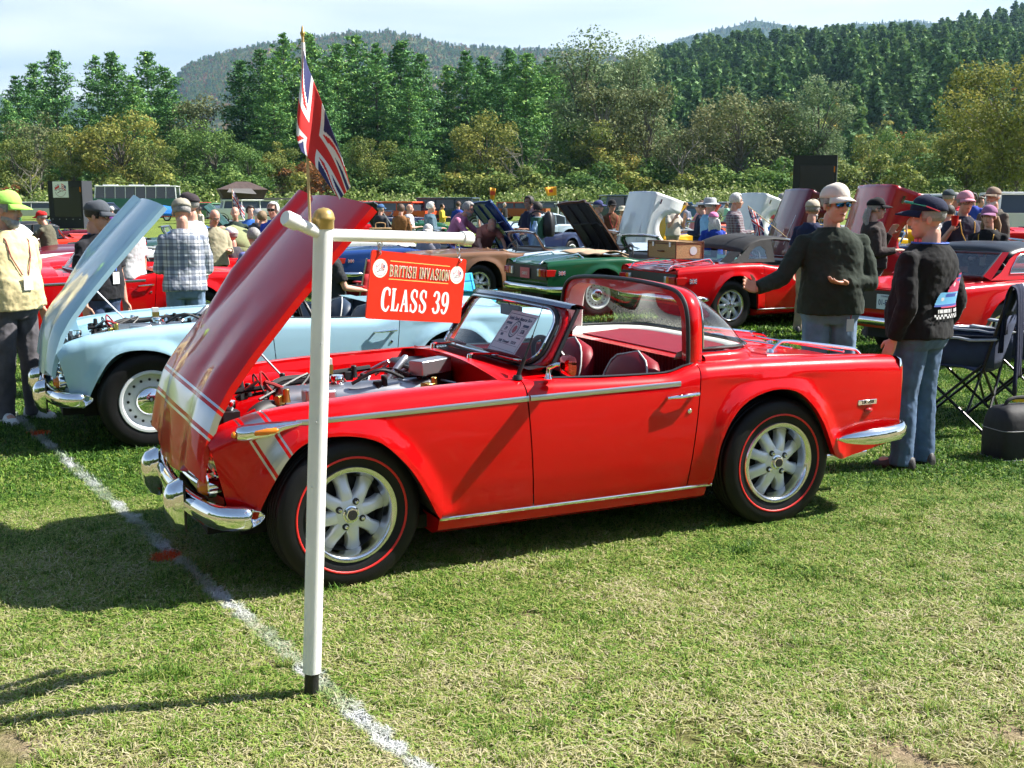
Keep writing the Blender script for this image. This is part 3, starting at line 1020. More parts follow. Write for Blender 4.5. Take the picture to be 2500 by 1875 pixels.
def mountain(name, d, pts, seed, stops, amp, rows=26, depth=.5, trees=0, tsc=1.0, mix=None):
 b = MB()
 X = [p[0] for p in pts]
 xs = np.linspace(X[0], X[-1], 160)
 rr = []
 for i in range(rows):
  t = i / (rows - 1)
  row = []
  for px in xs:
   top = np.interp(px, X, [p[1] for p in pts])
   dd = d * (1 - depth * (1 - t))
   p = at_dist(px, top, d)
   z = (p.z) * (t ** 1.15)
   x = p.x * (dd / d) * 1.0
   n = hnoise(x * 4 * 3000 / d, dd * 4 * 3000 / d, seed) * amp * min(1, t * 3) + rt.uniform(-.5, .5) * amp * .22
   row.append((x, dd, z + n - amp * .5))
  rr.append(row)
 b.grid(rr)
 if trees:
  rg = np.random.default_rng(int(seed * 10))
  A = np.array(rr)
  P = []
  for k in range(trees):
   i, j = rg.random() * (rows - 1.01), rg.random() * (len(xs) - 1.01)
   i = rows * .25 + i * .75 if rg.random() < .9 else i
   i = min(i, rows - 1.01)
   a, c = int(i), int(j)
   fi, fj = i - a, j - c
   q = A[a, c] * (1 - fi) * (1 - fj) + A[a + 1, c] * fi * (1 - fj) + A[a, c + 1] * (1 - fi) * fj + A[a + 1, c + 1] * fi * fj
   P.append(tuple(q - np.array([0, 0, 2])))
  n = len(P)
  gn_scatter(name + '_wood', P, rg.uniform(.75, 1.5, n) * tsc, rg.uniform(0, 6.28, n), rg.choice(6, n, p=mix).astype(int), WOODSRC, 'mixed autumn wood covering the ' + name.replace('_', ' '))
 tag(b.build(name, hill_col(name + '_cover', stops), None, 180), kind='structure')
mountain('far_mountain', 4400, [(300, 330), (360, 185), (400, 140), (470, 112), (560, 96), (640, 92), (700, 78), (760, 68), (840, 66), (900, 78), (960, 94), (1050, 100), (1130, 104), (1220, 108), (1330, 122), (1500, 160), (1700, 260)], 3.0,
  [(.3, (.035, .06, .025)), (.5, (.07, .085, .03)), (.6, (.16, .10, .045)), (.7, (.06, .08, .03)), (.8, (.20, .10, .04))], 9, trees=22000, tsc=.68, mix=[.06, .05, .05, .42, .28, .14])
mountain('distant_ridge', 6000, [(1250, 200), (1390, 120), (1450, 90), (1540, 62), (1630, 43), (1690, 45), (1745, 57), (1800, 52), (1850, 47), (1940, 54), (2060, 52), (2150, 60), (2300, 70), (2500, 90)], 5.0,
  [(.3, (.03, .055, .03)), (.7, (.06, .085, .04))], 14, trees=12000, tsc=.75, mix=[.1, .1, .08, .5, .2, .02])
mountain('left_distant_ridge', 6000, [(-200, 170), (-60, 190), (20, 205), (120, 215), (300, 225), (500, 240)], 7.0, [(.3, (.03, .055, .03)), (.7, (.06, .085, .04))], 10)
# ------------------------------------------------------------------ wheels
WHEEL_MESH = {}
def wheel_meshes(kind, hi=True):
 """returns list of (name, mesh, is_child) around the local Y axis, outer face towards -Y"""
 key = (kind, hi)
 if key in WHEEL_MESH:
  return WHEEL_MESH[key]
 n = 56 if hi else 28
 R, rr, w = 0.326, 0.2, 0.088
 out = []
 t = MB()
 prof = [(rr - .012, -w * .80), (rr + .006, -w * .93), (rr + .03, -w * 1.0), (rr + .06, -w * 1.06), (R - .045, -w * 1.05),
   (R - .022, -w * .97), (R - .008, -w * .88), (R - .001, -w * .76)]
 if hi:
  for k in range(5):
   y0 = -w * .68 + k * w * .30
   prof += [(R, y0), (R, y0 + w * .12), (R - .007, y0 + w * .14), (R - .007, y0 + w * .25)]
 prof += [(R, w * .7), (R - .01, w * .85), (R - .05, w), (rr, w * .9)]
 t.lathe(prof, n, axis='Y')
 tyre = t.mesh('tyre', RUBBER, 50)
 out.append(('tyre', tyre))
 if kind in ('redline',):
  b = MB()
  b.lathe([(rr + .042, -w * 1.036), (rr + .044, -w * 1.072), (rr + .050, -w * 1.08), (rr + .052, -w * 1.06)], n, axis='Y')
  out.append(('red_line', b.mesh('red_line', mat('tyre_red_line', (0.62, 0.015, 0.012), rough=0.5), 60)))
 r = MB()
 if kind in ('redline', 'minilite'):
  # rim barrel and lip
  r.cm = 1
  r.lathe([(rr + .008, -w * .95), (rr + .004, -w * 1.02), (rr - .012, -w * 1.02), (rr - .018, -w * .96), (rr - .024, -w * .62), (rr - .034, -w * .36)], n, axis='Y')
  r.cm = 2
  r.lathe([(rr - .034, -w * .36), (rr - .045, -w * .1), (rr - .045, w * .7)], n, axis='Y')  # barrel painted dark: shade in the gaps behind the spokes
  r.cm = 0
  # spokes
  for k in range(8):
   a = 2 * pi * k / 8 + .17
   er, et = Vector((cos(a), 0, sin(a))), Vector((-sin(a), 0, cos(a)))
   secs = []
   for (rad, wd, d0, th) in ((.048, .038, -.047, .04), (.075, .031, -.050, .045), (.105, .028, -.044, .046), (.132, .029, -.032, .046), (.150, .034, -.022, .040), (.172, .040, -.012, .03)):
    d0 -= .017
    wds = [(-1, th), (-.98, .012), (-.72, .003), (-.3, 0), (.3, 0), (.72, .003), (.98, .012), (1, th)]
    wd *= .95
    secs.append([er * rad + et * (q * wd) + Vector((0, d0 + dd, 0)) for q, dd in wds])
   r.grid(secs, flip=False)
  # hub face with dish
  r.lathe([(0.001, -.072), (.03, -.072), (.052, -.069), (.066, -.063), (.072, -.03), (.072, .02)], n, axis='Y')
  out.append(('rim', r.mesh('rim', [ALLOY, mat('polished_alloy', (.72, .73, .75), .16, 1.0), mat('barrel_shade', (.05, .05, .052), .5, .5)], 45)))
  h = MB()
  h.lathe([(.03, -.066), (.030, -.082), (.027, -.088), (.02, -.089)], 8 if hi else 6, axis='Y')
  h.lathe([(.030, -.061), (.036, -.070), (.0365, -.074), (.031, -.076)], 24, axis='Y')
  out.append(('hub_cap', h.mesh('hub_cap', CHROME, 30)))
  if hi:
   c = MB()
   c.lathe([(0.0005, -.0905), (.021, -.0905), (.0225, -.088)], 24, axis='Y')
   out.append(('hub_disc', c.mesh('hub_disc', BLACK, 30)))
  for k in range(4):
   a = pi / 4 + pi / 2 * k + (.35 if kind == 'redline' else 0.1)
   u = MB()
   u.lathe([(.0005, -.087), (.006, -.086), (.0085, -.080), (.0085, -.066)], 8, c=(.057 * cos(a), 0, .057 * sin(a)), axis='Y')
   u.cm = 1
   u.lathe([(.0086, -.0725), (.0145, -.0725), (.015, -.066)], 10, c=(.057 * cos(a), 0, .057 * sin(a)), axis='Y')
   out.append(('wheel_nut', u.mesh('wheel_nut', [CHROME, BLACK], 30)))
  d = MB()
  d.lathe([(0.0, .012), (.15, .012), (.155, .03)], n, axis='Y')
  out.append(('brake_disc', d.mesh('brake_disc', mat('brake_dark', (.006, .006, .006), rough=.7), 30)))  # disc blackened to deepen the painted shade between the spokes
 elif kind == 'steel':
  pm = mat('wheel_white_paint', (.62, .65, .66), rough=.3, coat=.6)
  r.lathe([(rr + .008, -w * .95), (rr + .004, -w * 1.02), (rr - .012, -w * 1.02), (rr - .018, -w * .9), (rr - .026, -w * .55), (rr - .045, -w * .45), (.125, -w * .5),
    (.105, -w * .62), (.09, -w * .6), (.03, -w * .6), (.001, -w * .6)], n, axis='Y')
  out.append(('rim', r.mesh('rim', pm, 50)))
  h = MB()
  h.lathe([(.098, -w * .58), (.096, -w * .72), (.08, -w * .86), (.05, -w * .98), (.02, -w * 1.03), (.0005, -w * 1.04)], n, axis='Y')
  out.append(('hub_cap', h.mesh('hub_cap', CHROME, 60)))
  for k in range(16):
   a = 2 * pi * k / 16
   u = MB()
   u.lathe([(.0002, -w * .515), (.0095, -w * .515), (.0098, -w * .45)], 8, c=(.1425 * cos(a), 0, .1425 * sin(a)), axis='Y')
   out.append(('rim_hole', u.mesh('rim_hole', BLACK, 30)))
 else:   # plain: disc wheel with spokes cut
  r.lathe([(rr + .008, -w * .95), (rr - .012, -w * 1.0), (rr - .03, -w * .5), (.15, -w * .3), (.08, -w * .6), (.03, -w * .7), (.001, -w * .72)], n, axis='Y')
  out.append(('rim', r.mesh('rim', ALLOY, 50)))
  for k in range(8):
   a = 2 * pi * k / 8
   u = MB()
   u.lathe([(.0002, -w * .5), (.018, -w * .5), (.02, -w * .3)], 8, c=(.135 * cos(a), 0, .135 * sin(a)), axis='Y')
   out.append(('rim_hole', u.mesh('rim_hole', BLACK, 30)))
 WHEEL_MESH[key] = out
 return out
def add_wheel(parent, kind, u, y, z, side, steer=0.0, scale=1.0, spin=0.0, hi=True):
 ms = wheel_meshes(kind, hi)
 ri = [i for i, m in enumerate(ms) if m[0] == 'rim'][0]
 w = link('wheel', ms[ri][1], parent, (u, y, z), (0, spin, steer if side < 0 else steer + pi))
 w.scale = (scale,) * 3
 for i, (nm, me) in enumerate(ms):
  if i != ri:
   link(nm, me, w)
 return w
# ------------------------------------------------------------------ the two-seat roadster body
LOWPTS = [(-.56, .45), (-.52, .37), (-.47, .32), (-.42, .305), (-.395, .335), (-.37, .40), (-.345, .453), (-.303, .53), (-.25, .606), (-.183, .655), (-.085, .672), (.03, .662),
  (.126, .627), (.212, .55), (.277, .468), (.343, .353), (.385, .275), (.41, .257), (.46, .255), (1.0, .255), (1.5, .255), (1.76, .255), (1.80, .262), (1.818, .297), (1.84, .451),
  (1.901, .583), (1.997, .667), (2.14, .708), (2.279, .693), (2.388, .619), (2.477, .507), (2.544, .385), (2.58, .33), (2.624, .308), (2.70, .312), (2.94, .348), (3.06, .37)]
_LOW = crom(LOWPTS, 3)
_LOW = _LOW[np.argsort(_LOW[:, 0])]
_ARF = _LOW[(_LOW[:, 0] > -.40) & (_LOW[:, 0] < .40)]
_ARR = _LOW[(_LOW[:, 0] > 1.80) & (_LOW[:, 0] < 2.61)]
TOPPTS = [(-.58, .52), (-.555, .575), (-.535, .63), (-.50, .685), (-.446, .733), (-.376, .762), (-.297, .776), (-.17, .792), (.097, .812), (.316, .822), (.578, .83), (.83, .834),
  (1.127, .826), (1.354, .819), (1.548, .817), (1.60, .828), (1.65, .845), (1.72, .852), (2.128, .852), (2.672, .833), (3.013, .812), (3.06, .80)]
_TOP = crom(TOPPTS, 3)
WPTS = [(-.60, .56), (-.56, .60), (-.50, .645), (-.42, .685), (-.30, .71), (-.1, .725), (.2, .735), (1.0, .738), (1.8, .738), (2.3, .738), (2.7, .722), (3.0, .695), (3.06, .69)]
_WID = crom(WPTS, 3)
def zlow(u): return np.interp(u, _LOW[:, 0], _LOW[:, 1])
def ztop(u): return np.interp(u, _TOP[:, 0], _TOP[:, 1])
def wid(u): return np.interp(u, _WID[:, 0], _WID[:, 1])
_KS = [(-1, -.24), (-.515, -.24), (-.42, 0), (.45, 0), (.835, -.085), (1.25, 0), (1.705, .10), (1.795, .0), (4, 0)]
def kshear(u): return np.interp(u, [p[0] for p in _KS], [p[1] for p in _KS])
def yin(u): return np.interp(u, [-.6, -.5, -.4, 0, .6, .9, 1.2, 1.7, 2.0, 3.06], [.40, .53, .575, .595, .60, .64, .665, .655, .60, .57])
_ZP = np.array([(.18, -.05), (.25, -.034), (.30, -.024), (.40, -.010), (.50, -.003), (.60, 0), (.70, -.002), (.76, -.007), (.80, -.012), (.9, -.02)])
def side_y(u, z):
 """half width of the flank at station u and height z, with the flared wheel-arch lips"""
 y = wid(u) + np.interp(z, _ZP[:, 0], _ZP[:, 1])
 for A in (_ARF, _ARR):
  if A[0, 0] - .12 < u < A[-1, 0] + .12 and z > .26:
   d = np.sqrt(((A - np.array([u, z])) ** 2).sum(1)).min()
   if d < .10:
    q = 1 - d / .10
    y += .024 * q * q * (3 - 2 * q)
 if u > 1.73:
  y += .006 * math.exp(-((z - .775 + .012 * max(0, u - 2.4)) / .014) ** 2)
 return y
def flank(ua, ub, sgn, hi=True):
 """outer skin rows for ua..ub incl. roll-over to the inner top edge"""
 us = np.unique(np.round(np.concatenate([_LOW[(_LOW[:, 0] > ua + .004) & (_LOW[:, 0] < ub - .004), 0], np.linspace(ua, ub, max(4, int((ub - ua) / (.045 if hi else .12))))]), 4))
 if not hi:
  us = us[::2] if us[-1] in us[::2] else np.append(us[::2], us[-1])
 cols = []
 n1 = 20 if hi else 8
 for u in us:
  zl, zt = zlow(u), ztop(u)
  rz = min(.075, (zt - zl) * .5)
  col = []
  y0 = side_y(u, zl)
  col.append((u, y0 - .035, zl + .004))
  for t in np.linspace(0, 1, n1):
   t2 = t * t * .35 + t * .65
   z = zl + t2 * (zt - rz - zl)
   col.append((u + kshear(u) * (z - .5), side_y(u, z), z))
  yb = side_y(u, zt - rz)
  rin = .07
  for a in np.radians([15, 32, 50, 68, 82]):
   z = zt - rz + rz * sin(a)
   col.append((u + kshear(u) * (z - .5), yb - rin * (1 - cos(a)), z))
  yi = yin(u)
  ye = yb - rin * (1 - cos(radians(82)))
  for q in (.35, .7, 1.0):
   col.append((u + kshear(u) * (zt - .5), ye + (yi - ye) * q, zt + .0015))
  col.append((u + kshear(u) * (zt - .5), yi - .002, zt - .022))
  cols.append([(p[0], sgn * p[1], p[2]) for p in col])
 return cols
FLANK_CACHE = {}
def flank_mesh(nm, ua, ub, sgn, hi):
 k = (nm, sgn, hi)
 if k not in FLANK_CACHE:
  b = MB()
  b.grid(flank(ua, ub, sgn, hi), flip=(sgn < 0))
  me = b.mesh(nm, BLACK, 60)
  FLANK_CACHE[k] = me
 return FLANK_CACHE[k]
def strip(path, nrm, w, t):
 """flat moulding along path lying on the flank: w height, t proud"""
 rows = []
 for p in path:
  p = Vector(p)
  n = Vector(nrm)
  up = Vector((0, 0, 1))
  rows.append([p + up * (-w / 2), p + up * (-w / 2) + n * t * .7, p + up * (-w * .25) + n * t, p + up * (w * .25) + n * t, p + up * (w / 2) + n * t * .7, p + up * (w / 2)])
 return rows
def side_strip(u0, u1, z0, z1, sgn, w, t, n=14):
 P = []
 for i in range(n + 1):
  u, z = u0 + (u1 - u0) * i / n, z0 + (z1 - z0) * i / n
  P.append((u, sgn * (side_y(u, z) - .002), z))
 return strip(P, (0, sgn, 0), w, t)
# bonnet, drawn closed then turned about its front hinge
BON_L = 1.30
def bonnet_pt(s, q, paint_h=0.0):
 """s 0 front .. 1 rear, q -1..1 across; closed position"""
 u = -.585 + s * BON_L
 prof = np.interp(s, [0, .05, .11, .18, .27, .4, .6, .8, 1], [.640, .680, .723, .763, .792, .812, .828, .838, .842])
 half = np.interp(s, [0, .06, .15, .35, 1], [.600, .600, .600, .600, .60])
 y = q * half
 a = abs(q)
 crown = .072 * (1 - a ** 2.0) * np.interp(s, [0, .2, 1], [.35, 1, .9])
 brow = .030 * math.exp(-((a - .80) / .13) ** 2) * np.interp(s, [0, .1, .35, .7], [1, 1, .35, 0])
 spine = .020 * math.exp(-(a / .30) ** 4) * np.interp(s, [0, .12, .3], [1.2, 1, 0])
 valley = -.016 * math.exp(-((a - .48) / .12) ** 2) * np.interp(s, [0, .3, .6], [1, .6, 0])
 d = (q - .42)
 bul = .050 * max(0.0, 1 - (d / .21) ** 2) ** 1.3 * np.interp(s, [.36, .44, .62, 1], [0, .45, .95, 1.0])
 edge = -.012 * max(0, (a - .94) / .06)
 nose = -.05 * max(0, 1 - (a / .55) ** 2) * max(0, 1 - s / .14)      # front lip dips in the middle
 return Vector((u + np.interp(s, [0, .14, 1], [-.055, 0, 0]) * max(0, 1 - (a / .62) ** 4), y, prof + crown + brow + spine + valley + bul + edge + nose))
def bonnet_mesh(hi=True):
 ns, nq = (44, 56) if hi else (14, 16)
 b = MB()
 ss = [(i / ns) ** 1.25 for i in range(ns + 1)]
 rows = [[bonnet_pt(s, -1 + 2 * j / nq) for j in range(nq + 1)] for s in ss]
 b.grid(rows)
 # down-turned flange all round
 def fl(line, dx, dy, dz):
  b.grid([line, [p + Vector((dx, dy * (1 if p.y > 0 else -1) if dy else 0, dz)) for p in line]])
 fl([r[0] for r in rows], 0, 0, -.03)
 fl([r[-1] for r in rows][::-1], 0, 0, -.03)
 fl(rows[-1][::-1], 0, 0, -.025)
 fl(rows[0], .012, 0, -.03)
 me = b.mesh('bonnet', BLACK, 55)
 at = me.attributes.new('band', 'FLOAT', 'POINT')
 vals = []
 for v in me.vertices:
  vals.append((v.co.x + .585) / BON_L)
 at.data.foreach_set('value', vals)
 return me
def band_paint(name, base, silver=(.55, .57, .6)):
 """car paint with a silver nose band and pinstripes, measured along attribute 'band'"""
 if name in MATS:
  return MATS[name]
 m = paint(name, base)
 nt = m.node_tree
 b = nt.nodes['Principled BSDF']
 src = b.inputs['Base Color'].links[0].from_socket
 at = nt.nodes.new('ShaderNodeAttribute')
 at.attribute_name = 'band'
 cr = nt.nodes.new('ShaderNodeValToRGB')
 cr.color_ramp.interpolation = 'CONSTANT'
 E = cr.color_ramp.elements
 stops = [(0, 0), (.108, 1), (.116, 0), (.126, 1), (.190, 0), (.200, 1), (.208, 0)]
 while len(E) < len(stops):
  E.new(.5)
 for e, (p, v) in zip(E, stops):
  e.position = p
  e.color = (v, v, v, 1)
 mx = nt.nodes.new('ShaderNodeMix')
 mx.data_type = 'RGBA'
 mx.inputs['B'].default_value = (*silver, 1)
 nt.links.new(at.outputs['Fac'], cr.inputs['Fac'])
 nt.links.new(cr.outputs['Color'], mx.inputs['Factor'])
 nt.links.new(src, mx.inputs['A'])
 nt.links.new(mx.outputs['Result'], b.inputs['Base Color'])
 nt.links.new(cr.outputs['Color'], b.inputs['Metallic'])
 return m
BON_CACHE = {}
HINGE = Vector((-.585, 0, .64))
HDROP = Vector((-.015, 0, -.118))
def hinge_rot(o, ang, piv=HINGE):
 """turn a child object about the across-axis through piv by ang (rear edge goes up)"""
 R = Matrix.Rotation(-ang, 4, 'Y')
 o.matrix_basis = Matrix.Translation(piv + HDROP) @ R @ Matrix.Translation(-piv) @ o.matrix_basis
 return o
def scr_pt(a, b):
 """windscreen surface: a -1..1 across, b 0 base .. 1 top"""
 hw = .60 + (.565 - .60) * b
 u = (.835 + .125 * a * a) * (1 - b) + (1.055 + .078 * a * a) * b
 z = (.868 - .028 * a * a) * (1 - b) + (1.152 - .022 * a * a) * b
 return Vector((u, a * hw, z + .0))
def rrect(n, a0, a1, b0, b1, ra, rb):
 P = []
 for (ca, cb, s0) in ((a1 - ra, b1 - rb, 0), (a0 + ra, b1 - rb, 1), (a0 + ra, b0 + rb, 2), (a1 - ra, b0 + rb, 3)):
  for k in range(n + 1):
   t = pi / 2 * (s0 + k / n)
   P.append((ca + ra * cos(t), cb + rb * sin(t)))
 return P
def dense(P, k):
 out = []
 for i in range(len(P)):
  a, b = P[i], P[(i + 1) % len(P)]
  L = math.hypot(b[0] - a[0], b[1] - a[1])
  m = max(1, int(L / k))
  out += [(a[0] + (b[0] - a[0]) * j / m, a[1] + (b[1] - a[1]) * j / m) for j in range(m)]
 return out
def tr_car(label, loc, yaw, pm, hi=True, bonnet=None, bonnet_mat=None, under=None, top=None, wheel='minilite', tail='tr6', seat_col=(.02, .02, .022),
  steer=0.0, trim=False, group=None, name='sports_car', engine=False, nose=True, panel_mat=None, driver=True, rack=False, plate=None):
 """two-seat roadster, x towards the tail, near flank towards -y; origin on the ground under the front axle"""
 car = thing(name, label, 'car', loc, yaw, group)
 sm = cloth('seat_%.2f_%.2f_%.2f' % seat_col, seat_col, noise=.06, bump=.05) if not hi else mat('leather_%.2f' % seat_col[0], seat_col, rough=.48, spec=.3, noise=.1, nscale=9, bump=.08, bscale=120)
 for sgn in (-1, 1):
  for nm, ua, ub in (('front_wing', -.515, .832), ('door', .838, 1.702), ('rear_wing', 1.708, 3.045)):
   me = flank_mesh(nm, ua, ub, sgn, hi)
   o = link(nm, me, car)
   me2 = me.copy()
   me2.materials.clear()
   me2.materials.append(pm)
   o.data = me2
   if nm == 'front_wing' and panel_mat:
    me2.materials.clear()
    me2.materials.append(panel_mat)
    at = me2.attributes.new('band', 'FLOAT', 'POINT')
    # band runs down and rearwards from the wing's top edge
    at.data.foreach_set('value', [(v.co.x + .585) / BON_L + .0 + (v.co.z - .74) * .42 for v in me2.vertices])
   if nm == 'door':
    if hi or trim:
     hb = MB()
     hb.tube([(1.53, sgn * (side_y(1.53, .714) + .02), .712), (1.60, sgn * (side_y(1.6, .72) + .032), .716), (1.70, sgn * (side_y(1.7, .72) + .028), .722)], [.006, .010, .010], 8)
     hb.tube([(1.545, sgn * (side_y(1.6, .72) - .005), .713), (1.545, sgn * (side_y(1.6, .72) + .024), .713)], .008, 6)
     hb.tube([(1.69, sgn * (side_y(1.6, .72) - .005), .721), (1.69, sgn * (side_y(1.6, .72) + .03), .721)], .011, 6)
     hb.build('handle', CHROME, o)
     lk = MB()
     yy = side_y(1.668, .638)
     lk.lathe([(.0005, -yy - .006), (.008, -yy - .006), (.012, -yy - .002), (.012, -yy + .01)], 12, c=(1.668, 0, .638), axis='Y')
     if sgn < 0:
      lk.build('lock', CHROME, o)
    db = MB()
    db.grid([[(u, sgn * (yin(u) - .004), ztop(u) - .01), (u, sgn * (yin(u) - .012), .5), (u, sgn * (.66), .3)] for u in np.linspace(.86, 1.69, 8)], flip=sgn > 0)
    db.build('inner_panel', sm, o)
    sb = MB()
    sb.grid([[(u + kshear(u) * (ztop(u) - .5), sgn * (yin(u) + .022), ztop(u) + .003), (u + kshear(u) * (ztop(u) - .5), sgn * (yin(u) + .010), ztop(u) + .008), (u + kshear(u) * (ztop(u) - .5), sgn * (yin(u) - .005), ztop(u) + .003)] for u in np.linspace(.95, 1.69, 16)], flip=sgn > 0)
    sb.build('window_seal', BLACK, o)
  s = MB()
  s.grid([[(u, sgn * (side_y(u, .255) - .004), .252), (u, sgn * (side_y(u, .255) - .006), .235), (u, sgn * (side_y(u, .2) - .008), .20), (u, sgn * .62, .17), (u, sgn * .5, .17)] for u in np.linspace(.40, 1.80, 12)], flip=sgn < 0)
  for u in (.40, 1.80):
   s.add([(u, sgn * (side_y(u, .255) - .004), .252), (u, sgn * (side_y(u, .2) - .008), .20), (u, sgn * .62, .17), (u, sgn * .5, .17), (u, sgn * .5, .252)], [(0, 1, 2, 3, 4)])
  s.build('sill', pm, car)
  c = MB()
  c.grid(side_strip(.40, 1.825, .254, .256, sgn, .014, .010, 10))
  c.build('sill_trim', CHROME, car)
  if trim:
   for (a, z0, b2, z1) in ((-.22, .735, .818, .7605), (.826, .761, 1.617, .772)):
    c = MB()
    c.grid(side_strip(a, b2, z0, z1, sgn, .024, .008, 24))
    P0 = side_strip(a, b2, z0, z1, sgn, .024, .008, 24)
    c.add(P0[0], [(0, 1, 2, 3, 4, 5)])
    c.add(P0[-1], [(5, 4, 3, 2, 1, 0)])
    c.build('side_moulding', mat('satin_trim', (.62, .64, .68), rough=.28, metal=1.0), car)
  # wheel wells
  for A, nm in ((_ARF, 'wheel_well'), (_ARR, 'wheel_well')):
   w = MB()
   w.grid([[(p[0], sgn * (side_y(p[0], p[1]) - .034), p[1] + .003), (p[0], sgn * .38, p[1] + .02)] for p in A], flip=sgn > 0)
   w.add([(p[0], sgn * .385, p[1] + .02) for p in A] + [(A[-1, 0], sgn * .385, .2), (A[0, 0], sgn * .385, .2)], [tuple(range(len(A) + 2))])
   w.build(nm, DARK, car)
 # underbody
 u = MB()
 u.box((1.1, 0, .21), (1.5, 1.1, .06))
 u.box((-.05, 0, .27), (.95, .70, .12))
 u.box((2.45, 0, .33), (1.0, .72, .16))
 u.tube([(-.0, -.55, .32), (0, .55, .32)], .03, 6)
 u.tube([(2.235, -.55, .32), (2.235, .55, .32)], .035, 6)
 u.build('chassis', DARK, car)
 # wheels
 for (uu, sgn, st, sp) in ((0, -1, steer, .0), (0, 1, steer, .3), (2.235, -1, 0, .55), (2.235, 1, 0, .9)):
  add_wheel(car, wheel, uu, sgn * .62, .322, sgn, st, 1.0, sp, hi)
 # scuttle between bonnet and screen
 sc = MB()
 ny = 16
 rows = []
 for t in np.linspace(0, 1, 7):
  row = []
  for j in range(ny + 1):
   a = -1 + 2 * j / ny
   y = a * .635
   u0 = .722
   u1 = float(scr_pt(max(-1, min(1, a)), 0).x) + .03
   uu = u0 + (u1 - u0) * t
   z = .842 + .036 * (1 - a ** 2) - .012 * a * a + .006 * t
   row.append((uu, y, z))
  rows.append(row)
 sc.grid(rows)
 sc.build('scuttle', pm, car)
 if hi:
  sg = MB()
  for k in range(5):
   sg.grid([[(float(scr_pt(a, 0).x) - .022 - .012 * k, a * .5, .856 + .034 * (1 - (a * .5 / .635) ** 2) - .002 * k), (float(scr_pt(a, 0).x) - .030 - .012 * k, a * .5, .858 + .034 * (1 - (a * .5 / .635) ** 2) - .002 * k)] for a in np.linspace(-.9, .9, 14)])
  sg.build('air_grille', BLACK, car)
 # windscreen
 inner = dense(rrect(5, -.93, .93, .075, .935, .16, .28), .06)
 outer = []
 for (a, b) in inner:
  outer.append((max(-1, min(1, a * 1.085)), max(0, min(1.0, .5 + (b - .5) * 1.19))))
 fr = MB()
 fr.grid([[scr_pt(*p) for p in outer], [scr_pt(*p) for p in inner]], cu=True)
 f_o = fr.build('windscreen_frame', pm, car, 50)
 solid(f_o, .022, 1.0)
 rb = MB()
 rb.tube([scr_pt(*p) + Vector((-.012, 0, .006)) for p in inner], .011, 8, closed=True)
 rb.build('screen_rubber', BLACK, f_o)
 ct = MB()
 ct.tube([scr_pt(a * .985, .5 + (b - .5) * .97) + Vector((-.022, 0, .010)) for a, b in inner], .0055, 6, closed=True)
 ct.build('screen_chrome', CHROME, f_o)
 gl = MB()
 gl.grid([[scr_pt(-.95 + 1.9 * j / 24, .06 + .89 * i / 10) + Vector((-.010, 0, .005)) for j in range(25)] for i in range(11)])
 gl.build('windscreen', GLASS, car, 180)
 hd = MB()
 hd.grid([[scr_pt(a, 1.0) + Vector((dx, 0, dz)) for (dx, dz) in ((-.022, .0), (-.012, .016), (.012, .020), (.055, .010), (.055, -.004), (.0, -.006))] for a in np.linspace(-1.0, 1.0, 26)])
 hd.build('header_rail', mat('header_sky_tint', (.30, .33, .38), rough=.14, metal=.8), f_o)  # black rail; pale blue-grey tint puts the reflected sky into its colour
 if hi:
  for sgn in (-1, 1):
   dp = MB()
   dp.tube([scr_pt(sgn * 1.0, b) + Vector((.018, sgn * .004, -.004)) for b in np.linspace(0, 1, 8)], .011, 6)
   dp.build('pillar_seal', BLACK, f_o)
 # cockpit
 tub = MB()
 tub.add([(.80, -.64, .26), (1.80, -.64, .26), (1.80, .64, .26), (.80, .64, .26)], [(0, 1, 2, 3)])
 tub.add([(.80, -.63, .26), (.80, .63, .26), (.80, .63, .84), (.80, -.63, .84)], [(0, 1, 2, 3)])
 tub.build('cockpit_floor', mat('carpet_dark', (.015, .013, .013), rough=.95), car)
 bh = MB()
 for j in range(40):
  y0, y1 = -.64 + 1.28 * j / 40, -.64 + 1.28 * (j + 1) / 40
  ym = (y0 + y1) / 2
  bh.grid([[(1.76 + .06 * (z > .6), y0, z), (1.752 + .06 * (z > .6), ym, z), (1.76 + .06 * (z > .6), y1, z)] for z in (.26, .6, .61, .862)])
 bh.build('rear_bulkhead', sm, car)
 ds = MB()
 ds.grid([[(1.035, y, .86 - .01), (.98, y, .875), (.93, y, .875), (.88, y, .868)] for y in np.linspace(-.61, .61, 9)])
 ds.grid([[(1.035, y, .85), (1.05, y, .80), (1.045, y, .66), (.95, y, .62)] for y in np.linspace(-.61, .61, 9)])
 ds.build('dashboard', BLACK, car)
 sw = MB()
 cx = Vector((1.16, -.33, .80))
 ax = Vector((-.92, 0, -.38)).normalized()
 e1 = Vector((0, 1, 0))
 e2 = ax.cross(e1).normalized()
 sw.tube([cx + .19 * (cos(t) * e1 + sin(t) * e2) for t in np.linspace(0, 2 * pi, 33)[:-1]], .013, 8, closed=True)
 for t in (radians(10), radians(170), radians(270)):
  sw.tube([cx + ax * .03, cx + .19 * (cos(t) * e1 + sin(t) * e2)], .009, 6)
 sw.tube([cx + ax * .02, cx + ax * .25], .02, 8)
 sw.build('steering_wheel', BLACK, car)
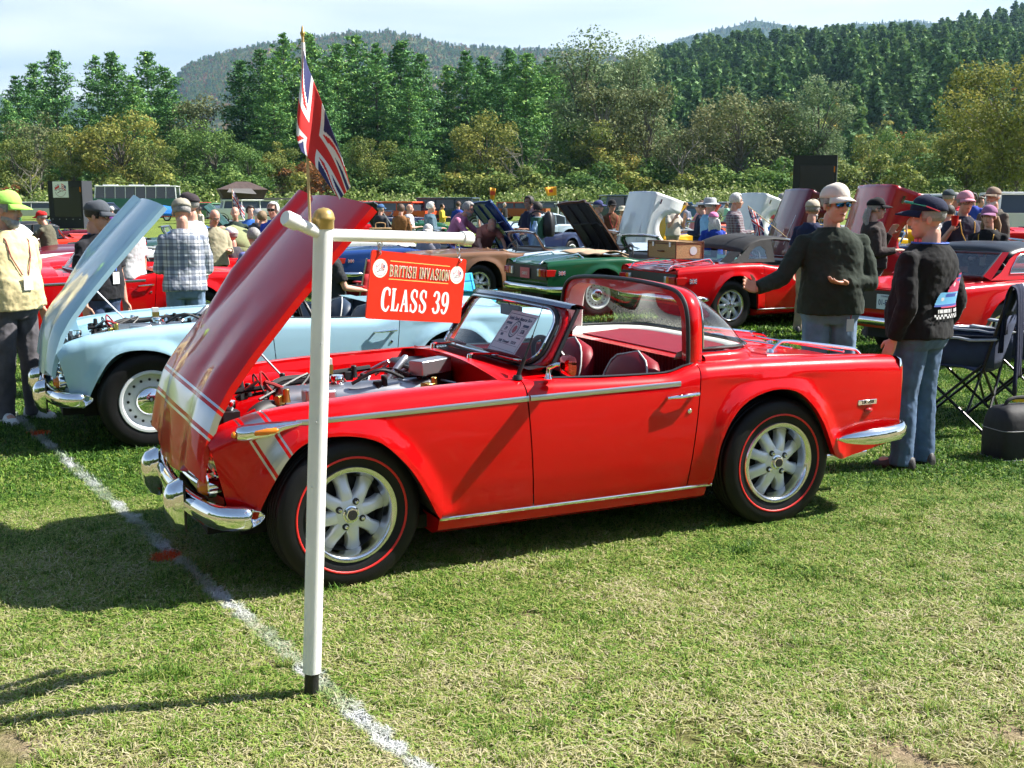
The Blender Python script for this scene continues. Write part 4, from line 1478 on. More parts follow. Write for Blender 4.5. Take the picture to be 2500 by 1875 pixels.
 for ys in (-.33, .33):
  st = MB()
  # backrest: rounded cushion, loft of ellipse-like sections
  rows = []
  for k in range(15):
   t = k / 14
   z = .34 + .535 * t
   ub = 1.50 + .13 * t
   hw = np.interp(t, [0, .3, .75, .88, .95, 1], [.19, .235, .225, .19, .14, .03])
   dp = np.interp(t, [0, .75, .9, .96, 1], [.07, .065, .06, .045, .01])
   rows.append([(ub + dp * abs(cos(a)) ** .6 * (1 if cos(a) > 0 else -1), ys + hw * abs(sin(a)) ** .7 * (1 if sin(a) > 0 else -1), z) for a in np.linspace(0, 2 * pi, 25)[:-1]])
  st.grid(rows, cu=True)
  rows = []
  for k in range(9):
   t = k / 8
   uu = 1.08 + .46 * t
   hw = np.interp(t, [0, .15, 1], [.16, .22, .22])
   h = np.interp(t, [0, .12, 1], [.07, .10, .08])
   rows.append([(uu, ys + hw * abs(cos(a)) ** .6 * (1 if cos(a) > 0 else -1), .38 + h * abs(sin(a)) ** .6 * (1 if sin(a) > 0 else -1)) for a in np.linspace(0, 2 * pi, 21)[:-1]])
  st.grid(rows, cu=True)
  so = st.build('seat', sm, car, 60)
  if hi:
   pp = MB()
   pp.tube([(1.50 + .13 * t - np.interp(t, [0, .75, .9, .96, 1], [.05, .045, .04, .03, .0]), ys + q * np.interp(t, [0, .3, .75, .88, .95, 1], [.175, .215, .207, .175, .13, .0]), .34 + .538 * t) for q, t in [(-1, x) for x in np.linspace(.25, 1, 14)] + [(1, x) for x in np.linspace(1, .25, 14)[1:]]], .005, 6)
   pp.build('piping', mat('cream_piping', (.7, .68, .62), rough=.5), so)
 # rear deck and boot lid
 dk = MB()
 ny = 18
 def deck_z(u, a):
  sag = np.interp(u, [1.7, 2.1, 3.06], [.0, .012, .075])
  return ztop(u) - sag * (1 - abs(a) ** 4) + .018 * (1 - a * a)
 rows = []
 for u2 in np.linspace(1.80, 3.03, 22):
  rows.append([(u2, (-1 + 2 * j / ny) * (yin(u2) - .001), deck_z(u2, -1 + 2 * j / ny)) for j in range(ny + 1)])
 dk.grid(rows)
 dk.grid([[(1.80, y, .868), (1.70, y, .868)] for y in (-.655, .655)])
 dk.build('rear_deck', pm, car)
 bl = MB()
 rows = []
 for u2 in np.linspace(2.30, 3.0, 14):
  rows.append([(u2, (-1 + 2 * j / ny) * .50, deck_z(u2, (-1 + 2 * j / ny) * .5 / yin(u2)) + .006) for j in range(ny + 1)])
 bl.grid(rows)
 rim = [rows[0], [(p[0] - .006, p[1], p[2] - .008) for p in rows[0]]]
 bl.grid(rim)
 for k in (0, -1):
  bl.grid([[r[k] for r in rows], [(r[k][0], r[k][1] * 1.012, r[k][2] - .008) for r in rows]])
 bl.build('boot_lid', pm, car)
 # tail
 if tail == 'tr6':
  tp = MB()
  tp.grid([[(3.03 - .02 * (z < .5), a * (np.interp(z, [.34, .5, .7, .8], [.66, .685, .685, .675])), z + (-.055 * (1 - a ** 4) if z > .75 else 0)) for a in np.linspace(-1, 1, 13)] for z in (.35, .45, .5, .78, .805)])
  tp.build('tail_panel', pm, car)
  kb = MB()
  kb.grid([[(3.05, a * .655, z) for a in np.linspace(-1, 1, 7)] for z in (.545, .74)])
  kb.grid([[(3.02, a * .665, z) for a in np.linspace(-1, 1, 7)] for z in (.535, .75)])
  kb.build('black_tail_panel', BLACK, car)
  for sgn in (-1, 1):
   lb = MB()
   for k, (y0, y1) in enumerate(((.655, .52), (.515, .46), (.455, .41))):
    lb.cm = (1, 0, 2)[k]
    lb.box((3.055, sgn * (y0 + y1) / 2, .65), (.045, y0 - y1, .11))
   lb.cm = 1
   lb.box((2.975, sgn * .690, .65), (.19, .022, .10))
   lo = lb.build('tail_lamp', [AMBER, REDLENS, CLEARLENS], car)
   bevel(lo, .008)
   fb = MB()
   # small union flag decal on the rear wing
   y = side_y(2.83, .65) + .004
   fb.box((2.83, sgn * y, .65), (.11, .003, .062))
   fb.cm = 1
   y += .002
   fb.box((2.83, sgn * y, .65), (.11, .003, .016))
   fb.box((2.83, sgn * y, .65), (.02, .003, .062))
   y += .0015
   fb.cm = 2
   fb.box((2.83, sgn * y, .65), (.11, .003, .008))
   fb.box((2.83, sgn * y, .65), (.01, .003, .062))
   for q in (-1, 1):
    fb.cm = 1
    fb.box((2.83, sgn * (y - .001), .65), (.115, .003, .006), Matrix.Rotation(q * .52, 3, 'Y'))
   fb.build('flag_badge', [mat('badge_blue', (.02, .03, .12), .3), mat('badge_white', (.7, .7, .7), .3), mat('badge_red', (.5, .02, .03), .3)], car)
  if plate:
   pb = MB()
   pb.box((3.065, 0, .63), (.006, .30, .15))
   po = pb.build('number_plate', plate[1], car)
   text_mesh('plate_text', plate[0], plate[3] if len(plate) > 3 else .085, plate[2], po, (3.070, 0, .62), (0, 1, 0), (0, 0, 1), .8, .001)
   if len(plate) > 4:
    text_mesh('plate_state', plate[4], .026, plate[2], po, (3.070, 0, .685), (0, 1, 0), (0, 0, 1))
 else:
  tp = MB()
  tp.grid([[(3.03 - .05 * (z < .5), a * (np.interp(z, [.34, .5, .7, .8], [.64, .675, .675, .66])), z + (-.06 * (1 - a ** 4) if z > .75 else 0)) for a in np.linspace(-1, 1, 13)] for z in (.35, .45, .55, .78, .80)])
  tp.build('tail_panel', pm, car)
  for sgn in (-1, 1):
   lb = MB()
   rows = []
   for k, z in enumerate((.545, .56, .60, .68, .76, .80, .812)):
    d = (.0, .035, .05, .055, .05, .03, .0)[k]
    w2 = (.03, .045, .05, .052, .052, .048, .02)[k]
    rows.append([(3.03 + d * max(0, cos(t)), sgn * (.635 + w2 * sin(t)), z) for t in np.linspace(-pi / 2, pi / 2, 9)])
   lb.grid(rows[:2])
   lb.grid(rows[4:])
   lb.cm = 1
   lb.grid(rows[1:5])
   lb.build('tail_lamp', [CHROME, REDLENS], car, 60)
   if sgn < 0 or hi:
    sd2 = MB()
    y = side_y(2.80, .548)
    sd2.ball((2.80, sgn * (y - .002), .548), (.03, .018, .016), 12, 8)
    sd2.build('side_reflector', REDLENS, car)
  bd = MB()
  y = side_y(2.78, .60) - .001
  bd.box((2.785, -y - .004, .593), (.125, .008, .026))
  bo = bd.build('badge', CHROME, car)
  bevel(bo, .002)
  text_mesh('badge_text', 'TR 250', .022, BLACK, bo, (2.785, -y - .0095, .593), (1, 0, 0), (0, 0, 1), 1.25, .0006, .0004)
 # bumpers
 for (uc, sgnu, z) in ((3.075, 1, .43),):
  bb = MB()
  path = [(2.58, -.735), (2.72, -.765), (2.9, -.76), (3.02, -.72), (3.075, -.62), (3.085, -.3), (3.085, 0)]
  path = path + [(p[0], -p[1]) for p in path[::-1][1:]]
  path = crom(path, 3)
  sec = [(0, -.052), (.022, -.048), (.034, -.022), (.036, 0), (.032, .024), (.018, .046), (-.012, .048)]
  rows = []
  for i, p in enumerate(path):
   t = path[min(i + 1, len(path) - 1)] - path[max(i - 1, 0)]
   nrm = np.array([t[1], -t[0]]) / np.hypot(*t)
   e = min(i, len(path) - 1 - i)
   k = min(1, (.03 + e * .24) ** .5)
   rows.append([(p[0] + nrm[0] * d * k, p[1] + nrm[1] * d * k, .418 + .012 * (p[0] - 2.6) / .5 + h * k * .85) for d, h in sec])
  bb.grid(rows)
  for r_ in (rows[0], rows[-1]):
   bb.add(r_, [tuple(range(len(r_)))])
  bo = bb.build('rear_bumper', CHROME, car, 70)
  solid(bo, .003, 1)
 # front
 if nose:
  fp = MB()
  # lower valance and nose panel around the grille mouth
  rows = []
  for z, du, hw in ((.30, .07, .50), (.33, .02, .56), (.38, -.005, .585), (.425, -.012, .59)):
   rows.append([(-.535 + du + .05 * a * a * (1 if abs(a) > .8 else .8), a * hw, z) for a in np.linspace(-1, 1, 17)])
  fp.grid(rows, flip=True)
  fp.build('front_valance', pm, car)
  gb = MB()
  gb.grid([[(-.46, a * .56, z) for a in np.linspace(-1, 1, 5)] for z in (.34, .70)], flip=True)
  gb.build('grille_back', DARK, car)
  gr = MB()
  for k in range(5):
   z = .435 + .028 * k
   gr.tube([(-.55 + .05 * a * a, a * .36, z) for a in np.linspace(-1, 1, 12)], .006, 5)
  gr.tube([(-.56 + .05 * a * a, a * .40, .42) for a in np.linspace(-1, 1, 12)], .010, 6)
  gr.build('grille', CHROME, car)
  for sgn in (-1, 1):
   hl = MB()
   hl.lathe([(.0005, -.535), (.05, -.53), (.078, -.51), (.085, -.49)], 24, c=(0, sgn * .455, .58), axis='X')
   ho = hl.build('headlight', CLEARLENS, car)
   hr = MB()
   hr.lathe([(.082, -.515), (.094, -.505), (.098, -.48), (.098, -.42)], 24, c=(0, sgn * .455, .58), axis='X')
   hr.build('headlight_ring', CHROME, ho)
   il = MB()
   il.lathe([(.0005, -.582), (.025, -.576), (.04, -.555), (.044, -.53)], 16, c=(0, sgn * .47, .455), axis='X')
   io = il.build('indicator', AMBER, car)
   ir = MB()
   ir.lathe([(.044, -.545), (.052, -.54), (.055, -.49)], 16, c=(0, sgn * .47, .455), axis='X')
   ir.build('indicator_ring', CHROME, io)
  fb = MB()
  path = crom([(-.36, -.715), (-.44, -.71), (-.53, -.64), (-.585, -.45), (-.61, -.2), (-.615, 0)], 4)
  path = np.vstack([path, [(p[0], -p[1]) for p in path[::-1][1:]]])
  sec = [(-.01, -.052), (.016, -.047), (.032, -.02), (.034, .004), (.028, .026), (.012, .044), (-.016, .045)]
  rows = []
  for i, p in enumerate(path):
   t = path[min(i + 1, len(path) - 1)] - path[max(i - 1, 0)]
   nrm = np.array([-t[1], t[0]]) / np.hypot(*t)
   nrm = nrm * (1 if nrm[0] < .2 else 1)
   e = min(i, len(path) - 1 - i)
   k = min(1, (.02 + e * .24) ** .5)
   if nrm[0] > 0:
    nrm = -nrm
   rows.append([(p[0] + nrm[0] * d * k, p[1] + nrm[1] * d * k, .365 + h * k) for d, h in sec])
  fb.grid(rows, flip=True)
  for r_ in (rows[0], rows[-1]):
   fb.add(r_, [tuple(range(len(r_)))])
  bo = fb.build('front_bumper', CHROME, car, 70)
  solid(bo, .003, -1)
  for sgn in (-1, 1):
   ov = MB()
   rows = []
   for k, (z, d, w2) in enumerate(((.235, .01, .030), (.25, .04, .044), (.29, .062, .052), (.35, .075, .056), (.41, .072, .054), (.445, .052, .048), (.465, .01, .034))):
    rows.append([(-.622 - d * 1.1 * cos(t) ** .7 if cos(t) > 0 else -.622, sgn * .345 + w2 * 1.1 * sin(t), z) for t in np.linspace(-pi / 2 + .02, pi / 2 - .02, 11)])
   ov.grid(rows, flip=True)
   oo = ov.build('overrider', CHROME, car, 70)
   g = MB()
   g.tube([(-.622, sgn * .345 + .060 * q, z) for z in (.25, .32, .40, .45) for q in (1,)], .006, 5)
   g.tube([(-.622, sgn * .345 - .060, z) for z in (.25, .32, .40, .45)], .006, 5)
   g.build('overrider_seal', BLACK, oo)
 # bonnet
 kb = 'hi' if hi else 'lo'
 if kb not in BON_CACHE:
  BON_CACHE[kb] = bonnet_mesh(hi)
 bme = BON_CACHE[kb].copy()
 bme.materials.clear()
 bme.materials.append(bonnet_mat or pm)
 bo = link('bonnet', bme, car)
 um = MB()
 nq, ns = 10, 10
 um.grid([[bonnet_pt(.03 + .94 * i / ns, (-1 + 2 * j / nq) * .95) + Vector((0, 0, -.028)) for j in range(nq + 1)] for i in range(ns + 1)], flip=True)
 for q in (-.55, 0, .55):
  um.tube([bonnet_pt(s, q) + Vector((0, 0, -.035)) for s in np.linspace(.1, .95, 8)], .022, 6)
 um.tube([bonnet_pt(.62, q) + Vector((0, 0, -.035)) for q in np.linspace(-.9, .9, 8)], .022, 6)
 uo = um.build('bonnet_underside', under or pm, bo)
 if bonnet:
  hinge_rot(bo, bonnet)
 # engine bay
 bay = MB()
 bay.grid([[(u2, sgn * (yin(u2) - .004), ztop(u2) - .012), (u2, sgn * (yin(u2) - .03), ztop(u2) - .05), (u2, sgn * (yin(u2) - .035), ztop(u2) - .12), (u2, sgn * .40, .60), (u2, sgn * .38, .36)] for sgn in (-1,) for u2 in np.linspace(-.52, .80, 12)], flip=True)
 bay.grid([[(u2, (yin(u2) - .004), ztop(u2) - .012), (u2, (yin(u2) - .03), ztop(u2) - .05), (u2, (yin(u2) - .035), ztop(u2) - .12), (u2, .40, .60), (u2, .38, .36)] for u2 in np.linspace(-.52, .80, 12)])
 bay.add([(.78, -.60, .36), (.78, .60, .36), (.78, .60, .85), (.78, -.60, .85)], [(0, 1, 2, 3)])
 bay.build('engine_bay', pm, car, 30)
 if engine:
  build_engine(car, pm)
 if top == 'hard':
  hard_top(car, pm)
 elif top == 'soft':
  soft_top(car)
 return car
def build_engine(car, pm):
 e = MB()
 e.box((.26, -.02, .50), (.80, .34, .34))
 e.box((.25, .18, .60), (.7, .10, .10))
 bo = e.build('engine_block', mat('engine_dark', (.03, .03, .032), rough=.6, noise=.3), car)
 r = MB()
 rows = []
 for u in (-.14, -.12, .60, .62):
  k = .8 if u in (-.14, .62) else 1
  rows.append([(u, -.05 + .085 * k * cos(t) * (1.0), .67 + .11 * k * abs(sin(t)) ** .7) for t in np.linspace(0, pi, 11)])
 r.grid(rows)
 r.add(rows[0], [tuple(range(11))])
 r.add(rows[-1], [tuple(range(11))[::-1]])
 bevel(r.build('rocker_cover', mat('rocker_silver', (.36, .37, .39), rough=.3, metal=.9, noise=.2, nscale=12), bo, 40), .006)
 c = MB()
 c.lathe([(.0, .815), (.030, .815), (.034, .808), (.034, .785), (.026, .78), (.026, .76)], 14, c=(.15, -.05, 0))
 c.build('oil_cap', CHROME, bo)
 # ducts / hoses
 h = MB()
 h.tube(crom([(-.32, -.34, .62), (-.30, -.32, .69), (-.24, -.27, .715), (-.16, -.25, .70)], 5), .045, 10)
 h.build('air_hose', mat('hose_black', (.02, .02, .02), rough=.55), bo)
 b2 = MB()
 b2.box((-.11, -.24, .705), (.10, .08, .06))
 b2.tube([(-.16, -.25, .70), (-.06, -.25, .70)], .035, 8)
 b2.build('carburettor', STEEL, bo)
 a2 = MB()
 a2.box((.02, -.20, .735), (.14, .10, .09))
 bevel(a2.build('carburettor_body', STEEL, bo), .01)
 for i, P in enumerate(([(-.30, .12, .74), (-.05, .10, .765), (.18, .06, .79)], [(.2, -.12, .78), (.33, -.14, .84), (.46, -.10, .79)], [(-.2, -.05, .70), (-.1, .1, .78), (.1, .2, .78), (.4, .22, .80)],
      [(.3, .10, .77), (.42, .02, .82), (.5, -.1, .80)], [(.48, .1, .76), (.60, .05, .83), (.66, -.05, .80)])):
  t = MB()
  t.tube(crom(P, 5), (.012, .009, .014, .007, .012)[i], 8)
  t.build('hose', (BLACK, BLACK, mat('hose_black', (.02, .02, .02), .55), BLACK, STEEL)[i], bo)
 s2 = MB()
 s2.box((.18, .22, .80), (.05, .05, .06))
 s2.cm = 1
 s2.box((.18, .22, .845), (.045, .045, .03))
 s2.build('fluid_bottle', [mat('brass', (.55, .4, .1), .3, 1.0), WHITE], bo)
 hb = MB()
 hb.box((.62, -.05, .83), (.22, .09, .07), Matrix.Rotation(.5, 3, 'Z'))
 hb.tube([(.38, -.02, .74), (.50, 0, .86), (.52, .02, .87)], .018, 8)
 bevel(hb.build('heater_pipe', mat('grey_alloy', (.5, .51, .53), .35, .9), bo), .008)
 bt = MB()
 bt.box((.66, .2, .76), (.20, .42, .12))
 bevel(bt.build('heater_box', BLACK, bo), .02)
 rg = np.random.default_rng(4)
 for k in range(26):      # wiring, small fittings and clips
  x0, y0 = rg.uniform(-.3, .62), rg.uniform(-.30, .34)
  z0 = .70 + .06 * rg.random()
  t = MB()
  if k % 2:
   P = [(x0, y0, z0), (x0 + rg.uniform(-.1, .1), y0 + rg.uniform(-.1, .1), z0 + rg.uniform(.02, .09)), (x0 + rg.uniform(-.2, .2), y0 + rg.uniform(-.15, .15), z0 - .02)]
   t.tube(crom(P, 4), rg.uniform(.004, .010), 6)
   t.build('cable', (BLACK, BLACK, STEEL, mat('wire_red', (.3, .02, .02), .5))[int(rg.integers(0, 4))], bo)
  else:
   t.box((x0, y0, z0 + .01), tuple(rg.uniform(.02, .06, 3)), float(rg.uniform(0, 3)))
   t.lathe([(.0, z0 + .06), (.014, z0 + .06), (.016, z0 + .02), (.02, z0)], 10, c=(x0 + .03, y0, 0))
   bevel(t.build('fitting', (BLACK, STEEL, mat('brass', (.55, .4, .1), .3, 1.0), DARK)[int(rg.integers(0, 4))], bo), .004)
 fl = MB()
 fl.add([(-.5, -.40, .52), (.78, -.40, .52), (.78, .40, .52), (-.5, .40, .52)], [(0, 1, 2, 3)])
 fl.build('bay_dark_sheet', DARK, car)  # added black sheet, darkens the bay between the engine parts
 rd = MB()
 rd.box((-.40, 0, .56), (.05, .56, .30))
 rd.box((-.40, -.30, .70), (.07, .07, .06))
 rd.cm = 1
 rd.lathe([(.0, .77), (.028, .77), (.03, .745), (.02, .73), (.02, .70)], 12, c=(-.40, -.28, 0))
 rd.build('radiator', [BLACK, CHROME], car)
 st = MB()
 st.tube([(.02, .30, .72), (-.22, .28, 1.0)], .006, 6)
 st.build('bonnet_stay', STEEL, car)
 for sgn in (-1, 1):
  br = MB()
  br.prism([(-.50, .56), (-.40, .55), (-.32, .66), (-.345, .775), (-.39, .755), (-.45, .66)], .012, (0, sgn * .545, 0))
  o = br.build('hinge_bracket', pm, car)
  nb = MB()
  nb.box((-.36, sgn * .56, .68), (.20, .012, .035), Matrix.Rotation(.45, 3, 'Y'))
  nb.build('hinge_link', pm, o)
  bt2 = MB()
  bt2.lathe([(.0005, -.590 if sgn < 0 else .590), (.014, -.590 if sgn < 0 else .590), (.014, sgn * .565)], 10, c=(-.40, 0, .70), axis='Y')
  bt2.build('hinge_bolt', STEEL, o)
  iw = MB()
  # inner wing dome over the wheel
  rows = []
  for u2 in np.linspace(-.38, .36, 12):
   zt = .60 + .16 * sqrt(max(0, 1 - ((u2 + .01) / .385) ** 2))
   rows.append([(u2, sgn * .56, min(zt, ztop(u2) - .035)), (u2, sgn * .46, min(zt + .01, ztop(u2) - .02)), (u2, sgn * .40, zt - .03), (u2, sgn * .37, zt - .13), (u2, sgn * .36, .45)])
  iw.grid(rows, flip=sgn < 0)
  iw.build('inner_wing', pm, car, 60)
def hoop_path(k=1.0):
 P = [(-.645, .855), (-.642, .95), (-.632, 1.06), (-.605, 1.135), (-.545, 1.182), (-.44, 1.203), (-.22, 1.215), (0, 1.218)]
 P = P + [(-a, b) for a, b in P[::-1][1:]]
 return crom(P, 4)
def surrey_back(car, pm, sm):
 H = hoop_path()
 cen = np.array([0, .95])
 def off(p, d):
  v = p - cen
  v = v / np.hypot(*v)
  return p + v * d
 b = MB()
 # outer band between the front edge u=1.715 and rear edge u=1.79
 rows = [[(1.716, *off(p, -.004)), (1.722, *off(p, .006)), (1.755, *off(p, .010)), (1.792, *off(p, .002)), (1.797, *off(p, -.010))] for p in H]
 b.grid(rows)
 # red front face going inwards
 b.grid([[(1.716, *off(p, -.004)), (1.718, *off(p, -.06))] for p in H], flip=True)
 ho = b.build('surrey_hoop', pm, car, 60)
 c = MB()
 c.grid([[(1.718, *off(p, -.06)), (1.745, *off(p, -.072)), (1.80, *off(p, -.08)), (1.815, *off(p, -.060)), (1.80, *off(p, -.012))] for p in H if p[1] > .875], flip=True)
 c.build('hoop_lining', mat('cream_lining', (.68, .66, .6), rough=.6, noise=.05), ho)
 k = MB()
 k.tube([(1.712, *off(p, .004)) for p in H], .011, 8)
 k.build('hoop_seal', BLACK, ho)
 # wrap-around rear window
 nb = len(H)
 bot = []
 for i in range(nb):
  t = -1 + 2 * i / (nb - 1)
  th = t * pi / 2
  # plan curve of the window's foot
  yb = .605 * np.sign(t) * abs(sin(th)) ** .38
  ub = 1.80 + .40 * max(0, cos(th)) ** .55
  bot.append((ub, yb, .905))
 topc = [(1.797, *off(p, -.012)) for p in H]
 g = MB()
 rows = []
 # arrange the upper edge: the lower ends of the hoop belong to the band below the glass
 for i in range(nb):
  tp = Vector(topc[i])
  if tp.z < .915:
   tp.z = .915
  rows.append([Vector(bot[i]).lerp(tp, q) + Vector((.022 * sin(pi * q), 0, .012 * sin(pi * q))) for q in np.linspace(0, 1, 9)])
 g.grid(rows)
 g.build('rear_window', GLASS, ho, 180)
 f = MB()
 f.grid([[(p[0] + .025, p[1] * 1.055, .850), (p[0] + .020, p[1] * 1.045, .875), (p[0] + .008, p[1] * 1.02, .892), (p[0] - .008, p[1] * .985, .896)] for p in bot])
 f.build('window_base', pm, ho, 60)
 w = MB()
 w.grid([[(p[0] - .005, p[1] * .975, .90), (p[0] - .035, p[1] * .93, .91), (p[0] - .075, p[1] * .88, .89), (p[0] - .085, p[1] * .86, .855)] for p in bot], flip=True)
 w.build('parcel_trim', mat('cream_lining', (.68, .66, .6), rough=.6), ho, 60)
 sh = MB()
 sh.grid([[(1.79, max(-.64, min(.64, p[1] * 1.05)), .874), (1.79 + (p[0] - 1.79) * .5, p[1] * .95, .884), (p[0] - .07, p[1] * .885, .893)] for p in bot])
 sh.build('rear_shelf', sm, ho, 60)
 def loop(mb, r, o):
  low = [Vector(p) + Vector((o, 0, .006)) for p in bot]
  up = [r_[-1] + Vector((o, 0, 0)) for r_ in rows]
  mb.tube(low + up[::-1], r, 7, closed=True)
 kk = MB()
 loop(kk, .010, .002)
 kk.build('rear_window_rubber', BLACK, ho)
 cc = MB()
 loop(cc, .006, .010)
 cc.build('rear_window_chrome', CHROME, ho)
def hard_top(car, pm):
 rm = mat('vinyl_roof', (.012, .014, .018), rough=.4, bump=.1, bscale=200)
 b = MB()
 rows = []
 US = np.linspace(1.07, 2.04, 16)
 zc = lambda u: np.interp(u, [1.07, 1.25, 1.5, 1.8, 1.98, 2.12, 2.32], [1.165, 1.20, 1.225, 1.22, 1.185, 1.09, .885])
 for u in US:
  z = zc(u)
  rows.append([(u, .585 * np.sign(a) * abs(a) ** .9 * (1.0 + .06 * (1 if u > 2.1 else 0)), z - .07 * abs(a) ** 3.5) for a in np.linspace(-1, 1, 15)])
 b.grid(rows)
 ho = b.build('hardtop_roof', rm, car, 60)
 solid(ho, .02, 1)
 for sgn in (-1, 1):
  s = MB()
  zr = lambda u: zc(u) - .07
  out = [(1.64, .86), (1.64, zr(1.64)), (1.8, zr(1.8)), (1.95, zr(1.95) - .0), (2.05, zr(2.05)), (2.20, zr(2.2)), (2.36, .865)]
  inn = [(1.70, .925), (1.70, 1.10), (1.80, 1.118), (1.90, 1.105), (1.94, 1.085), (2.04, .98), (2.08, .925)]
  yo = lambda z: sgn * np.interp(z, [.86, 1.12], [.645, .588])
  s.grid([[(p[0], yo(p[1]), p[1]) for p in out], [(p[0], yo(p[1]), p[1]) for p in inn]], flip=sgn < 0)
  s.grid([[(2.36, yo(.865), .865), (1.64, yo(.86), .86)], [(2.08, yo(.925), .925), (1.70, yo(.925), .925)]], flip=sgn < 0)
  s.build('quarter_panel', pm, ho, 40)
  g = MB()
  g.add([(p[0], yo(p[1]) - sgn * .004, p[1]) for p in inn], [tuple(range(len(inn)))])
  g.build('quarter_window', GLASSD, ho)
  c = MB()
  c.tube([(p[0], yo(p[1]) + sgn * .004, p[1]) for p in inn], .008, 6, closed=True)
  c.build('quarter_chrome', CHROME, ho)
 P = [[(2.345 - .30 * t, a * (.53 - .03 * t), .895 + .225 * t) for a in np.linspace(-1, 1, 7)] for t in np.linspace(0, 1, 4)]
 rg = MB()
 rg.grid(P)
 rg.build('rear_window', GLASSD, ho)
 fr = MB()
 fr.tube(P[0] + [r[-1] for r in P[1:]] + P[-1][::-1][1:] + [r[0] for r in P[1:-1]][::-1], .016, 6, closed=True)
 fr.build('rear_window_frame', mat('frame_grey', (.10, .11, .12), .3, .5), ho)
 for sgn in (-1, 1):
  cp = MB()
  cp.grid([[(2.36 - .31 * t, sgn * (.645 - .055 * t), .865 + .27 * t), (2.345 - .30 * t, sgn * (.525 - .03 * t), .895 + .225 * t + .012)] for t in np.linspace(0, 1, 5)])
  cp.build('rear_pillar', pm, ho, 60)
def soft_top(car):
 cm = mat('black_canvas', (.014, .014, .015), rough=.75, bump=.35, bscale=14, noise=.2, nscale=10)
 zc = lambda u: np.interp(u, [1.08, 1.2, 1.45, 1.7, 1.85, 2.0, 2.18], [1.16, 1.195, 1.215, 1.195, 1.15, 1.03, .88])
 b = MB()
 rows = []
 for u in np.linspace(1.08, 2.0, 16):
  rows.append([(u, .57 * np.sign(a) * abs(a) ** .9, zc(u) - .05 * abs(a) ** 3 - .008 * sin(a * 3)) for a in np.linspace(-1, 1, 15)])
 b.grid(rows)
 ho = b.build('soft_top', cm, car, 60)
 solid(ho, .012, 1)
 # rear section with clear window and flanks
 rb = MB()
 zr = lambda u: zc(u) - .05
 for sgn in (-1, 1):
  out = [(1.50, .865), (1.52, zr(1.52)), (1.7, zr(1.7)), (1.85, zr(1.85)), (2.0, zr(2.0)), (2.20, .865)]
  inn = [(1.62, .91), (1.63, 1.02), (1.70, 1.075), (1.78, 1.06), (1.88, .99), (1.92, .91)]
  yo = lambda z: sgn * np.interp(z, [.86, 1.12], [.645, .572])
  rb.grid([[(p[0], yo(p[1]), p[1]) for p in out], [(p[0], yo(p[1]), p[1]) for p in inn]], flip=sgn < 0)
  rb.grid([[(2.2, yo(.865), .865), (1.5, yo(.865), .865)], [(1.92, yo(.91), .91), (1.62, yo(.91), .91)]])
  g = MB()
  g.add([(p[0], yo(p[1]) - sgn * .003, p[1]) for p in inn], [tuple(range(len(inn)))])
  g.build('side_window', glass('vinyl_window', (.6, .66, .72), .16), ho)
 rb.grid([[(2.21 - .20 * t, a * (.645 - .06 * t), .865 + .135 * t) for a in (-1, -.62)] for t in np.linspace(0, 1, 3)])
 rb.grid([[(2.21 - .20 * t, a * (.645 - .06 * t), .865 + .135 * t) for a in (.62, 1)] for t in np.linspace(0, 1, 3)])
 rb.build('soft_top_flank', cm, ho)
 g = MB()
 g.grid([[(2.21 - .20 * t, a * (.645 - .06 * t), .865 + .135 * t) for a in (-.62, .62)] for t in np.linspace(0, 1, 3)])
 g.build('rear_window', glass('vinyl_window', (.6, .66, .72), .16), ho)
def luggage_rack(car, u0=2.42, u1=3.0, hw=.40, slats=0, h=.055):
 o = MB()
 zb = lambda u: ztop(u) - np.interp(u, [1.7, 2.1, 3.06], [0, .01, .062]) + .02
 for y in (-hw, hw):
  P = [(u0 - .02, y, zb(u0)), (u0 + .03, y, zb(u0) + h * .8), (u0 + .08, y, zb(u0) + h), ((u0 + u1) / 2, y, zb((u0 + u1) / 2) + h), (u1 - .06, y, zb(u1) + h), (u1 - .01, y, zb(u1) + h * .7), (u1 + .03, y, zb(u1))]
  o.tube(crom(P, 4), .0095, 8)
 for u in ([u0 + .12, u1 - .1] if not slats else np.linspace(u0 + .05, u1 - .05, slats)):
  o.tube([(u, -hw, zb(u) + h * .5), (u, hw, zb(u) + h * .5)], .007, 6)
 for u in (u0 - .02, u1 + .03):
  for y in (-hw, hw):
   o.lathe([(.0, .02), (.016, .016), (.022, .0)], 10, c=(u, y, zb(u)))
 return o.build('luggage_rack', CHROME, car)
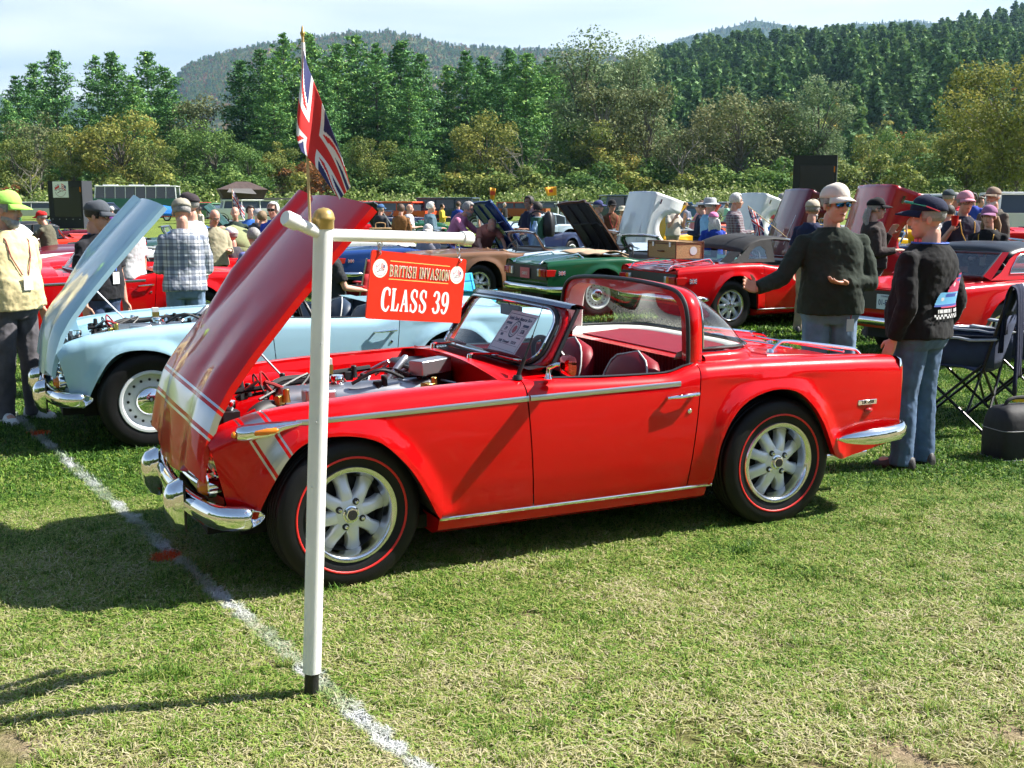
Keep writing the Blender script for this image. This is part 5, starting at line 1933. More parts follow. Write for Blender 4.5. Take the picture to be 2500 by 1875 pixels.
# ------------------------------------------------------------------ the main red car
CAR_X, CAR_Y, CAR_YAW = -.979, 5.1547, .4447
RED = paint('signal_red_paint', (.59, .0012, .003), rough=.3)
RED_BAND = band_paint('signal_red_nose_band', (.59, .0012, .003))
def main_car():
 car = tr_car('red sports car with raised striped bonnet and surrey hoop behind the class sign post', (CAR_X, CAR_Y, 0), CAR_YAW, RED, True, radians(46.5), RED_BAND, None, None, 'redline', 'tr250',
    (.24, .004, .014), .10, True, None, 'sports_car', True, True, RED_BAND)
 surrey_back(car, RED, MATS['leather_0.24'])
 rk = luggage_rack(car)
 # chrome indicator pods on the front wings
 for sgn in (-1, 1):
  y = lambda u, z: sgn * (side_y(u, z))
  b = MB()
  rows = []
  for u, z, r, k in ((-.455, .700, .012, .2), (-.45, .700, .030, .5), (-.42, .703, .035, .75), (-.33, .712, .034, .8), (-.27, .724, .022, .5), (-.18, .737, .011, .2)):
   yb = side_y(u, z)
   rows.append([(u, sgn * (yb - .008 + (r * 1.1 * max(0, cos(t)))), z + r * sin(t)) for t in np.linspace(-pi / 2, pi / 2, 9)])
  b.grid(rows, flip=sgn > 0)
  po = b.build('indicator_pod', CHROME, car, 50)
  a = MB()
  rows = []
  for u, r in ((-.395, .003), (-.385, .011), (-.34, .014), (-.305, .011), (-.295, .003)):
   z = .706 + (u + .4) * .1
   yb = side_y(u, z) + .0235
   rows.append([(u, sgn * (yb + r * .8 * max(0, cos(t))), z + r * sin(t)) for t in np.linspace(-pi / 2, pi / 2, 7)])
  a.grid(rows, flip=sgn > 0)
  a.build('side_marker', AMBER, po, 60)
  f = MB()
  f.ball((-.462, sgn * (side_y(-.45, .70) + .006), .70), (.012, .014, .014), 10, 8)
  f.build('front_marker', AMBER, po)
 # mirror
 m = MB()
 m.lathe([(.0, 0), (.018, .0), (.014, .012), (.009, .03), (.008, .055)], 12, c=(.93, -.70, .836))
 m.tube([(.93, -.70, .885), (.955, -.735, .905), (.975, -.76, .905)], .009, 8)
 mo = m.build('door_mirror', CHROME, car)
 h = MB()
 rows = []
 for k, (u, s) in enumerate(((.955, .35), (.962, .75), (.975, .98), (.99, 1.0), (.992, .9))):
  rows.append([(u, -.79 + s * .062 * abs(cos(t)) ** .5 * np.sign(cos(t)), .905 + s * .045 * abs(sin(t)) ** .5 * np.sign(sin(t))) for t in np.linspace(0, 2 * pi, 25)[:-1]])
 h.grid(rows, cu=True)
 h.add([rows[-1][i] for i in range(24)], [tuple(range(24))])
 h.build('mirror_head', mat('mirror_shell', (.75, .12, .1), rough=.05, metal=1.0), mo, 50)
 # aerial
 a = MB()
 a.lathe([(.0, .02), (.018, .018), (.024, .0)], 12, c=(.80, -.655, .838))
 a.tube([(.80, -.655, .85), (.835, -.655, .93)], .010, 8)
 a.tube([(.835, -.655, .93), (.875, -.655, 1.03)], [.006, .004], 6)
 a.tube([(.875, -.655, 1.03), (.93, -.655, 1.17)], [.0022, .0018], 5)
 a.build('aerial', BLACK, car)
 # wipers
 for y0 in (-.20, .28):
  w = MB()
  w.lathe([(.0, .03), (.014, .026), (.018, .0)], 10, c=(.775, y0 + .02, .868))
  wo = w.build('wiper_spindle', CHROME, car)
  arm = MB()
  p1 = scr_pt((y0 + .02) / .6, .0) + Vector((-.05, 0, .03))
  p2 = scr_pt((y0 - .14) / .6, .12) + Vector((-.03, 0, .018))
  arm.tube([(.775, y0 + .02, .892), p1, p2], [.008, .006, .004], 6)
  arm.build('wiper_arm', RED, wo)
  bl = MB()
  bl.tube([scr_pt((y0 + q) / .6, .13) + Vector((-.030, 0, .014)) for q in np.linspace(-.27, .02, 8)], [.004, .008, .009, .010, .010, .009, .008, .004], 6)
  bl.build('wiper_blade', mat('wiper_maroon', (.09, .008, .01), .3, .3), wo)
 # rear view mirror inside
 rm = MB()
 rm.tube([(1.06, 0, 1.13), (1.075, 0, 1.10)], .006, 6)
 rm.box((1.08, 0, 1.08), (.02, .22, .055))
 bevel(rm.build('interior_mirror', BLACK, car), .008)
 # show card behind the windscreen
 c0, c1 = scr_pt(-.72, .10), scr_pt(.02, .10)
 ex = (c1 - c0).normalized()
 ex = Vector((-.02, -1, 0)).normalized() * -1
 up = (scr_pt(-.3, .9) - scr_pt(-.3, .1)).normalized()
 ctr = scr_pt(-.37, .46) + Vector((.03, 0, -.01))
 X = Vector((-.06, -1, 0)).normalized()
 Zn = X.cross(up).normalized()
 def card(name, m, cx, cy, w, h, d, par):
  q = MB()
  O = ctr + X * cx + up * cy + Zn * d
  q.add([O - X * w / 2 - up * h / 2, O + X * w / 2 - up * h / 2, O + X * w / 2 + up * h / 2, O - X * w / 2 + up * h / 2], [(0, 1, 2, 3)])
  return q.build(name, m, par, 0)
 wp = mat('card_white', (.8, .8, .82), .6)
 ink = mat('card_ink', (.02, .025, .09), .6)
 cardo = card('show_card', wp, 0, 0, .34, .25, 0, car)
 sgnz = .0012
 for (cx, cy, w, h) in ((0, .108, .31, .003), (0, -.112, .31, .003), (-.155, 0, .003, .22), (.155, 0, .003, .22), (-.105, .055, .07, .014), (.105, .055, .07, .014),
      (-.105, .042, .08, .002), (-.105, .002, .08, .002), (-.145, .022, .002, .042), (-.065, .022, .002, .042),
      (.105, .042, .08, .002), (.105, .002, .08, .002), (.145, .022, .002, .042), (.065, .022, .002, .042), (0, -.058, .28, .0015), (0, -.09, .28, .0015), (-.11, -.012, .03, .014), (.1, -.014, .05, .006)):
  card('card_rule', ink, cx, cy, w, h, sgnz, cardo)
 def ring(r0, r1, m, d):
  q = MB()
  O = ctr + up * .028 + Zn * d
  n = 28
  q.grid([[O + X * r * cos(t) + up * r * sin(t) for t in np.linspace(0, 2 * pi, n + 1)[:-1]] for r in (r0, r1)], cu=True)
  return q.build('card_emblem', m, cardo, 0)
 ring(.040, .048, ink, sgnz)
 ring(.03, .033, ink, sgnz)
 ring(.002, .022, mat('card_red', (.4, .03, .05), .6), sgnz)
 text_mesh('card_title', 'British Classic Motorcar Show', .027, ink, cardo, ctr + up * .085 + Zn * .002, X, up, .80, .0002)
 text_mesh('card_number', '376', .03, ink, cardo, ctr + X * .105 + up * .022 + Zn * .002, X, up, 1, .0005)
 text_mesh('card_class', '39', .03, ink, cardo, ctr - X * .105 + up * .022 + Zn * .002, X, up)
 text_mesh('card_entry', '1968  Triumph   TR250', .022, ink, cardo, ctr - up * .045 + Zn * .002, X, up)
 # exhaust
 ex_ = MB()
 for y in (-.10, .02):
  ex_.tube([(2.6, y - .25, .23), (2.9, y - .25, .225), (3.12, y - .25, .225)], .032, 12, cap=False)
  ex_.tube([(3.12, y - .25, .225), (2.95, y - .25, .225)], .028, 12, cap=False)
 ex_.build('exhaust', CHROME, car)
 # rear overrider hint and fuel cap
 fc = MB()
 fc.lathe([(.0, .03), (.03, .028), (.045, .018), (.05, .0)], 20, c=(2.34, .0, .872))
 fc.build('fuel_cap', CHROME, car)
 return car
MAINCAR = main_car()
# ------------------------------------------------------------------ people
SKIN = [mat('skin_%d' % i, c, rough=.5, noise=.10, nscale=12, spec=.4) for i, c in enumerate([(.60, .32, .23), (.52, .27, .19), (.64, .39, .30), (.28, .14, .09)])]
for _m in SKIN:
 _b = _m.node_tree.nodes['Principled BSDF']
 _b.inputs['Subsurface Weight'].default_value = .06
 _b.inputs['Subsurface Radius'].default_value = (.02, .008, .005)
HAIRM = {k: mat('hair_' + k, c, rough=.65, noise=.22, nscale=45, bump=.5, bscale=90) for k, c in dict(white=(.62, .61, .58), grey=(.28, .27, .26), dark=(.02, .016, .013), brown=(.09, .05, .03), sandy=(.22, .15, .08)).items()}
def col_cloth(c, n=.12):
 return cloth('cloth_%02x%02x%02x' % tuple(int(255 * min(1, x)) for x in c), c, noise=n)
def plaid(name, base, a, b, scale=1.0):
 if name in MATS:
  return MATS[name]
 m = cloth(name, base)
 nt = m.node_tree
 bs = nt.nodes['Principled BSDF']
 tc = nt.nodes.new('ShaderNodeTexCoord')
 sp = nt.nodes.new('ShaderNodeSeparateXYZ')
 nt.links.new(tc.outputs['Object'], sp.inputs[0])
 def stripes(sock, per, duty, off=0.0):
  n1 = nt.nodes.new('ShaderNodeMath')
  n1.operation = 'MULTIPLY_ADD'
  n1.inputs[1].default_value = 1 / per
  n1.inputs[2].default_value = 50.0 + off
  nt.links.new(sock, n1.inputs[0])
  n2 = nt.nodes.new('ShaderNodeMath')
  n2.operation = 'FRACT'
  nt.links.new(n1.outputs[0], n2.inputs[0])
  n3 = nt.nodes.new('ShaderNodeMath')
  n3.operation = 'LESS_THAN'
  n3.inputs[1].default_value = duty
  nt.links.new(n2.outputs[0], n3.inputs[0])
  return n3.outputs[0]
 def half(f, k):
  n = nt.nodes.new('ShaderNodeMath')
  n.operation = 'MULTIPLY'
  n.inputs[1].default_value = k
  nt.links.new(f, n.inputs[0])
  return n.outputs[0]
 c = base
 for sock, per, duty, cc, k, off in ((sp.outputs['Y'], .085 * scale, .42, a, .55, 0), (sp.outputs['Z'], .085 * scale, .42, a, .6, 0), (sp.outputs['Y'], .085 * scale, .07, b, .7, .38), (sp.outputs['Z'], .085 * scale, .07, b, .7, .38)):
  c = mix_col(nt, half(stripes(sock, per, duty, off), k), c, cc)
 nt.links.new(c, bs.inputs['Base Color'])
 return m
def hstripe(name, a, b, per=.08):
 m = plaid(name, a, a, a)
 nt = m.node_tree
 tc = nt.nodes.new('ShaderNodeTexCoord')
 w = nt.nodes.new('ShaderNodeTexWave')
 w.wave_type = 'BANDS'
 w.bands_direction = 'Z'
 w.inputs['Scale'].default_value = .314 / per
 nt.links.new(tc.outputs['Object'], w.inputs['Vector'])
 nt.links.new(ramp(nt, w.outputs['Fac'], [(.45, a), (.5, b)]), nt.nodes['Principled BSDF'].inputs['Base Color'])
 return m
_TZ = [.86, .93, 1.02, 1.10, 1.20, 1.30, 1.38, 1.43, 1.465, 1.49]
_TW = [.170, .172, .160, .156, .166, .174, .152, .108, .078, .062]
_TD = [.120, .122, .112, .108, .116, .122, .116, .100, .080, .062]
BULK = [1.0]
def torso_pt(z, th, off=0.0, belly=0.0):
 """th: 0 front (+x), pi/2 left"""
 w, d = np.interp(z, _TZ, _TW), np.interp(z, _TZ, _TD)
 bb = belly * math.exp(-((z - 1.05) / .13) ** 2)
 w = w * BULK[0] + bb * .45 + off
 d = d * BULK[0] + off
 e = .82
 cx, sy = cos(th), sin(th)
 x = d * np.sign(cx) * abs(cx) ** e + (bb if cx > 0 else 0) * abs(cx)
 y = w * np.sign(sy) * abs(sy) ** e
 x += np.interp(z, [.86, 1.1, 1.3, 1.49], [-.005, 0, -.012, -.025])
 return Vector((x, y, z))
ARMS = dict(down=((.06, .16, -1), (.18, .03, -1)), pocket=((-.22, .30, -1), (.42, -.10, -1)), hold=((.12, .16, -1), (.95, -.42, .12)), up=((.40, .25, -.85), (.45, -.35, .85)), cross=((.25, .22, -.9), (.55, -.9, .08)),
   fwd=((.75, .15, -.7), (.9, -.05, -.25)), reach=((.65, .25, -.75), (.75, -.05, -.75)), hip=((-.25, .75, -.8), (.35, -.85, -.55)), back=((-.3, .1, -1), (-.25, -.45, -.9)), lap=((.35, .15, -.95), (.95, -.25, -.15)), wide=((.45, .8, -.62), (.85, .25, .30)))
def remesh(o, vox, it=6, fac=.5):
 r = o.modifiers.new('skin', 'REMESH')
 r.mode = 'VOXEL'
 r.voxel_size = vox
 r.use_smooth_shade = True
 if it:
  s = o.modifiers.new('soft', 'SMOOTH')
  s.iterations = it
  s.factor = fac
 return o
WRINK = None
def wrinkle(o, strength=.012, size=.11):
 t = bpy.data.textures.get('folds_%.2f' % size) or bpy.data.textures.new('folds_%.2f' % size, 'CLOUDS')
 t.noise_scale = size
 t.noise_depth = 2
 d = o.modifiers.new('folds', 'DISPLACE')
 d.texture = t
 d.texture_coords = 'LOCAL'
 d.strength = strength
 d.mid_level = .5
def chain(b, pts, rs, n=10):
 b.tube(pts, rs, n)
 for p, r in zip(pts, rs):
  b.ball(p, float(r), n, 6)
def hand_geo(b, wrist, d, nrm, side, curl=.5, hi=True, k=1.0):
 """palm, four fingers, thumb; d finger direction, nrm out of the back of the hand, thumb towards side"""
 d = Vector(d).normalized()
 nrm = Vector(nrm)
 nrm = (nrm - d * nrm.dot(d)).normalized()
 s = Vector(side)
 s = (s - d * s.dot(d) - nrm * s.dot(nrm)).normalized()
 w = Vector(wrist)
 for q in (-.026, -.009, .009, .026):
  b.tube([w + s * q * .6 * k, w + s * q * k + d * .05 * k, w + s * q * 1.05 * k + d * .088 * k], [.016 * k, .0155 * k, .0125 * k], 8)
 for i, (q, L) in enumerate(((.030, .066), (.0105, .076), (-.0095, .070), (-.028, .054))):
  p0 = w + s * q * 1.05 * k + d * .086 * k
  dirs = []
  a = curl * (.35 + .08 * i)
  p = p0
  path = [p0]
  ang = a * .5
  for seg in (.42, .33, .25):
   dd = d * cos(ang) - nrm * sin(ang)
   p = p + dd * (L * seg * 1.15 * k) + s * (q * .06)
   path.append(p)
   ang += a
  b.tube(path, [.0105 * k, .0095 * k, .0085 * k, .0065 * k], 8)
  b.ball(path[-1], .0068 * k, 8, 5)
 t0 = w + s * .024 * k + d * .022 * k
 t1 = t0 + (s * .8 + d * .6 - nrm * .25 * curl).normalized() * .04 * k
 t2 = t1 + (s * .35 + d * .9 - nrm * .3 * curl).normalized() * .032 * k
 t3 = t2 + (s * .1 + d * .95 - nrm * .35 * curl).normalized() * .022 * k
 b.tube([t0, t1, t2, t3], [.016 * k, .0125 * k, .0105 * k, .008 * k], 8)
 b.ball(t3, .0082 * k, 8, 5)
def person(label, loc, face, H=1.75, shirt=(.3, .3, .3), shirt_mat=None, sleeve='short', pants=(.08, .11, .2), shoes=(.05, .05, .05), skin=0, hair='grey', hat=None, beard=None, arms=('down', 'down'), lean=0.0, sit=False, hi=0,
  belly=.03, glasses=None, lanyard=None, head_yaw=0.0, head_pitch=0.0, legs=None, group=None, z0=0.0, long_hair=False, hands=None, jacket=None, female=False, props=None, shorts=False, twist=0.0, bulk=1.06):
 """face: angle of the viewing direction in the world (0 = +X). hi 0 far, 1 mid, 2 near"""
 k = H / (1.805 if hat else 1.765)
 BULK[0] = bulk
 ab = 1 + (bulk - 1) * .8
 o = thing('person', label, 'person', (loc[0], loc[1], z0), face, group)
 o.scale = (k, k, k)
 vox = (.018, .0105, .006)[hi]
 sk = SKIN[skin]
 hipz = .90
 dz = -.43 if sit else 0.0
 RL = Matrix.Rotation(lean, 3, 'Y')
 RT = Matrix.Rotation(twist, 3, 'Z')
 def T(p):
  p = Vector(p)
  q = RT @ RL @ (p - Vector((0, 0, hipz))) + Vector((0, 0, hipz + dz))
  return q
 # joints
 SH = [Vector((-.012, s * .176 * bulk, 1.366)) for s in (1, -1)]
 arm_j = []
 for i, s in enumerate((1, -1)):
  a = arms[i]
  e, w = ARMS[a] if isinstance(a, str) else a
  e, w = Vector((e[0], s * e[1], e[2])).normalized(), Vector((w[0], s * w[1], w[2])).normalized()
  p0 = T(SH[i])
  p1 = p0 + e * .285
  p2 = p1 + w * .245
  arm_j.append((p0, p1, p2, e, w))
 leg_j = []
 for i, s in enumerate((1, -1)):
  if sit:
   leg_j.append((Vector((0, s * .09, .47)), Vector((.44, s * .11, .47)), Vector((.40, s * .11, .075)), Vector((1, s * .1, 0))))
  else:
   lg = (legs[i] if legs else ((.02, s * .02), (0, s * .04)))
   leg_j.append((Vector((0, s * .088, .88)), Vector((lg[0][0], s * .088 + lg[0][1], .48)), Vector((lg[1][0], s * .088 + lg[1][1], .075)), Vector((1, s * .25, 0))))
 # head frame
 hc = T((.012, 0, 1.625)) + Vector((.02 * 0, 0, 0))
 Rh = Matrix.Rotation(head_yaw + twist, 3, 'Z') @ Matrix.Rotation(lean * .45 + head_pitch, 3, 'Y')
 hp = lambda x, y, z: hc + Rh @ (Vector((x, y, z)) * 1.05)
 # ---- body: one continuous skin
 b = MB()
 chain(b, [T((-.005, 0, 1.0)), T((0, 0, 1.2)), T((-.01, 0, 1.36))], [.10, .095, .095])
 chain(b, [T((-.028, 0, 1.40)), hp(-.035, 0, -.085)], [.062, .056])
 for (p0, p1, p2, e, w) in arm_j:
  chain(b, [T((-.01, 0, 1.38)), p0, p0.lerp(p1, .4), p1], [.06, .052, .046, .038])
  chain(b, [p1, p1.lerp(p2, .3), p2], [.038, .040, .027])
 for (h, kn, an, fd) in leg_j:
  chain(b, [Vector((0, 0, .93 + dz)), h, h.lerp(kn, .5), kn], [.09, .082, .068, .05])
  chain(b, [kn, kn.lerp(an, .3), an, an + fd.normalized() * .12 - Vector((0, 0, .03))], [.05, .055, .036, .035])
 # head: skull, face, jaw, nose, ears
 b.ball(hp(-.010, 0, .032), (.098, .077, .092), 20, 14, Rh)
 b.ball(hp(.026, 0, -.03), (.066, .062, .085), 18, 12, Rh)
 b.ball(hp(.042, 0, -.083), (.044, .040, .036), 12, 8, Rh)
 b.tube([hp(.082, 0, .012), hp(.104, 0, -.022), hp(.100, 0, -.034)], [.010, .0145, .013], 8)
 b.ball(hp(.098, 0, -.032), (.014, .019, .011), 8, 6, Rh)
 b.ball(hp(.072, 0, .030), (.020, .052, .012), 10, 6, Rh)
 for s in (1, -1):
  b.ball(hp(.058, s * .036, -.025), (.026, .022, .022), 8, 6, Rh)
  b.ball(hp(-.006, s * .079, -.008), (.020, .010, .031), 8, 6, Rh)
 b.ball(hp(.076, 0, -.060), (.018, .027, .010), 8, 6, Rh)
 hs = hands or (None, None)
 for i, s in enumerate((1, -1)):
  p0, p1, p2, e, w = arm_j[i]
  a = arms[i]
  if isinstance(a, str) and a == 'pocket':
   continue
  hd = hs[i] or {}
  d = Vector(hd.get('d', tuple(w)))
  nr = Vector(hd.get('n', (0, s, .2) if abs(w.z) > .6 else (.0, .2 * s, 1)))
  sd_ = Vector(hd.get('s', (1, 0, 0) if abs(w.z) > .6 else (.2, -s * .2, 1)))
  hand_geo(b, p2, d, nr, sd_, hd.get('curl', .7), hi > 1, 1.0 if hi else 1.15)
 body = b.build('body', sk, o, 180)
 remesh(body, vox, 3 if hi else 2, .5)
 # ---- face details
 if True:
  for s in (1, -1):
   e = MB()
   e.ball(hp(.079, s * .031, .008), (.008, .013, .0065), 10, 6, Rh)
   e.cm = 1
   e.ball(hp(.086, s * .030, .008), (.0025, .0052, .0052), 8, 6, Rh)
   e.build('eye', [mat('eye_white', (.6, .57, .53), .25), mat('iris', (.04, .03, .025), .2)], body)
   br = MB()
   br.tube([hp(.088, s * .016, .030), hp(.087, s * .034, .034), hp(.076, s * .050, .029)], [.004, .0045, .002], 6)
   br.build('eyebrow', HAIRM[hair or 'grey'], body)
  m = MB()
  m.tube([hp(.080, -.024, -.062), hp(.0945, -.008, -.060), hp(.0945, .008, -.060), hp(.080, .024, -.062)], [.002, .0055, .0055, .002], 6, sq=.7)
  m.build('mouth', mat('lips', (.33, .10, .085), .4), body)
 # ---- shirt
 sm = shirt_mat or col_cloth(shirt)
 s_ = MB()
 off = .014 if not jacket else .026
 zs = [.885, .90, .95, 1.02, 1.10, 1.18, 1.26, 1.33, 1.38, 1.42, 1.45, 1.472]
 if hi and sleeve == 'long' and not jacket:
  zs[0] = .87
 rows = []
 for z in zs:
  flare = .010 * max(0, (1.0 - z) / .1) if not sit else 0
  rows.append([T(torso_pt(z, t, off + flare, belly)) for t in np.linspace(0, 2 * pi, 25)[:-1]])
 s_.grid(rows, cu=True)
 s_.add(rows[0], [tuple(range(24))[::-1]])
 s_.add(rows[-1], [tuple(range(24))])
 for (p0, p1, p2, e, w) in arm_j:
  sh_in = T((-.012, 0, 1.35))
  chain(s_, [T((-.03, .03 if p0.y > 0 else -.03, 1.418)), (T((-.025, 0, 1.418)) + p0) * .5 + Vector((0, 0, .004)), p0], [.045, .048, .056])
  if sleeve == 'short':
   chain(s_, [sh_in, p0 - e * .0, p0.lerp(p1, .45)], [.07, .056 * ab, .061 * ab])
   s_.tube([p0.lerp(p1, .3), p0.lerp(p1, .72)], [.064 * ab, .070 * ab], 14)
  elif sleeve == 'none':
   chain(s_, [sh_in, p0 - e * .02], [.085, .07])
  else:
   chain(s_, [sh_in, p0 - e * .0, p0.lerp(p1, .5), p1], [.07, .057 * ab, .061 * ab, .055 * ab])
   chain(s_, [p1, p1.lerp(p2, .4)], [.057 * ab, .053 * ab])
   s_.tube([p1.lerp(p2, .3), p1.lerp(p2, .8), p1.lerp(p2, .97)], [.054 * ab, .045 * ab, .041 * ab], 12)
 for a_ in (0,):
  s_.tube([T(torso_pt(1.462, t, .004, 0)) for t in np.linspace(0, 2 * pi, 25)[:-1]], .012, 6, closed=True)
 so = s_.build('shirt' if not jacket else 'jacket', sm, o, 180)
 remesh(so, max(vox, .008), 5, .5)
 if hi:
  wrinkle(so, .022, .12)
  wrinkle(so, .008, .045)
 # ---- trousers
 t_ = MB()
 rows = []
 if not sit:
  for z in (.80, .86, .92, .965, .985):
   rows.append([torso_pt(max(z, .87), t, .008, belly * .3) * 1.0 + Vector((0, 0, z - max(z, .87))) for t in np.linspace(0, 2 * pi, 21)[:-1]])
  rows[0] = [Vector((p.x * .8, p.y * .9, p.z)) for p in rows[0]]
  t_.grid(rows, cu=True)
  t_.add(rows[0], [tuple(range(20))[::-1]])
  t_.add(rows[-1], [tuple(range(20))])
 else:
  t_.ball((-.02, 0, .50), (.15, .18, .10), 14, 10)
 for (h, kn, an, fd) in leg_j:
  chain(t_, [h + Vector((0, 0, -.02 if not sit else 0)), h.lerp(kn, .5), kn], [.096 * ab, .085 * ab, .072 * ab])
  if not shorts:
   t_.tube([kn, kn.lerp(an, .4), an + (kn - an).normalized() * .06, an + Vector((.004, 0, -.038))], [.072 * ab, .070 * ab, .064 * ab, .066 * ab], 12)
   t_.ball(kn, .072 * ab, 10, 8)
 pm_ = pants if not isinstance(pants, tuple) else col_cloth(pants, .18)
 to = t_.build('trousers', pm_, o, 180)
 remesh(to, max(vox, .009), 5, .5)
 if hi:
  wrinkle(to, .018, .12)
  wrinkle(to, .006, .04)
 # ---- shoes
 for (h, kn, an, fd) in leg_j:
  f = fd.normalized()
  sN = Vector((-f.y, f.x, 0))
  sb = MB()
  rows = []
  for (q, w, hh) in ((-.09, .022, .04), (-.08, .038, .085), (-.03, .044, .105), (.04, .046, .095), (.10, .050, .066), (.16, .047, .046), (.19, .024, .026)):
   c = Vector((an.x, an.y, 0)) + f * q
   rows.append([c + sN * (w * cos(t)) + Vector((0, 0, max(.0, .012 + (hh * sin(t) if sin(t) > 0 else .010 * sin(t))))) for t in np.linspace(0, 2 * pi, 15)[:-1]])
  sb.grid(rows, cu=True)
  sb.add(rows[0], [tuple(range(14))])
  sb.add(rows[-1], [tuple(range(14))[::-1]])
  shm = mat('shoe_%.2f_%.2f' % (shoes[0], shoes[2]), shoes, .6, noise=.15)
  sho = sb.build('shoe', shm, o, 60)
  if hi > 1:
   so2 = MB()
   so2.grid([[p + Vector((0, 0, -max(0, p.z - .014))) + (p - (Vector((an.x, an.y, 0)))) * .02 for p in r] for r in rows], cu=True)
   so2.build('sole', mat('sole_%.1f' % shoes[0], tuple(min(.8, c * .8 + .02) for c in shoes), .8), sho)
 # ---- hair
 if hair:
  hm = HAIRM[hair]
  h = MB()
  rows = []
  for ph in np.linspace(-.55 if not female else -.75, pi / 2, 9):
   row = []
   for th in np.linspace(radians(62), radians(298), 22):
    lim = ph
    front = max(0, cos(th))
    if ph > .55:
     tt = th
    rx, ry, rz = (.108, .088, .102) if not hat else (.1, .080, .09)
    row.append(hp(-.008 + rx * cos(ph) * cos(th), ry * cos(ph) * sin(th), .036 + rz * sin(ph)))
   rows.append(row)
  h.grid(rows)
  if not hat:
   rows = []
   for ph in np.linspace(.62, pi / 2, 5):
    rows.append([hp(-.006 + .106 * cos(ph) * cos(th), .088 * cos(ph) * sin(th), .036 + .103 * sin(ph)) for th in np.linspace(radians(-64), radians(64), 12)])
   h.grid(rows)
  if long_hair:
   for q in np.linspace(-1, 1, 7):
    h.tube([hp(-.09, q * .06, .0), hp(-.12, q * .085, -.1), hp(-.11, q * .095, -.22)], [.03, .032, .012], 7)
  solid(h.build('hair', hm, o, 60), .012, 0)
 if beard:
  bb = MB()
  bb.ball(hp(.048, 0, -.090), (.052, .055, .045), 14, 10, Rh)
  bb.ball(hp(.020, 0, -.062), (.062, .068, .040), 14, 10, Rh)
  bb.tube([hp(.088, -.026, -.052), hp(.100, 0, -.047), hp(.088, .026, -.052)], [.006, .009, .006], 6)
  bo = bb.build('beard', HAIRM[beard], o, 180)
  remesh(bo, max(.006, vox * .8), 2)
 # ---- headgear
 if hat:
  kind, hc_ = hat[0], hat[1]
  hm = col_cloth(hc_, .08)
  c = MB()
  if kind in ('cap', 'visor'):
   yaw = hat[2] if len(hat) > 2 else 0
   rows = []
   for ph in np.linspace(.0, pi / 2, 8):
    rows.append([hp(-.010 + .109 * cos(ph) ** .72 * cos(th), .089 * cos(ph) ** .72 * sin(th), .046 + (.092 + .008 * cos(th)) * sin(ph)) for th in np.linspace(0, 2 * pi, 29)[:-1]])
   if kind == 'visor':
    rows = rows[:3]
   c.grid(rows, cu=True)
   co = c.build(kind if kind == 'visor' else 'cap', hm, o, 60)
   solid(co, .005, 0)
   br = MB()
   rows = []
   for q in np.linspace(0, 1, 5):
    rows.append([hp(-.010 + (.104 + .092 * q * cos(th * 1.3) ** .7) * cos(th), (.087 + .012 * q) * sin(th), .051 - .026 * q ** 1.4 - .024 * q * sin(th) ** 2) for th in np.linspace(-radians(62), radians(62), 15)])
   br.grid(rows)
   bo = br.build('peak', hm if len(hat) < 4 else col_cloth(hat[3], .05), co, 60)
   solid(bo, .006, 0)
   if kind == 'cap':
    bt = MB()
    bt.ball(hp(-.010, 0, .139), .007, 8, 6)
    bt.build('button', hm, co)
  else:
   rows = []
   for r_, z in ((.165, .030), (.15, .040), (.112, .055), (.106, .075), (.10, .125), (.085, .145), (.0, .150)):
    rows.append([hp(-.01 + r_ * 1.08 * cos(th), r_ * sin(th), z) for th in np.linspace(0, 2 * pi, 25)[:-1]])
   c.grid(rows, cu=True)
   solid(c.build('hat', hm, o, 50), .005, 0)
 # ---- glasses
 if glasses:
  gm = mat('sunglass_' + glasses, dict(dark=(.012, .012, .014), blue=(.03, .22, .75))[glasses] if glasses in ('dark', 'blue') else (.02, .02, .02), .04, metal=.0 if glasses == 'dark' else .85, coat=1)
  if glasses != 'clear':
   for s in (1, -1):
    g = MB()
    rows = []
    for r_ in (0, .55, 1):
     rows.append([hp(.101 - .010 * r_ * (abs(cos(t))) * (1.6 if cos(t) * s > 0 else .2), s * .033 + r_ * .027 * np.sign(cos(t)) * abs(cos(t)) ** .7, .008 + r_ * .019 * np.sign(sin(t)) * abs(sin(t)) ** .7) for t in np.linspace(0, 2 * pi, 17)[:-1]])
    g.grid(rows, cu=True)
    g.build('lens', gm, body, 60)
  fr = MB()
  for s in (1, -1):
   P = [hp(.100 - .010 * abs(cos(t)) * (1.6 if cos(t) * s > 0 else .2), s * .033 + .028 * np.sign(cos(t)) * abs(cos(t)) ** .7, .008 + .020 * np.sign(sin(t)) * abs(sin(t)) ** .7) for t in np.linspace(0, 2 * pi, 17)[:-1]]
   fr.tube(P, .0022, 5, closed=True)
   fr.tube([hp(.088, s * .062, .016), hp(.04, s * .080, .014), hp(-.005, s * .084, .008)], .0028, 5)
  fr.tube([hp(.101, -.008, .012), hp(.101, .008, .012)], .003, 5)
  fr.build('glasses_frame', BLACK, body)
 # ---- lanyard and badge
 if lanyard:
  lm = mat('lanyard_%.2f_%.2f' % (lanyard[0], lanyard[2]), lanyard, .7)
  l = MB()
  zb = 1.14
  front = lambda y, z: T(torso_pt(z, atan2(y * 1.1, .12), .022 if not jacket else .036, belly))
  for s in (1, -1):
   P = [T((-.075, s * .05, 1.485)), T((-.01, s * .082, 1.475)), front(s * .06, 1.40), front(s * .035, 1.28), front(s * .008, zb)]
   l.tube(P, .0055, 6, sq=.5)
  lo = l.build('lanyard', lm, o)
  bd = MB()
  c0 = front(0, zb - .06) + Vector((.001, 0, 0))
  bd.box(c0, (.004, .075, .105))
  bd.build('badge', WHITE, lo)
 return o, dict(T=T, hp=hp, arms=arm_j, Rh=Rh)
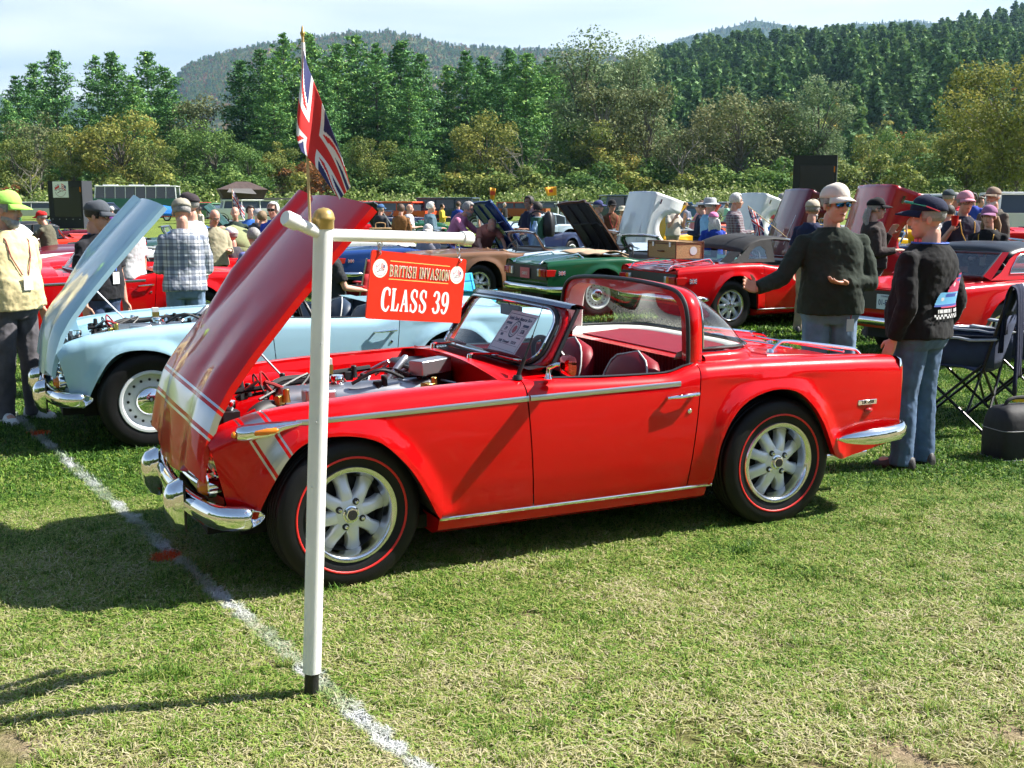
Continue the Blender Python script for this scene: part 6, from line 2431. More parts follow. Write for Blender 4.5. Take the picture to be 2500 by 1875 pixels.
# ------------------------------------------------------------------ flags and lettering
FL_R, FL_W, FL_B = mat('flag_red', (.62, .02, .02), .7), mat('flag_white', (.74, .74, .76), .7), mat('flag_blue', (.015, .022, .12), .7)
def uj(x, y):
 """union flag colour index at x,y in -1..1"""
 X, Y = x * 1.6, y
 if abs(X) < .2 or abs(Y) < .2:
  return 0
 if abs(X) < .333 or abs(Y) < .333:
  return 1
 d1, d2 = (Y - X / 1.6) * .848, (Y + X / 1.6) * .848
 for d, flip in ((d1, 1), (d2, -1)):
  o = .066 * (1 if X > 0 else -1) * flip
  if abs(d - o) < .066:
   return 0
  if abs(d) < .2:
   return 1
 return 2
def flag_mesh(name, net, n, m, parent, thick=.0008):
 """net: rows (fly) of columns (hoist) of points, smoothed; coloured face by face as a union flag"""
 A = np.array(net, float)
 R = np.stack([crom(A[:, j], 8) for j in range(A.shape[1])], 1)
 ti = np.linspace(0, len(R) - 1, n + 1)
 R = np.stack([[[np.interp(t, np.arange(len(R)), R[:, j, c]) for c in range(3)] for j in range(A.shape[1])] for t in ti])
 G = []
 for i in range(n + 1):
  c = crom(R[i], 8)
  tj = np.linspace(0, len(c) - 1, m + 1)
  G.append(np.stack([np.interp(tj, np.arange(len(c)), c[:, k]) for k in range(3)], 1))
 b = MB()
 for i in range(n):
  for j in range(m):
   b.cm = uj(-1 + 2 * (i + .5) / n, -1 + 2 * (j + .5) / m)
   b.add([G[i][j], G[i][j + 1], G[i + 1][j + 1], G[i + 1][j]], [(0, 1, 2, 3)])
 o = b.build(name, [FL_R, FL_W, FL_B], parent, 180, weld=True)
 solid(o, thick, 0)
 return o
SERIF = {
 'C': [[(.86, .70, .05), (.84, .86, .10), (.66, .98, .12), (.45, .98, .16), (.22, .85, .22), (.13, .5, .25), (.22, .15, .22), (.45, .02, .16), (.68, .02, .12), (.88, .22, .06)], [(.86, .99, .03), (.84, .82, .09), (.86, .66, .03)]],
 'L': [[(.27, .97, .22), (.27, .03, .22)], [(.05, .975, .05), (.52, .975, .05)], [(.05, .025, .05), (.85, .025, .05)], [(.55, .04, .05), (.75, .07, .12), (.86, .34, .05)]],
 'A': [[(.50, .98, .12), (.17, .04, .07)], [(.50, .98, .14), (.80, .03, .22)], [(.28, .33, .06), (.68, .33, .06)], [(.02, .025, .05), (.32, .025, .05)], [(.60, .025, .05), (1.0, .025, .05)]],
 'S': [[(.80, .70, .04), (.76, .88, .08), (.58, .98, .10), (.38, .97, .13), (.22, .82, .18), (.26, .64, .21), (.50, .50, .22), (.74, .36, .21), (.79, .18, .18), (.62, .03, .13), (.40, .02, .10), (.22, .12, .08), (.16, .32, .04)], [(.80, .99, .03), (.78, .82, .08), (.80, .66, .03)], [(.16, .01, .03), (.19, .16, .08), (.16, .36, .03)]],
 '3': [[(.18, .76, .16), (.30, .94, .12), (.50, .98, .11), (.70, .90, .17), (.74, .72, .20), (.62, .56, .15), (.42, .51, .08)], [(.42, .52, .08), (.66, .46, .16), (.80, .26, .22), (.70, .08, .18), (.48, .02, .11), (.26, .06, .12), (.15, .24, .17)]],
 '9': [[(.50, .98, .10), (.28, .90, .18), (.19, .68, .21), (.28, .46, .18), (.48, .38, .10), (.66, .48, .08)], [(.48, .98, .10), (.70, .90, .17), (.80, .62, .22), (.76, .30, .19), (.58, .06, .13), (.36, .02, .10), (.20, .10, .13), (.18, .20, .13)]],
 'B': [[(.25, .97, .2), (.25, .03, .2)], [(.06, .97, .06), (.55, .97, .06), (.74, .86, .15), (.74, .64, .15), (.55, .52, .06), (.3, .52, .06)], [(.5, .52, .06), (.78, .40, .16), (.80, .16, .16), (.58, .03, .06), (.06, .03, .06)]],
 'R': [[(.25, .97, .2), (.25, .03, .2)], [(.06, .97, .06), (.55, .97, .06), (.74, .86, .15), (.74, .60, .15), (.55, .49, .06), (.3, .49, .06)], [(.52, .48, .14), (.84, .03, .16)], [(.06, .03, .06), (.42, .03, .06)], [(.74, .03, .06), (1.0, .03, .06)]],
 'I': [[(.5, .97, .3), (.5, .03, .3)], [(.18, .97, .06), (.82, .97, .06)], [(.18, .03, .06), (.82, .03, .06)]],
 'T': [[(.5, .97, .22), (.5, .03, .22)], [(.05, .96, .07), (.95, .96, .07)], [(.07, .98, .04), (.06, .76, .03)], [(.93, .98, .04), (.94, .76, .03)], [(.30, .03, .06), (.70, .03, .06)]],
 'H': [[(.22, .97, .18), (.22, .03, .18)], [(.78, .97, .18), (.78, .03, .18)], [(.2, .5, .07), (.8, .5, .07)], [(.04, .97, .06), (.40, .97, .06)], [(.60, .97, .06), (.96, .97, .06)], [(.04, .03, .06), (.40, .03, .06)], [(.60, .03, .06), (.96, .03, .06)]],
 'N': [[(.18, .97, .08), (.18, .03, .08)], [(.82, .97, .08), (.82, .03, .08)], [(.16, .95, .14), (.82, .05, .16)], [(.02, .97, .06), (.30, .97, .06)], [(.68, .97, .06), (.97, .97, .06)], [(.04, .03, .06), (.34, .03, .06)]],
 'V': [[(.18, .97, .20), (.5, .02, .14)], [(.82, .97, .08), (.5, .02, .10)], [(.02, .97, .06), (.38, .97, .06)], [(.66, .97, .06), (.98, .97, .06)]],
 'O': [[(.5, .98, .10), (.24, .86, .19), (.14, .5, .24), (.24, .14, .19), (.5, .02, .10), (.76, .14, .19), (.86, .5, .24), (.76, .86, .19), (.5, .98, .10)]],
}
def serif_text(name, txt, O, ex, ey, ez, w, h, m, parent, gap=.06, grow=0.0, narrow={'I': .45, ' ': .5}):
 """serif capitals drawn as ribbons; O lower left, total width w, height h; each ribbon a hair proud of the last"""
 ws = [narrow.get(c, 1.0) for c in txt]
 unit = w / (sum(ws) + gap * (len(txt) - 1))
 b = MB()
 x = 0.0
 lay = 0
 for c, cw in zip(txt, ws):
  for st in SERIF.get(c, []):
   P = np.array(st)
   Q = crom(P, 5) if len(P) > 2 else P
   L, Rr = [], []
   for i in range(len(Q)):
    t = Q[min(i + 1, len(Q) - 1), :2] - Q[max(i - 1, 0), :2]
    t = t * np.array([unit * cw, h])
    nn = np.array([-t[1], t[0]]) / (np.hypot(*t) + 1e-9)
    p = np.array([Q[i, 0] * unit * cw + x, Q[i, 1] * h])
    hw = Q[i, 2] * unit * .5 * (1 if c != 'I' else .75) + grow
    L.append(p + nn * hw)
    Rr.append(p - nn * hw)
   lay += 1
   f = lambda p: Vector(O) + Vector(ex) * float(p[0]) + Vector(ey) * float(p[1]) + Vector(ez) * (.00002 * lay)
   b.grid([[f(p) for p in L], [f(p) for p in Rr]])
  x += unit * (cw + gap)
 return b.build(name, m, parent, 0)
# ------------------------------------------------------------------ class sign post with flag
def sign_post():
 base, topp = Vector((-.663, 3.473, 0)), Vector((-.581, 3.473, 1.56))
 o = thing('sign_post', 'white pipe post with crossbar and gold cap standing by the painted line', 'post', base)
 W_ = mat('pvc_white', (.80, .80, .77), .32, noise=.07, nscale=7, coat=.1)
 ax = (topp - base).normalized()
 L = (topp - base).length
 b = MB()
 b.tube([ax * .088, ax * L], .030, 28)
 b.build('pole', W_, o)
 for k, q_ in enumerate((.72, .93, 1.18)):
  sc_ = MB()
  sc_.ball(ax * q_ + Vector((.030 * cos(-1.9 + .3 * k), .030 * sin(-1.9 + .3 * k), 0)), .0028, 8, 6)
  sc_.build('screw', STEEL, o)
 st = MB()
 st.tube([ax * -.1, ax * .12], .0235, 14)
 st.build('stake', BLACK, o)
 c = MB()
 rows = []
 for r, hh in ((.0325, -.030), (.0335, -.028), (.0335, -.004), (.0355, -.002), (.0355, .004), (.0335, .008), (.0315, .016), (.026, .026), (.015, .033), (.0, .036)):
  rows.append([ax * (L + hh) + Vector((r * cos(t), r * sin(t), 0)) for t in np.linspace(0, 2 * pi, 29)[:-1]])
 c.grid(rows, cu=True)
 c.build('cap', mat('gold_paint', (.42, .29, .09), .4, .35, noise=.12, nscale=25), o, 50)
 # crossbar
 d = Vector((.73, .68, 0)).normalized()
 mid = ax * (L - .048)
 p_l = at_dist(622, 473, 3.375) - base
 p_r = at_dist(1012, 515, 3.92) - base
 bar = MB()
 bar.tube([p_l, mid, p_r], .0195, 22)
 bar.build('crossbar', W_, o)
 dl, dr = (p_l - mid).normalized(), (p_r - mid).normalized()
 for p, dd in ((p_l, dl), (p_r, dr)):
  e = MB()
  e.tube([p - dd * .035, p - dd * .033, p + dd * .004, p + dd * .012], [.0195, .0245, .0245, .021], 22)
  e.build('end_cap', W_, o)
 # hanging board
 YL, YR = 3.604, 3.879
 q = lambda x, y, Y: at_dist(x / DS, y / DS, Y)
 TL, BL, TR, BR = q(899.6, 609, YL), q(893, 778, YL), q(1131.9, 632.4, YR), q(1123.5, 789.4, YR)
 s = thing('hanging_sign', 'red class sign with white letters hanging from the crossbar', 'sign', BL)
 ex = ((TR - TL) + (BR - BL)) * .5
 wS = ex.length
 ex.normalize()
 ey = (TL - BL)
 hS = ey.length
 ey = (ey - ex * ey.dot(ex)).normalized()
 ez = ex.cross(ey)
 f = lambda u, v, k=0.0: ex * u + ey * v + ez * k
 pb = MB()
 P = []
 r = .008
 for (cx, cy, a0) in ((wS - r, hS - r, 0), (r, hS - r, 1), (r, r, 2), (wS - r, r, 3)):
  for k in range(5):
   t = pi / 2 * (a0 + k / 4)
   P.append((cx + r * cos(t), cy + r * sin(t)))
 pb.prism(P, .006, f(0, 0, -.006), ex, ey, ez)
 SRED = mat('sign_red', (.72, .028, .012), .35, coat=.3, noise=.03, nscale=8)
 bo = pb.build('board', SRED, s)
 GOLD, SW = mat('sign_gold', (.75, .50, .13), .45), mat('sign_white', (.82, .82, .82), .45)
 ln = MB()
 for v in (.845, .595):
  ln.box(f(wS * .497, hS * v, .0004), (.0, .0, .0))
 ln = MB()
 for v in (.865, .600):
  a, c2 = f(wS * .19, hS * v - .0015, .0005), f(wS * .82, hS * v - .0015, .0005)
  ln.add([a, c2, c2 + ey * .003, a + ey * .003], [(0, 1, 2, 3)])
 ln.build('gold_rule', GOLD, bo, 0)
 serif_text('lettering_outline', 'BRITISH INVASION', f(wS * .188, hS * .642, .0006), ex, ey, ez, wS * .635, hS * .165, SW, bo, .10, .0011)
 serif_text('lettering', 'BRITISH INVASION', f(wS * .188, hS * .642, .0015), ex, ey, ez, wS * .635, hS * .165, mat('letter_gold', (.50, .37, .13), .5), bo, .10, -.0002)
 serif_text('lettering_class', 'CLASS', f(wS * .135, hS * .135, .0006), ex, ey, ez, wS * .475, hS * .33, SW, bo, .05, .0017)
 serif_text('lettering_number', '39', f(wS * .665, hS * .135, .0006), ex, ey, ez, wS * .185, hS * .33, SW, bo, .04, .0017)
 for cu in (.095, .905):
  em = MB()
  cc = f(wS * cu, hS * .745, .0005)
  n = 28
  ring = lambda rr, k: [cc + ex * rr * cos(t) + ey * rr * 1.02 * sin(t) + ez * k for t in np.linspace(0, 2 * pi, n + 1)[:-1]]
  em.grid([ring(.0001, .0), ring(.0285, .0)], cu=True)
  eo = em.build('emblem', SW, bo, 0)
  rg_ = MB()
  rg_.grid([ring(.0285, .0), ring(.0300, .0002)], cu=True)
  rg_.build('emblem_ring', mat('sign_cream', (.8, .72, .5), .5), eo, 0)
  # two small waving flags
  for sx in (-1, 1):
   for i in range(8):
    for j in range(6):
     pass
   fb = MB()
   for i in range(8):
    for j in range(7):
     x0, y0 = sx * (.003 + .0018 * i), .019 - .0022 * j - .0011 * i + .001 * sin(i)
     if sx < 0:
      fb.cm = uj(-1 + 2 * (i + .5) / 8, -1 + 2 * (j + .5) / 7)
     else:
      fb.cm = 2 if (i > 4 and j < 4) else (j % 2)
     a = cc + ez * .0005 + ex * x0 + ey * y0
     fb.add([a, a + ex * .0018 * sx + ey * -.0011, a + ex * .0018 * sx - ey * .0033, a - ey * .0022], [(0, 1, 2, 3)])
   fb.build('emblem_flag', [FL_R, FL_W, FL_B], eo, 0)
  sc = MB()
  scr = crom([(.0085, -.0035), (.001, -.001), (-.006, -.004), (-.001, -.007), (-.006, -.010), (-.013, -.0115), (-.002, -.0085), (.004, -.007), (.006, -.0085), (.010, -.006), (.015, -.0065)], 4)
  sc.grid([[cc + ez * .0006 + ex * float(p[0]) + ey * float(p[1] + .0006) for p in scr], [cc + ez * .0006 + ex * float(p[0]) + ey * float(p[1] - .0006) for p in scr]])
  for a_ in np.linspace(radians(200), radians(340), 16):
   c3 = cc + ez * .0006 + ex * .0238 * cos(a_) + ey * .0238 * sin(a_)
   t3 = -ex * sin(a_) + ey * cos(a_)
   n3 = ex * cos(a_) + ey * sin(a_)
   sc.add([c3 - t3 * .0008 - n3 * .0012, c3 + t3 * .0008 - n3 * .0012, c3 + t3 * .0008 + n3 * .0012, c3 - t3 * .0008 + n3 * .0012], [(0, 1, 2, 3)])
  sc.build('emblem_script', mat('emblem_ink', (.18, .03, .06), .6), eo, 0)
 # chain links
 for u in (.075, .925):
  hole = f(wS * u, hS * .955)
  bp = (hole + BL)
  tb = None
  tt = ((bp - base) - mid).dot(dr)
  tb = mid + dr * tt + base - BL          # point on the bar axis above the hole
  k = MB()
  def link_ring(c_, r1, r2, e1, e2, tk=.0022):
   k.tube([c_ + e1 * r1 * cos(t) + e2 * r2 * sin(t) for t in np.linspace(0, 2 * pi, 17)[:-1]], tk, 6, closed=True)
  top_z = tb.z - .0195
  span = top_z - hole.z
  pz = lambda q_: Vector((tb.x + (hole.x - tb.x) * q_, tb.y + (hole.y - tb.y) * q_, top_z - span * q_))
  link_ring(pz(.16), .009, .010, ex, Vector((0, 0, 1)))
  link_ring(pz(.42), .006, .011, ez, Vector((0, 0, 1)))
  k.tube(crom([pz(.55) + ex * .003, pz(.68) + ex * .004, pz(.82) - ex * .002, hole + ez * .006 + ey * .006, hole + ez * .006 - ey * .002, hole - ez * .010 + ey * .004, hole - ez * .008 + ey * .016], 4), .0022, 6)
  k.build('hook', STEEL, s)
 # flag on its stick
 D = 3.44
 F = lambda x, y, dy=0.0: at_dist(x, y, D + dy)
 foot = F(669, 452)
 tip = F(653.5, 76)
 fo = thing('hand_flag', 'union flag on a thin wooden stick above the sign post', 'flag', foot)
 sb = MB()
 sb.tube([Vector((0, 0, -.05)), tip - foot], .0042, 10)
 sb.build('stick', mat('stick_wood', (.50, .36, .17), .4, coat=.3), fo)
 sp = MB()
 sp.lathe([(.0, .030), (.003, .022), (.0045, .012), (.007, .008), (.0075, .004), (.0055, .0), (.004, -.006)], 14, c=tip - foot)
 sp.build('finial', mat('gold_paint', (.42, .29, .09), .35, .75), fo)
 net = [[(654, 100, 0), (656, 148, 0), (659, 196, 0), (661, 244, 0), (663.5, 290, 0)],
  [(657, 112, -.010), (650, 168, -.020), (645, 222, -.022), (643, 268, -.022), (644, 302, -.018)],
  [(663, 138, -.006), (654, 196, -.030), (647, 252, -.035), (643, 300, -.032), (650, 326, -.026)],
  [(676, 172, .004), (670, 230, -.004), (664, 282, -.012), (660, 312, -.016), (663, 338, -.014)],
  [(697, 226, .008), (694, 270, .016), (688, 310, .012), (682, 342, .000), (683, 362, -.006)],
  [(716, 278, .002), (716, 310, .012), (710, 342, .014), (706, 370, .004), (703, 390, -.004)],
  [(735, 330, -.008), (733, 354, .000), (729, 376, .008), (722, 398, .004), (719, 412, .0)],
  [(757, 404, -.012), (752, 410, -.006), (746, 417, .0), (740, 424, .0), (733, 431, .0)]]
 flag_mesh('flag_cloth', [[tuple(F(*p) - foot) for p in row] for row in net], 96, 60, fo)
 sl = MB()
 sl.tube([(F(654, 92) - foot), (F(659, 190) - foot), (F(664, 292) - foot)], [.0062, .0068, .0068], 10)
 sl.build('sleeve', FL_W, fo)
sign_post()
# ------------------------------------------------------------------ camping chairs, bag, bottle
def camp_chair(label, loc, rz, fab, trim, frame=None, group=None, towel=None, scale=1.0):
 o = thing('camping_chair', label, 'chair', loc, rz, group)
 o.scale = (scale,) * 3
 fm = frame or mat('chair_tube', (.02, .02, .022), .35, .6)
 w = .27
 fr = []
 # crossed legs, x is the way the chair faces
 for s in (-1, 1):
  fr.append(('leg', [(.26, s * w, .02), (-.20, s * w, .47)]))
  fr.append(('leg', [(-.24, s * w, .02), (.25, s * w, .45)]))
  fr.append(('upright', [(-.20, s * w, .02 + .40), (-.34, s * w * .95, .98)]))
  fr.append(('arm_post', [(.25, s * w, .45), (.23, s * w, .66)]))
 fr += [('brace', [(.26, -w, .03), (.24, w, .44)]), ('brace', [(.26, w, .03), (.24, -w, .44)]), ('brace', [(-.24, -w, .03), (-.21, w, .44)]), ('brace', [(-.24, w, .03), (-.21, -w, .44)])]
 for nm, P in fr:
  b = MB()
  b.tube(P, .010, 8)
  if nm == 'leg':
   b.ball(P[0], (.02, .02, .014), 8, 6)
  b.build(nm, fm, o)
 fb = mat('chair_fabric_%.2f_%.2f' % (fab[0], fab[2]), fab, .85, noise=.12, nscale=12, bump=.15, bscale=80)
 tb = mat('chair_trim_%.2f' % trim[0], trim, .8, noise=.1)
 s = MB()
 s.grid([[(x, y, .455 - .035 * (1 - (y / w) ** 2) * (1 - abs(x) / .4) - .02 * (x < -.1)) for y in np.linspace(-w, w, 9)] for x in np.linspace(-.21, .27, 8)])
 so = s.build('seat', fb, o, 60)
 solid(so, .012, 0)
 e = MB()
 e.grid([[(.27, y, .455 - .035 * (1 - (y / w) ** 2) * .3 + dz) for y in np.linspace(-w, w, 9)] for dz in (-.04, .004)])
 solid(e.build('seat_edge', tb, so), .012, 0)
 for k, (z0, z1, mm, nm) in enumerate(((.42, .80, fb, 'back_panel'), (.80, .97, fb, 'head_panel'))):
  b = MB()
  b.grid([[(-.20 - .14 * (z - .42) / .56 - .03 * (1 - (y / w) ** 2), y * (1 - .05 * (z - .42)), z) for y in np.linspace(-w, w, 9)] for z in np.linspace(z0, z1 - .004, 6)])
  solid(b.build(nm, mm, o, 60), .012, 0)
 for s_ in (-1, 1):
  b = MB()
  b.grid([[(-.193 - .14 * (z - .42) / .56, y, z) for y in (s_ * (w - .075), s_ * (w - .06))] for z in (.44, .7, .96)])
  solid(b.build('piping', tb, o), .004, 0)
  a = MB()
  a.grid([[(x, s_ * w + dy, .665 - .015 * (x < -.1) - .02 * sin((x + .3) * 5)) for dy in (-.045, 0, .045)] for x in np.linspace(-.28, .27, 8)])
  solid(a.build('armrest', tb, o, 60), .014, 0)
  fp_ = MB()
  fp_.grid([[(x, s_ * (w - .012), .655 - .2 * q_) for q_ in (0, .5, 1)] for x in np.linspace(-.27, .20, 6)])
  solid(fp_.build('side_fabric', fb, o, 60), .006, 0)
  a = MB()
  a.tube([(.23, s_ * w, .65), (-.05, s_ * w, .655), (-.29, s_ * w, .66)], .009, 6)
  a.build('arm_tube', fm, o)
 return o
def draped(name, label, cat, o_loc, rz, m, w, drop_f, drop_b, scale=1.0, hgt=.985, x0=-.345, y0=0.0, ragged=0.0, group=None):
 """cloth hung over a chair's back rail"""
 o = thing(name, label, cat, o_loc, rz, group)
 b = MB()
 path = [(x0 + .055, hgt - drop_f), (x0 + .05, hgt - drop_f * .5), (x0 + .035, hgt - .02), (x0, hgt + .008), (x0 - .035, hgt - .02), (x0 - .05, hgt - drop_b * .5), (x0 - .055, hgt - drop_b)]
 P = crom(path, 4)
 rows = []
 for i, p in enumerate(P):
  e = abs(i / (len(P) - 1) - .5) * 2
  rows.append([(p[0] + .012 * sin(q * 9 + i * .2) * e, y0 + q * w / 2 * (1 - ragged * e * .4), p[1] - ragged * .12 * e * (q > .2)) for q in np.linspace(-1, 1, 17)])
 b.grid(rows)
 solid(b.build('cloth', m, o, 70), .008, 0)
 return o
CH1 = at_dist(2068, 900, 8.05)
camp_chair('navy camping chair beside the man in black, nearer of the pair', (CH1.x, 8.05, 0), pi - .62, (.028, .042, .095), (.34, .36, .40), scale=1.06, group='navy camping chairs')
CH2 = at_dist(2188, 900, 8.5)
camp_chair('navy camping chair at the right edge of the picture', (CH2.x, 8.5, 0), pi - .62, (.028, .042, .095), (.34, .36, .40), scale=1.06, group='navy camping chairs')
TOW = mat('white_towel', (.62, .64, .68), .95, noise=.08, nscale=40, bump=.6, bscale=90)
NAVYJ = cloth('navy_jacket_cloth', (.012, .017, .045), bump=.4)
draped('jacket', 'navy jacket hung over the back of the nearer chair', 'jacket', (CH1.x, 8.05, 0), pi - .62, NAVYJ, .24, .34, .62, hgt=1.05, x0=-.37, y0=.19, ragged=1.0)
draped('towel', 'small white towel over the back of the nearer navy chair', 'towel', (CH1.x, 8.05, 0), pi - .62, TOW, .26, .08, .10, hgt=1.045, x0=-.37, y0=-.10)
draped('towel', 'white towel over the navy chair at the right edge', 'towel', (CH2.x, 8.5, 0), pi - .62, TOW, .42, .16, .2, hgt=1.045, x0=-.37)
def cooler_bag():
 p = on_ground(2196, 990)
 o = thing('cooler_bag', 'black soft cooler bag with carry handle on the grass', 'bag', (p.x, p.y, 0), .25)
 bm = mat('bag_nylon', (.013, .013, .015), .7, bump=.25, bscale=25, noise=.2)
 b = MB()
 rows = []
 for z, kx, ky in ((.0, .95, .95), (.015, 1, 1), (.16, 1.01, 1.01), (.20, 1, 1), (.26, .97, .95), (.31, .90, .84), (.34, .78, .62), (.355, .55, .3)):
  rows.append([(.20 * kx * np.sign(cos(t)) * abs(cos(t)) ** .35, .13 * ky * np.sign(sin(t)) * abs(sin(t)) ** .35, z) for t in np.linspace(0, 2 * pi, 33)[:-1]])
 b.grid(rows, cu=True)
 b.add(rows[0], [tuple(range(32))[::-1]])
 b.add(rows[-1], [tuple(range(32))])
 b.build('body', bm, o, 60)
 pm_ = mat('bag_piping', (.25, .25, .26), .6)
 for z, k in ((.205, 1.0), (.02, 1.0)):
  q = MB()
  q.tube([(.2035 * k * np.sign(cos(t)) * abs(cos(t)) ** .35, .1335 * k * np.sign(sin(t)) * abs(sin(t)) ** .35, z) for t in np.linspace(0, 2 * pi, 33)[:-1]], .003, 5, closed=True)
  q.build('piping', pm_, o)
 h = MB()
 h.tube(crom([(-.11, 0, .34), (-.10, 0, .375), (-.05, 0, .395), (.05, 0, .395), (.10, 0, .375), (.11, 0, .34)], 4), .012, 8)
 h.build('handle', bm, o)
 for x in (.0, .035):
  z_ = MB()
  z_.tube([(x, -.137, .20), (x + .004, -.140, .155)], .004, 6)
  z_.build('zip_pull', mat('zip_red', (.35, .02, .03), .5), o)
 return p
CB = cooler_bag()
def spray_bottle():
 p = at_dist(2203, 930, CB.y + .55)
 o = thing('spray_bottle', 'yellow trigger spray bottle behind the black cooler bag', 'bottle', (p.x, p.y, 0))
 b = MB()
 b.lathe([(.0, 0), (.035, 0), (.037, .01), (.037, .13), (.03, .16), (.014, .19), (.014, .21)], 18)
 b.build('bottle', mat('bottle_yellow', (.75, .5, .02), .3, coat=.4), o)
 g = MB()
 g.lathe([(.016, .195), (.018, .2), (.018, .215), (.012, .22)], 14)
 g.build('collar', mat('collar_green', (.02, .2, .05), .4), o)
 t = MB()
 t.tube([(0, 0, .22), (0, 0, .285)], .014, 10)
 t.box((-.02, 0, .29), (.085, .026, .035))
 t.tube([(-.03, 0, .28), (-.04, 0, .25), (-.035, 0, .23)], .005, 6)
 bevel(t.build('trigger_head', mat('bottle_yellow', (.75, .5, .02), .3), o), .005)
spray_bottle()
def leaf(px, py, car, *a):
 pass
# chairs further back
p = at_dist(775, 650, 13.6)
camp_chair('red camping chair on the grass behind the class sign', (p.x, 13.6, 0), 2.6, (.42, .012, .02), (.42, .012, .02), frame=STEEL)
p = at_dist(1010, 650, 15.2)
camp_chair('turquoise folding chair beside the brown car wheel', (p.x + .12, 15.2, 0), -.7, (.03, .38, .62), (.03, .38, .62), scale=.70)
p = at_dist(538, 600, 16.8)
camp_chair('dark camping chair with seated people under the olive canopy', (p.x, 16.8, 0), -.9, (.02, .02, .024), (.3, .02, .03))
# small union flags in the show
def stick_flag(label, foot, tip, span, drop=.18, name='small_flag', colour=None):
 foot, tip = Vector(foot), Vector(tip)
 o = thing(name, label, 'flag', foot)
 b = MB()
 b.tube([Vector((0, 0, 0)), tip - foot], .006, 6)
 b.build('stick', mat('stick_wood', (.50, .36, .17), .4), o)
 up = (tip - foot).normalized()
 sv = Vector(span)
 L = (tip - foot).length
 net = []
 for i in range(5):
  t = i / 4
  off = sv * t + Vector((0, 0, -drop * t * t))
  w = up * (-sv.length * .62)
  net.append([tuple((tip - foot) + off + w * q + Vector((0, .03 * sin(t * 6 + q * 3), 0))) for q in (0, .5, 1)])
 if colour is None:
  flag_mesh('flag_cloth', net, 24, 14, o)
 else:
  g = MB()
  g.grid([[Vector(p_) for p_ in r] for r in net])
  solid(g.build('flag_cloth', colour, o), .001, 0)
 return o
# ------------------------------------------------------------------ neighbouring cars of the same make
def place(contact, yaw, lu, ly):
 """car origin so that local (lu, ly) stands at the world point"""
 c, s = cos(yaw), sin(yaw)
 return (contact[0] - c * lu + s * ly, contact[1] - s * lu - c * ly, 0)
Y1 = CAR_YAW
Y2 = CAR_YAW + pi
LBLUE = paint('powder_blue_paint', (.36, .58, .70), .32)
C2 = tr_car('powder blue sports car with raised bonnet behind the main red car', place((-2.40, 7.29), Y1, 0, -.66), Y1, LBLUE, True, radians(46.5), None, None, None, 'steel', 'tr250', (.03, .05, .085), .04, False, engine=True)
def blue_extras(car):
 # twin chromed dashpots standing in round carburettor openings, mirror, overriders already in place
 for u in (.02, .26):
  b = MB()
  b.tube([(u, .24, .60), (u, .24, .76)], .045, 14)
  b.lathe([(.045, .76), (.04, .785), (.02, .79), (.016, .81), (.0, .812)], 14, c=(u, .24, 0))
  b.build('carburettor', CHROME, car)
 m = MB()
 m.tube([(.90, -.69, .83), (.92, -.715, .885)], .009, 8)
 m.ball((.925, -.73, .905), (.03, .055, .05), 14, 10)
 m.build('door_mirror', CHROME, car)
blue_extras(C2)
RED2 = paint('red_paint_second', (.55, .002, .004), .34)
C3 = tr_car('red sports car with dark cockpit standing behind the plaid shirt man', place((-4.785, 12.183), .48, .858, -.70), .48, RED2, False, None, None, None, None, 'minilite', 'tr250', (.02, .02, .02), 0, True)
BLU = paint('royal_blue_paint', (.02, .06, .22), .3)
BRN = paint('brown_paint', (.20, .105, .06), .3)
GRN = paint('racing_green_paint', (.008, .075, .03), .3)
REDS = paint('red_paint_soft_top', (.55, .002, .004), .3)
REDH = paint('red_paint_hardtop', (.52, .002, .005), .3)
UB = mat('bonnet_black_inside', (.012, .011, .011), .6)
CREAM_PLATE, RED_INK = mat('plate_white', (.7, .7, .7), .4), mat('plate_red_ink', (.5, .03, .04), .5)
PLATE_INK = mat('plate_blue_ink', (.03, .06, .16), .5)
C4 = tr_car('royal blue sports car seen from behind left of the class sign', place((-2.25, 19.6), Y2 - .03, 2.235, .66), Y2 - .03, BLU, False, radians(49), None, BLU, None, 'minilite', 'tr6', (.02, .02, .02), plate=None)
C5 = tr_car('brown sports car with tan seats and black underside of raised bonnet', place((-.56, 18.3), Y2, 2.235, .66), Y2, BRN, False, radians(49), None, UB, None, 'minilite', 'tr6', (.35, .20, .10))
C6 = tr_car('dark green sports car with luggage rack behind the windscreen', place((1.22, 16.1), Y2, 2.235, .66), Y2, GRN, False, None, None, None, None, 'steel', 'tr6', (.30, .2, .12), plate=('GABY17', mat('plate_pink', (.62, .12, .14), .4), CREAM_PLATE, .062))
luggage_rack(C6, 2.36, 3.0, .42, 9)
C7 = tr_car('red sports car with black soft top and wicker suitcase on its rack', place((2.80, 14.4), Y2, 2.235, .66), Y2, REDS, False, None, None, None, 'soft', 'minilite', 'tr6', (.02, .02, .02))
luggage_rack(C7, 2.36, 3.02, .45, 6, .07)
C8 = tr_car('red sports car with black hardtop roof beside the navy chairs', place((4.85, 11.09), Y2 + .04, 2.235, .66), Y2 + .04, REDH, False, None, None, None, 'hard', 'minilite', 'tr6', (.03, .03, .03), plate=('01-FCRX', mat('plate_pale', (.62, .68, .74), .4), PLATE_INK, .082, 'CONNECTICUT'))
def local_pt(car, p):
 c, s = cos(car.rotation_euler.z), sin(car.rotation_euler.z)
 return Vector((car.location.x + c * p[0] - s * p[1], car.location.y + s * p[0] + c * p[1], p[2]))
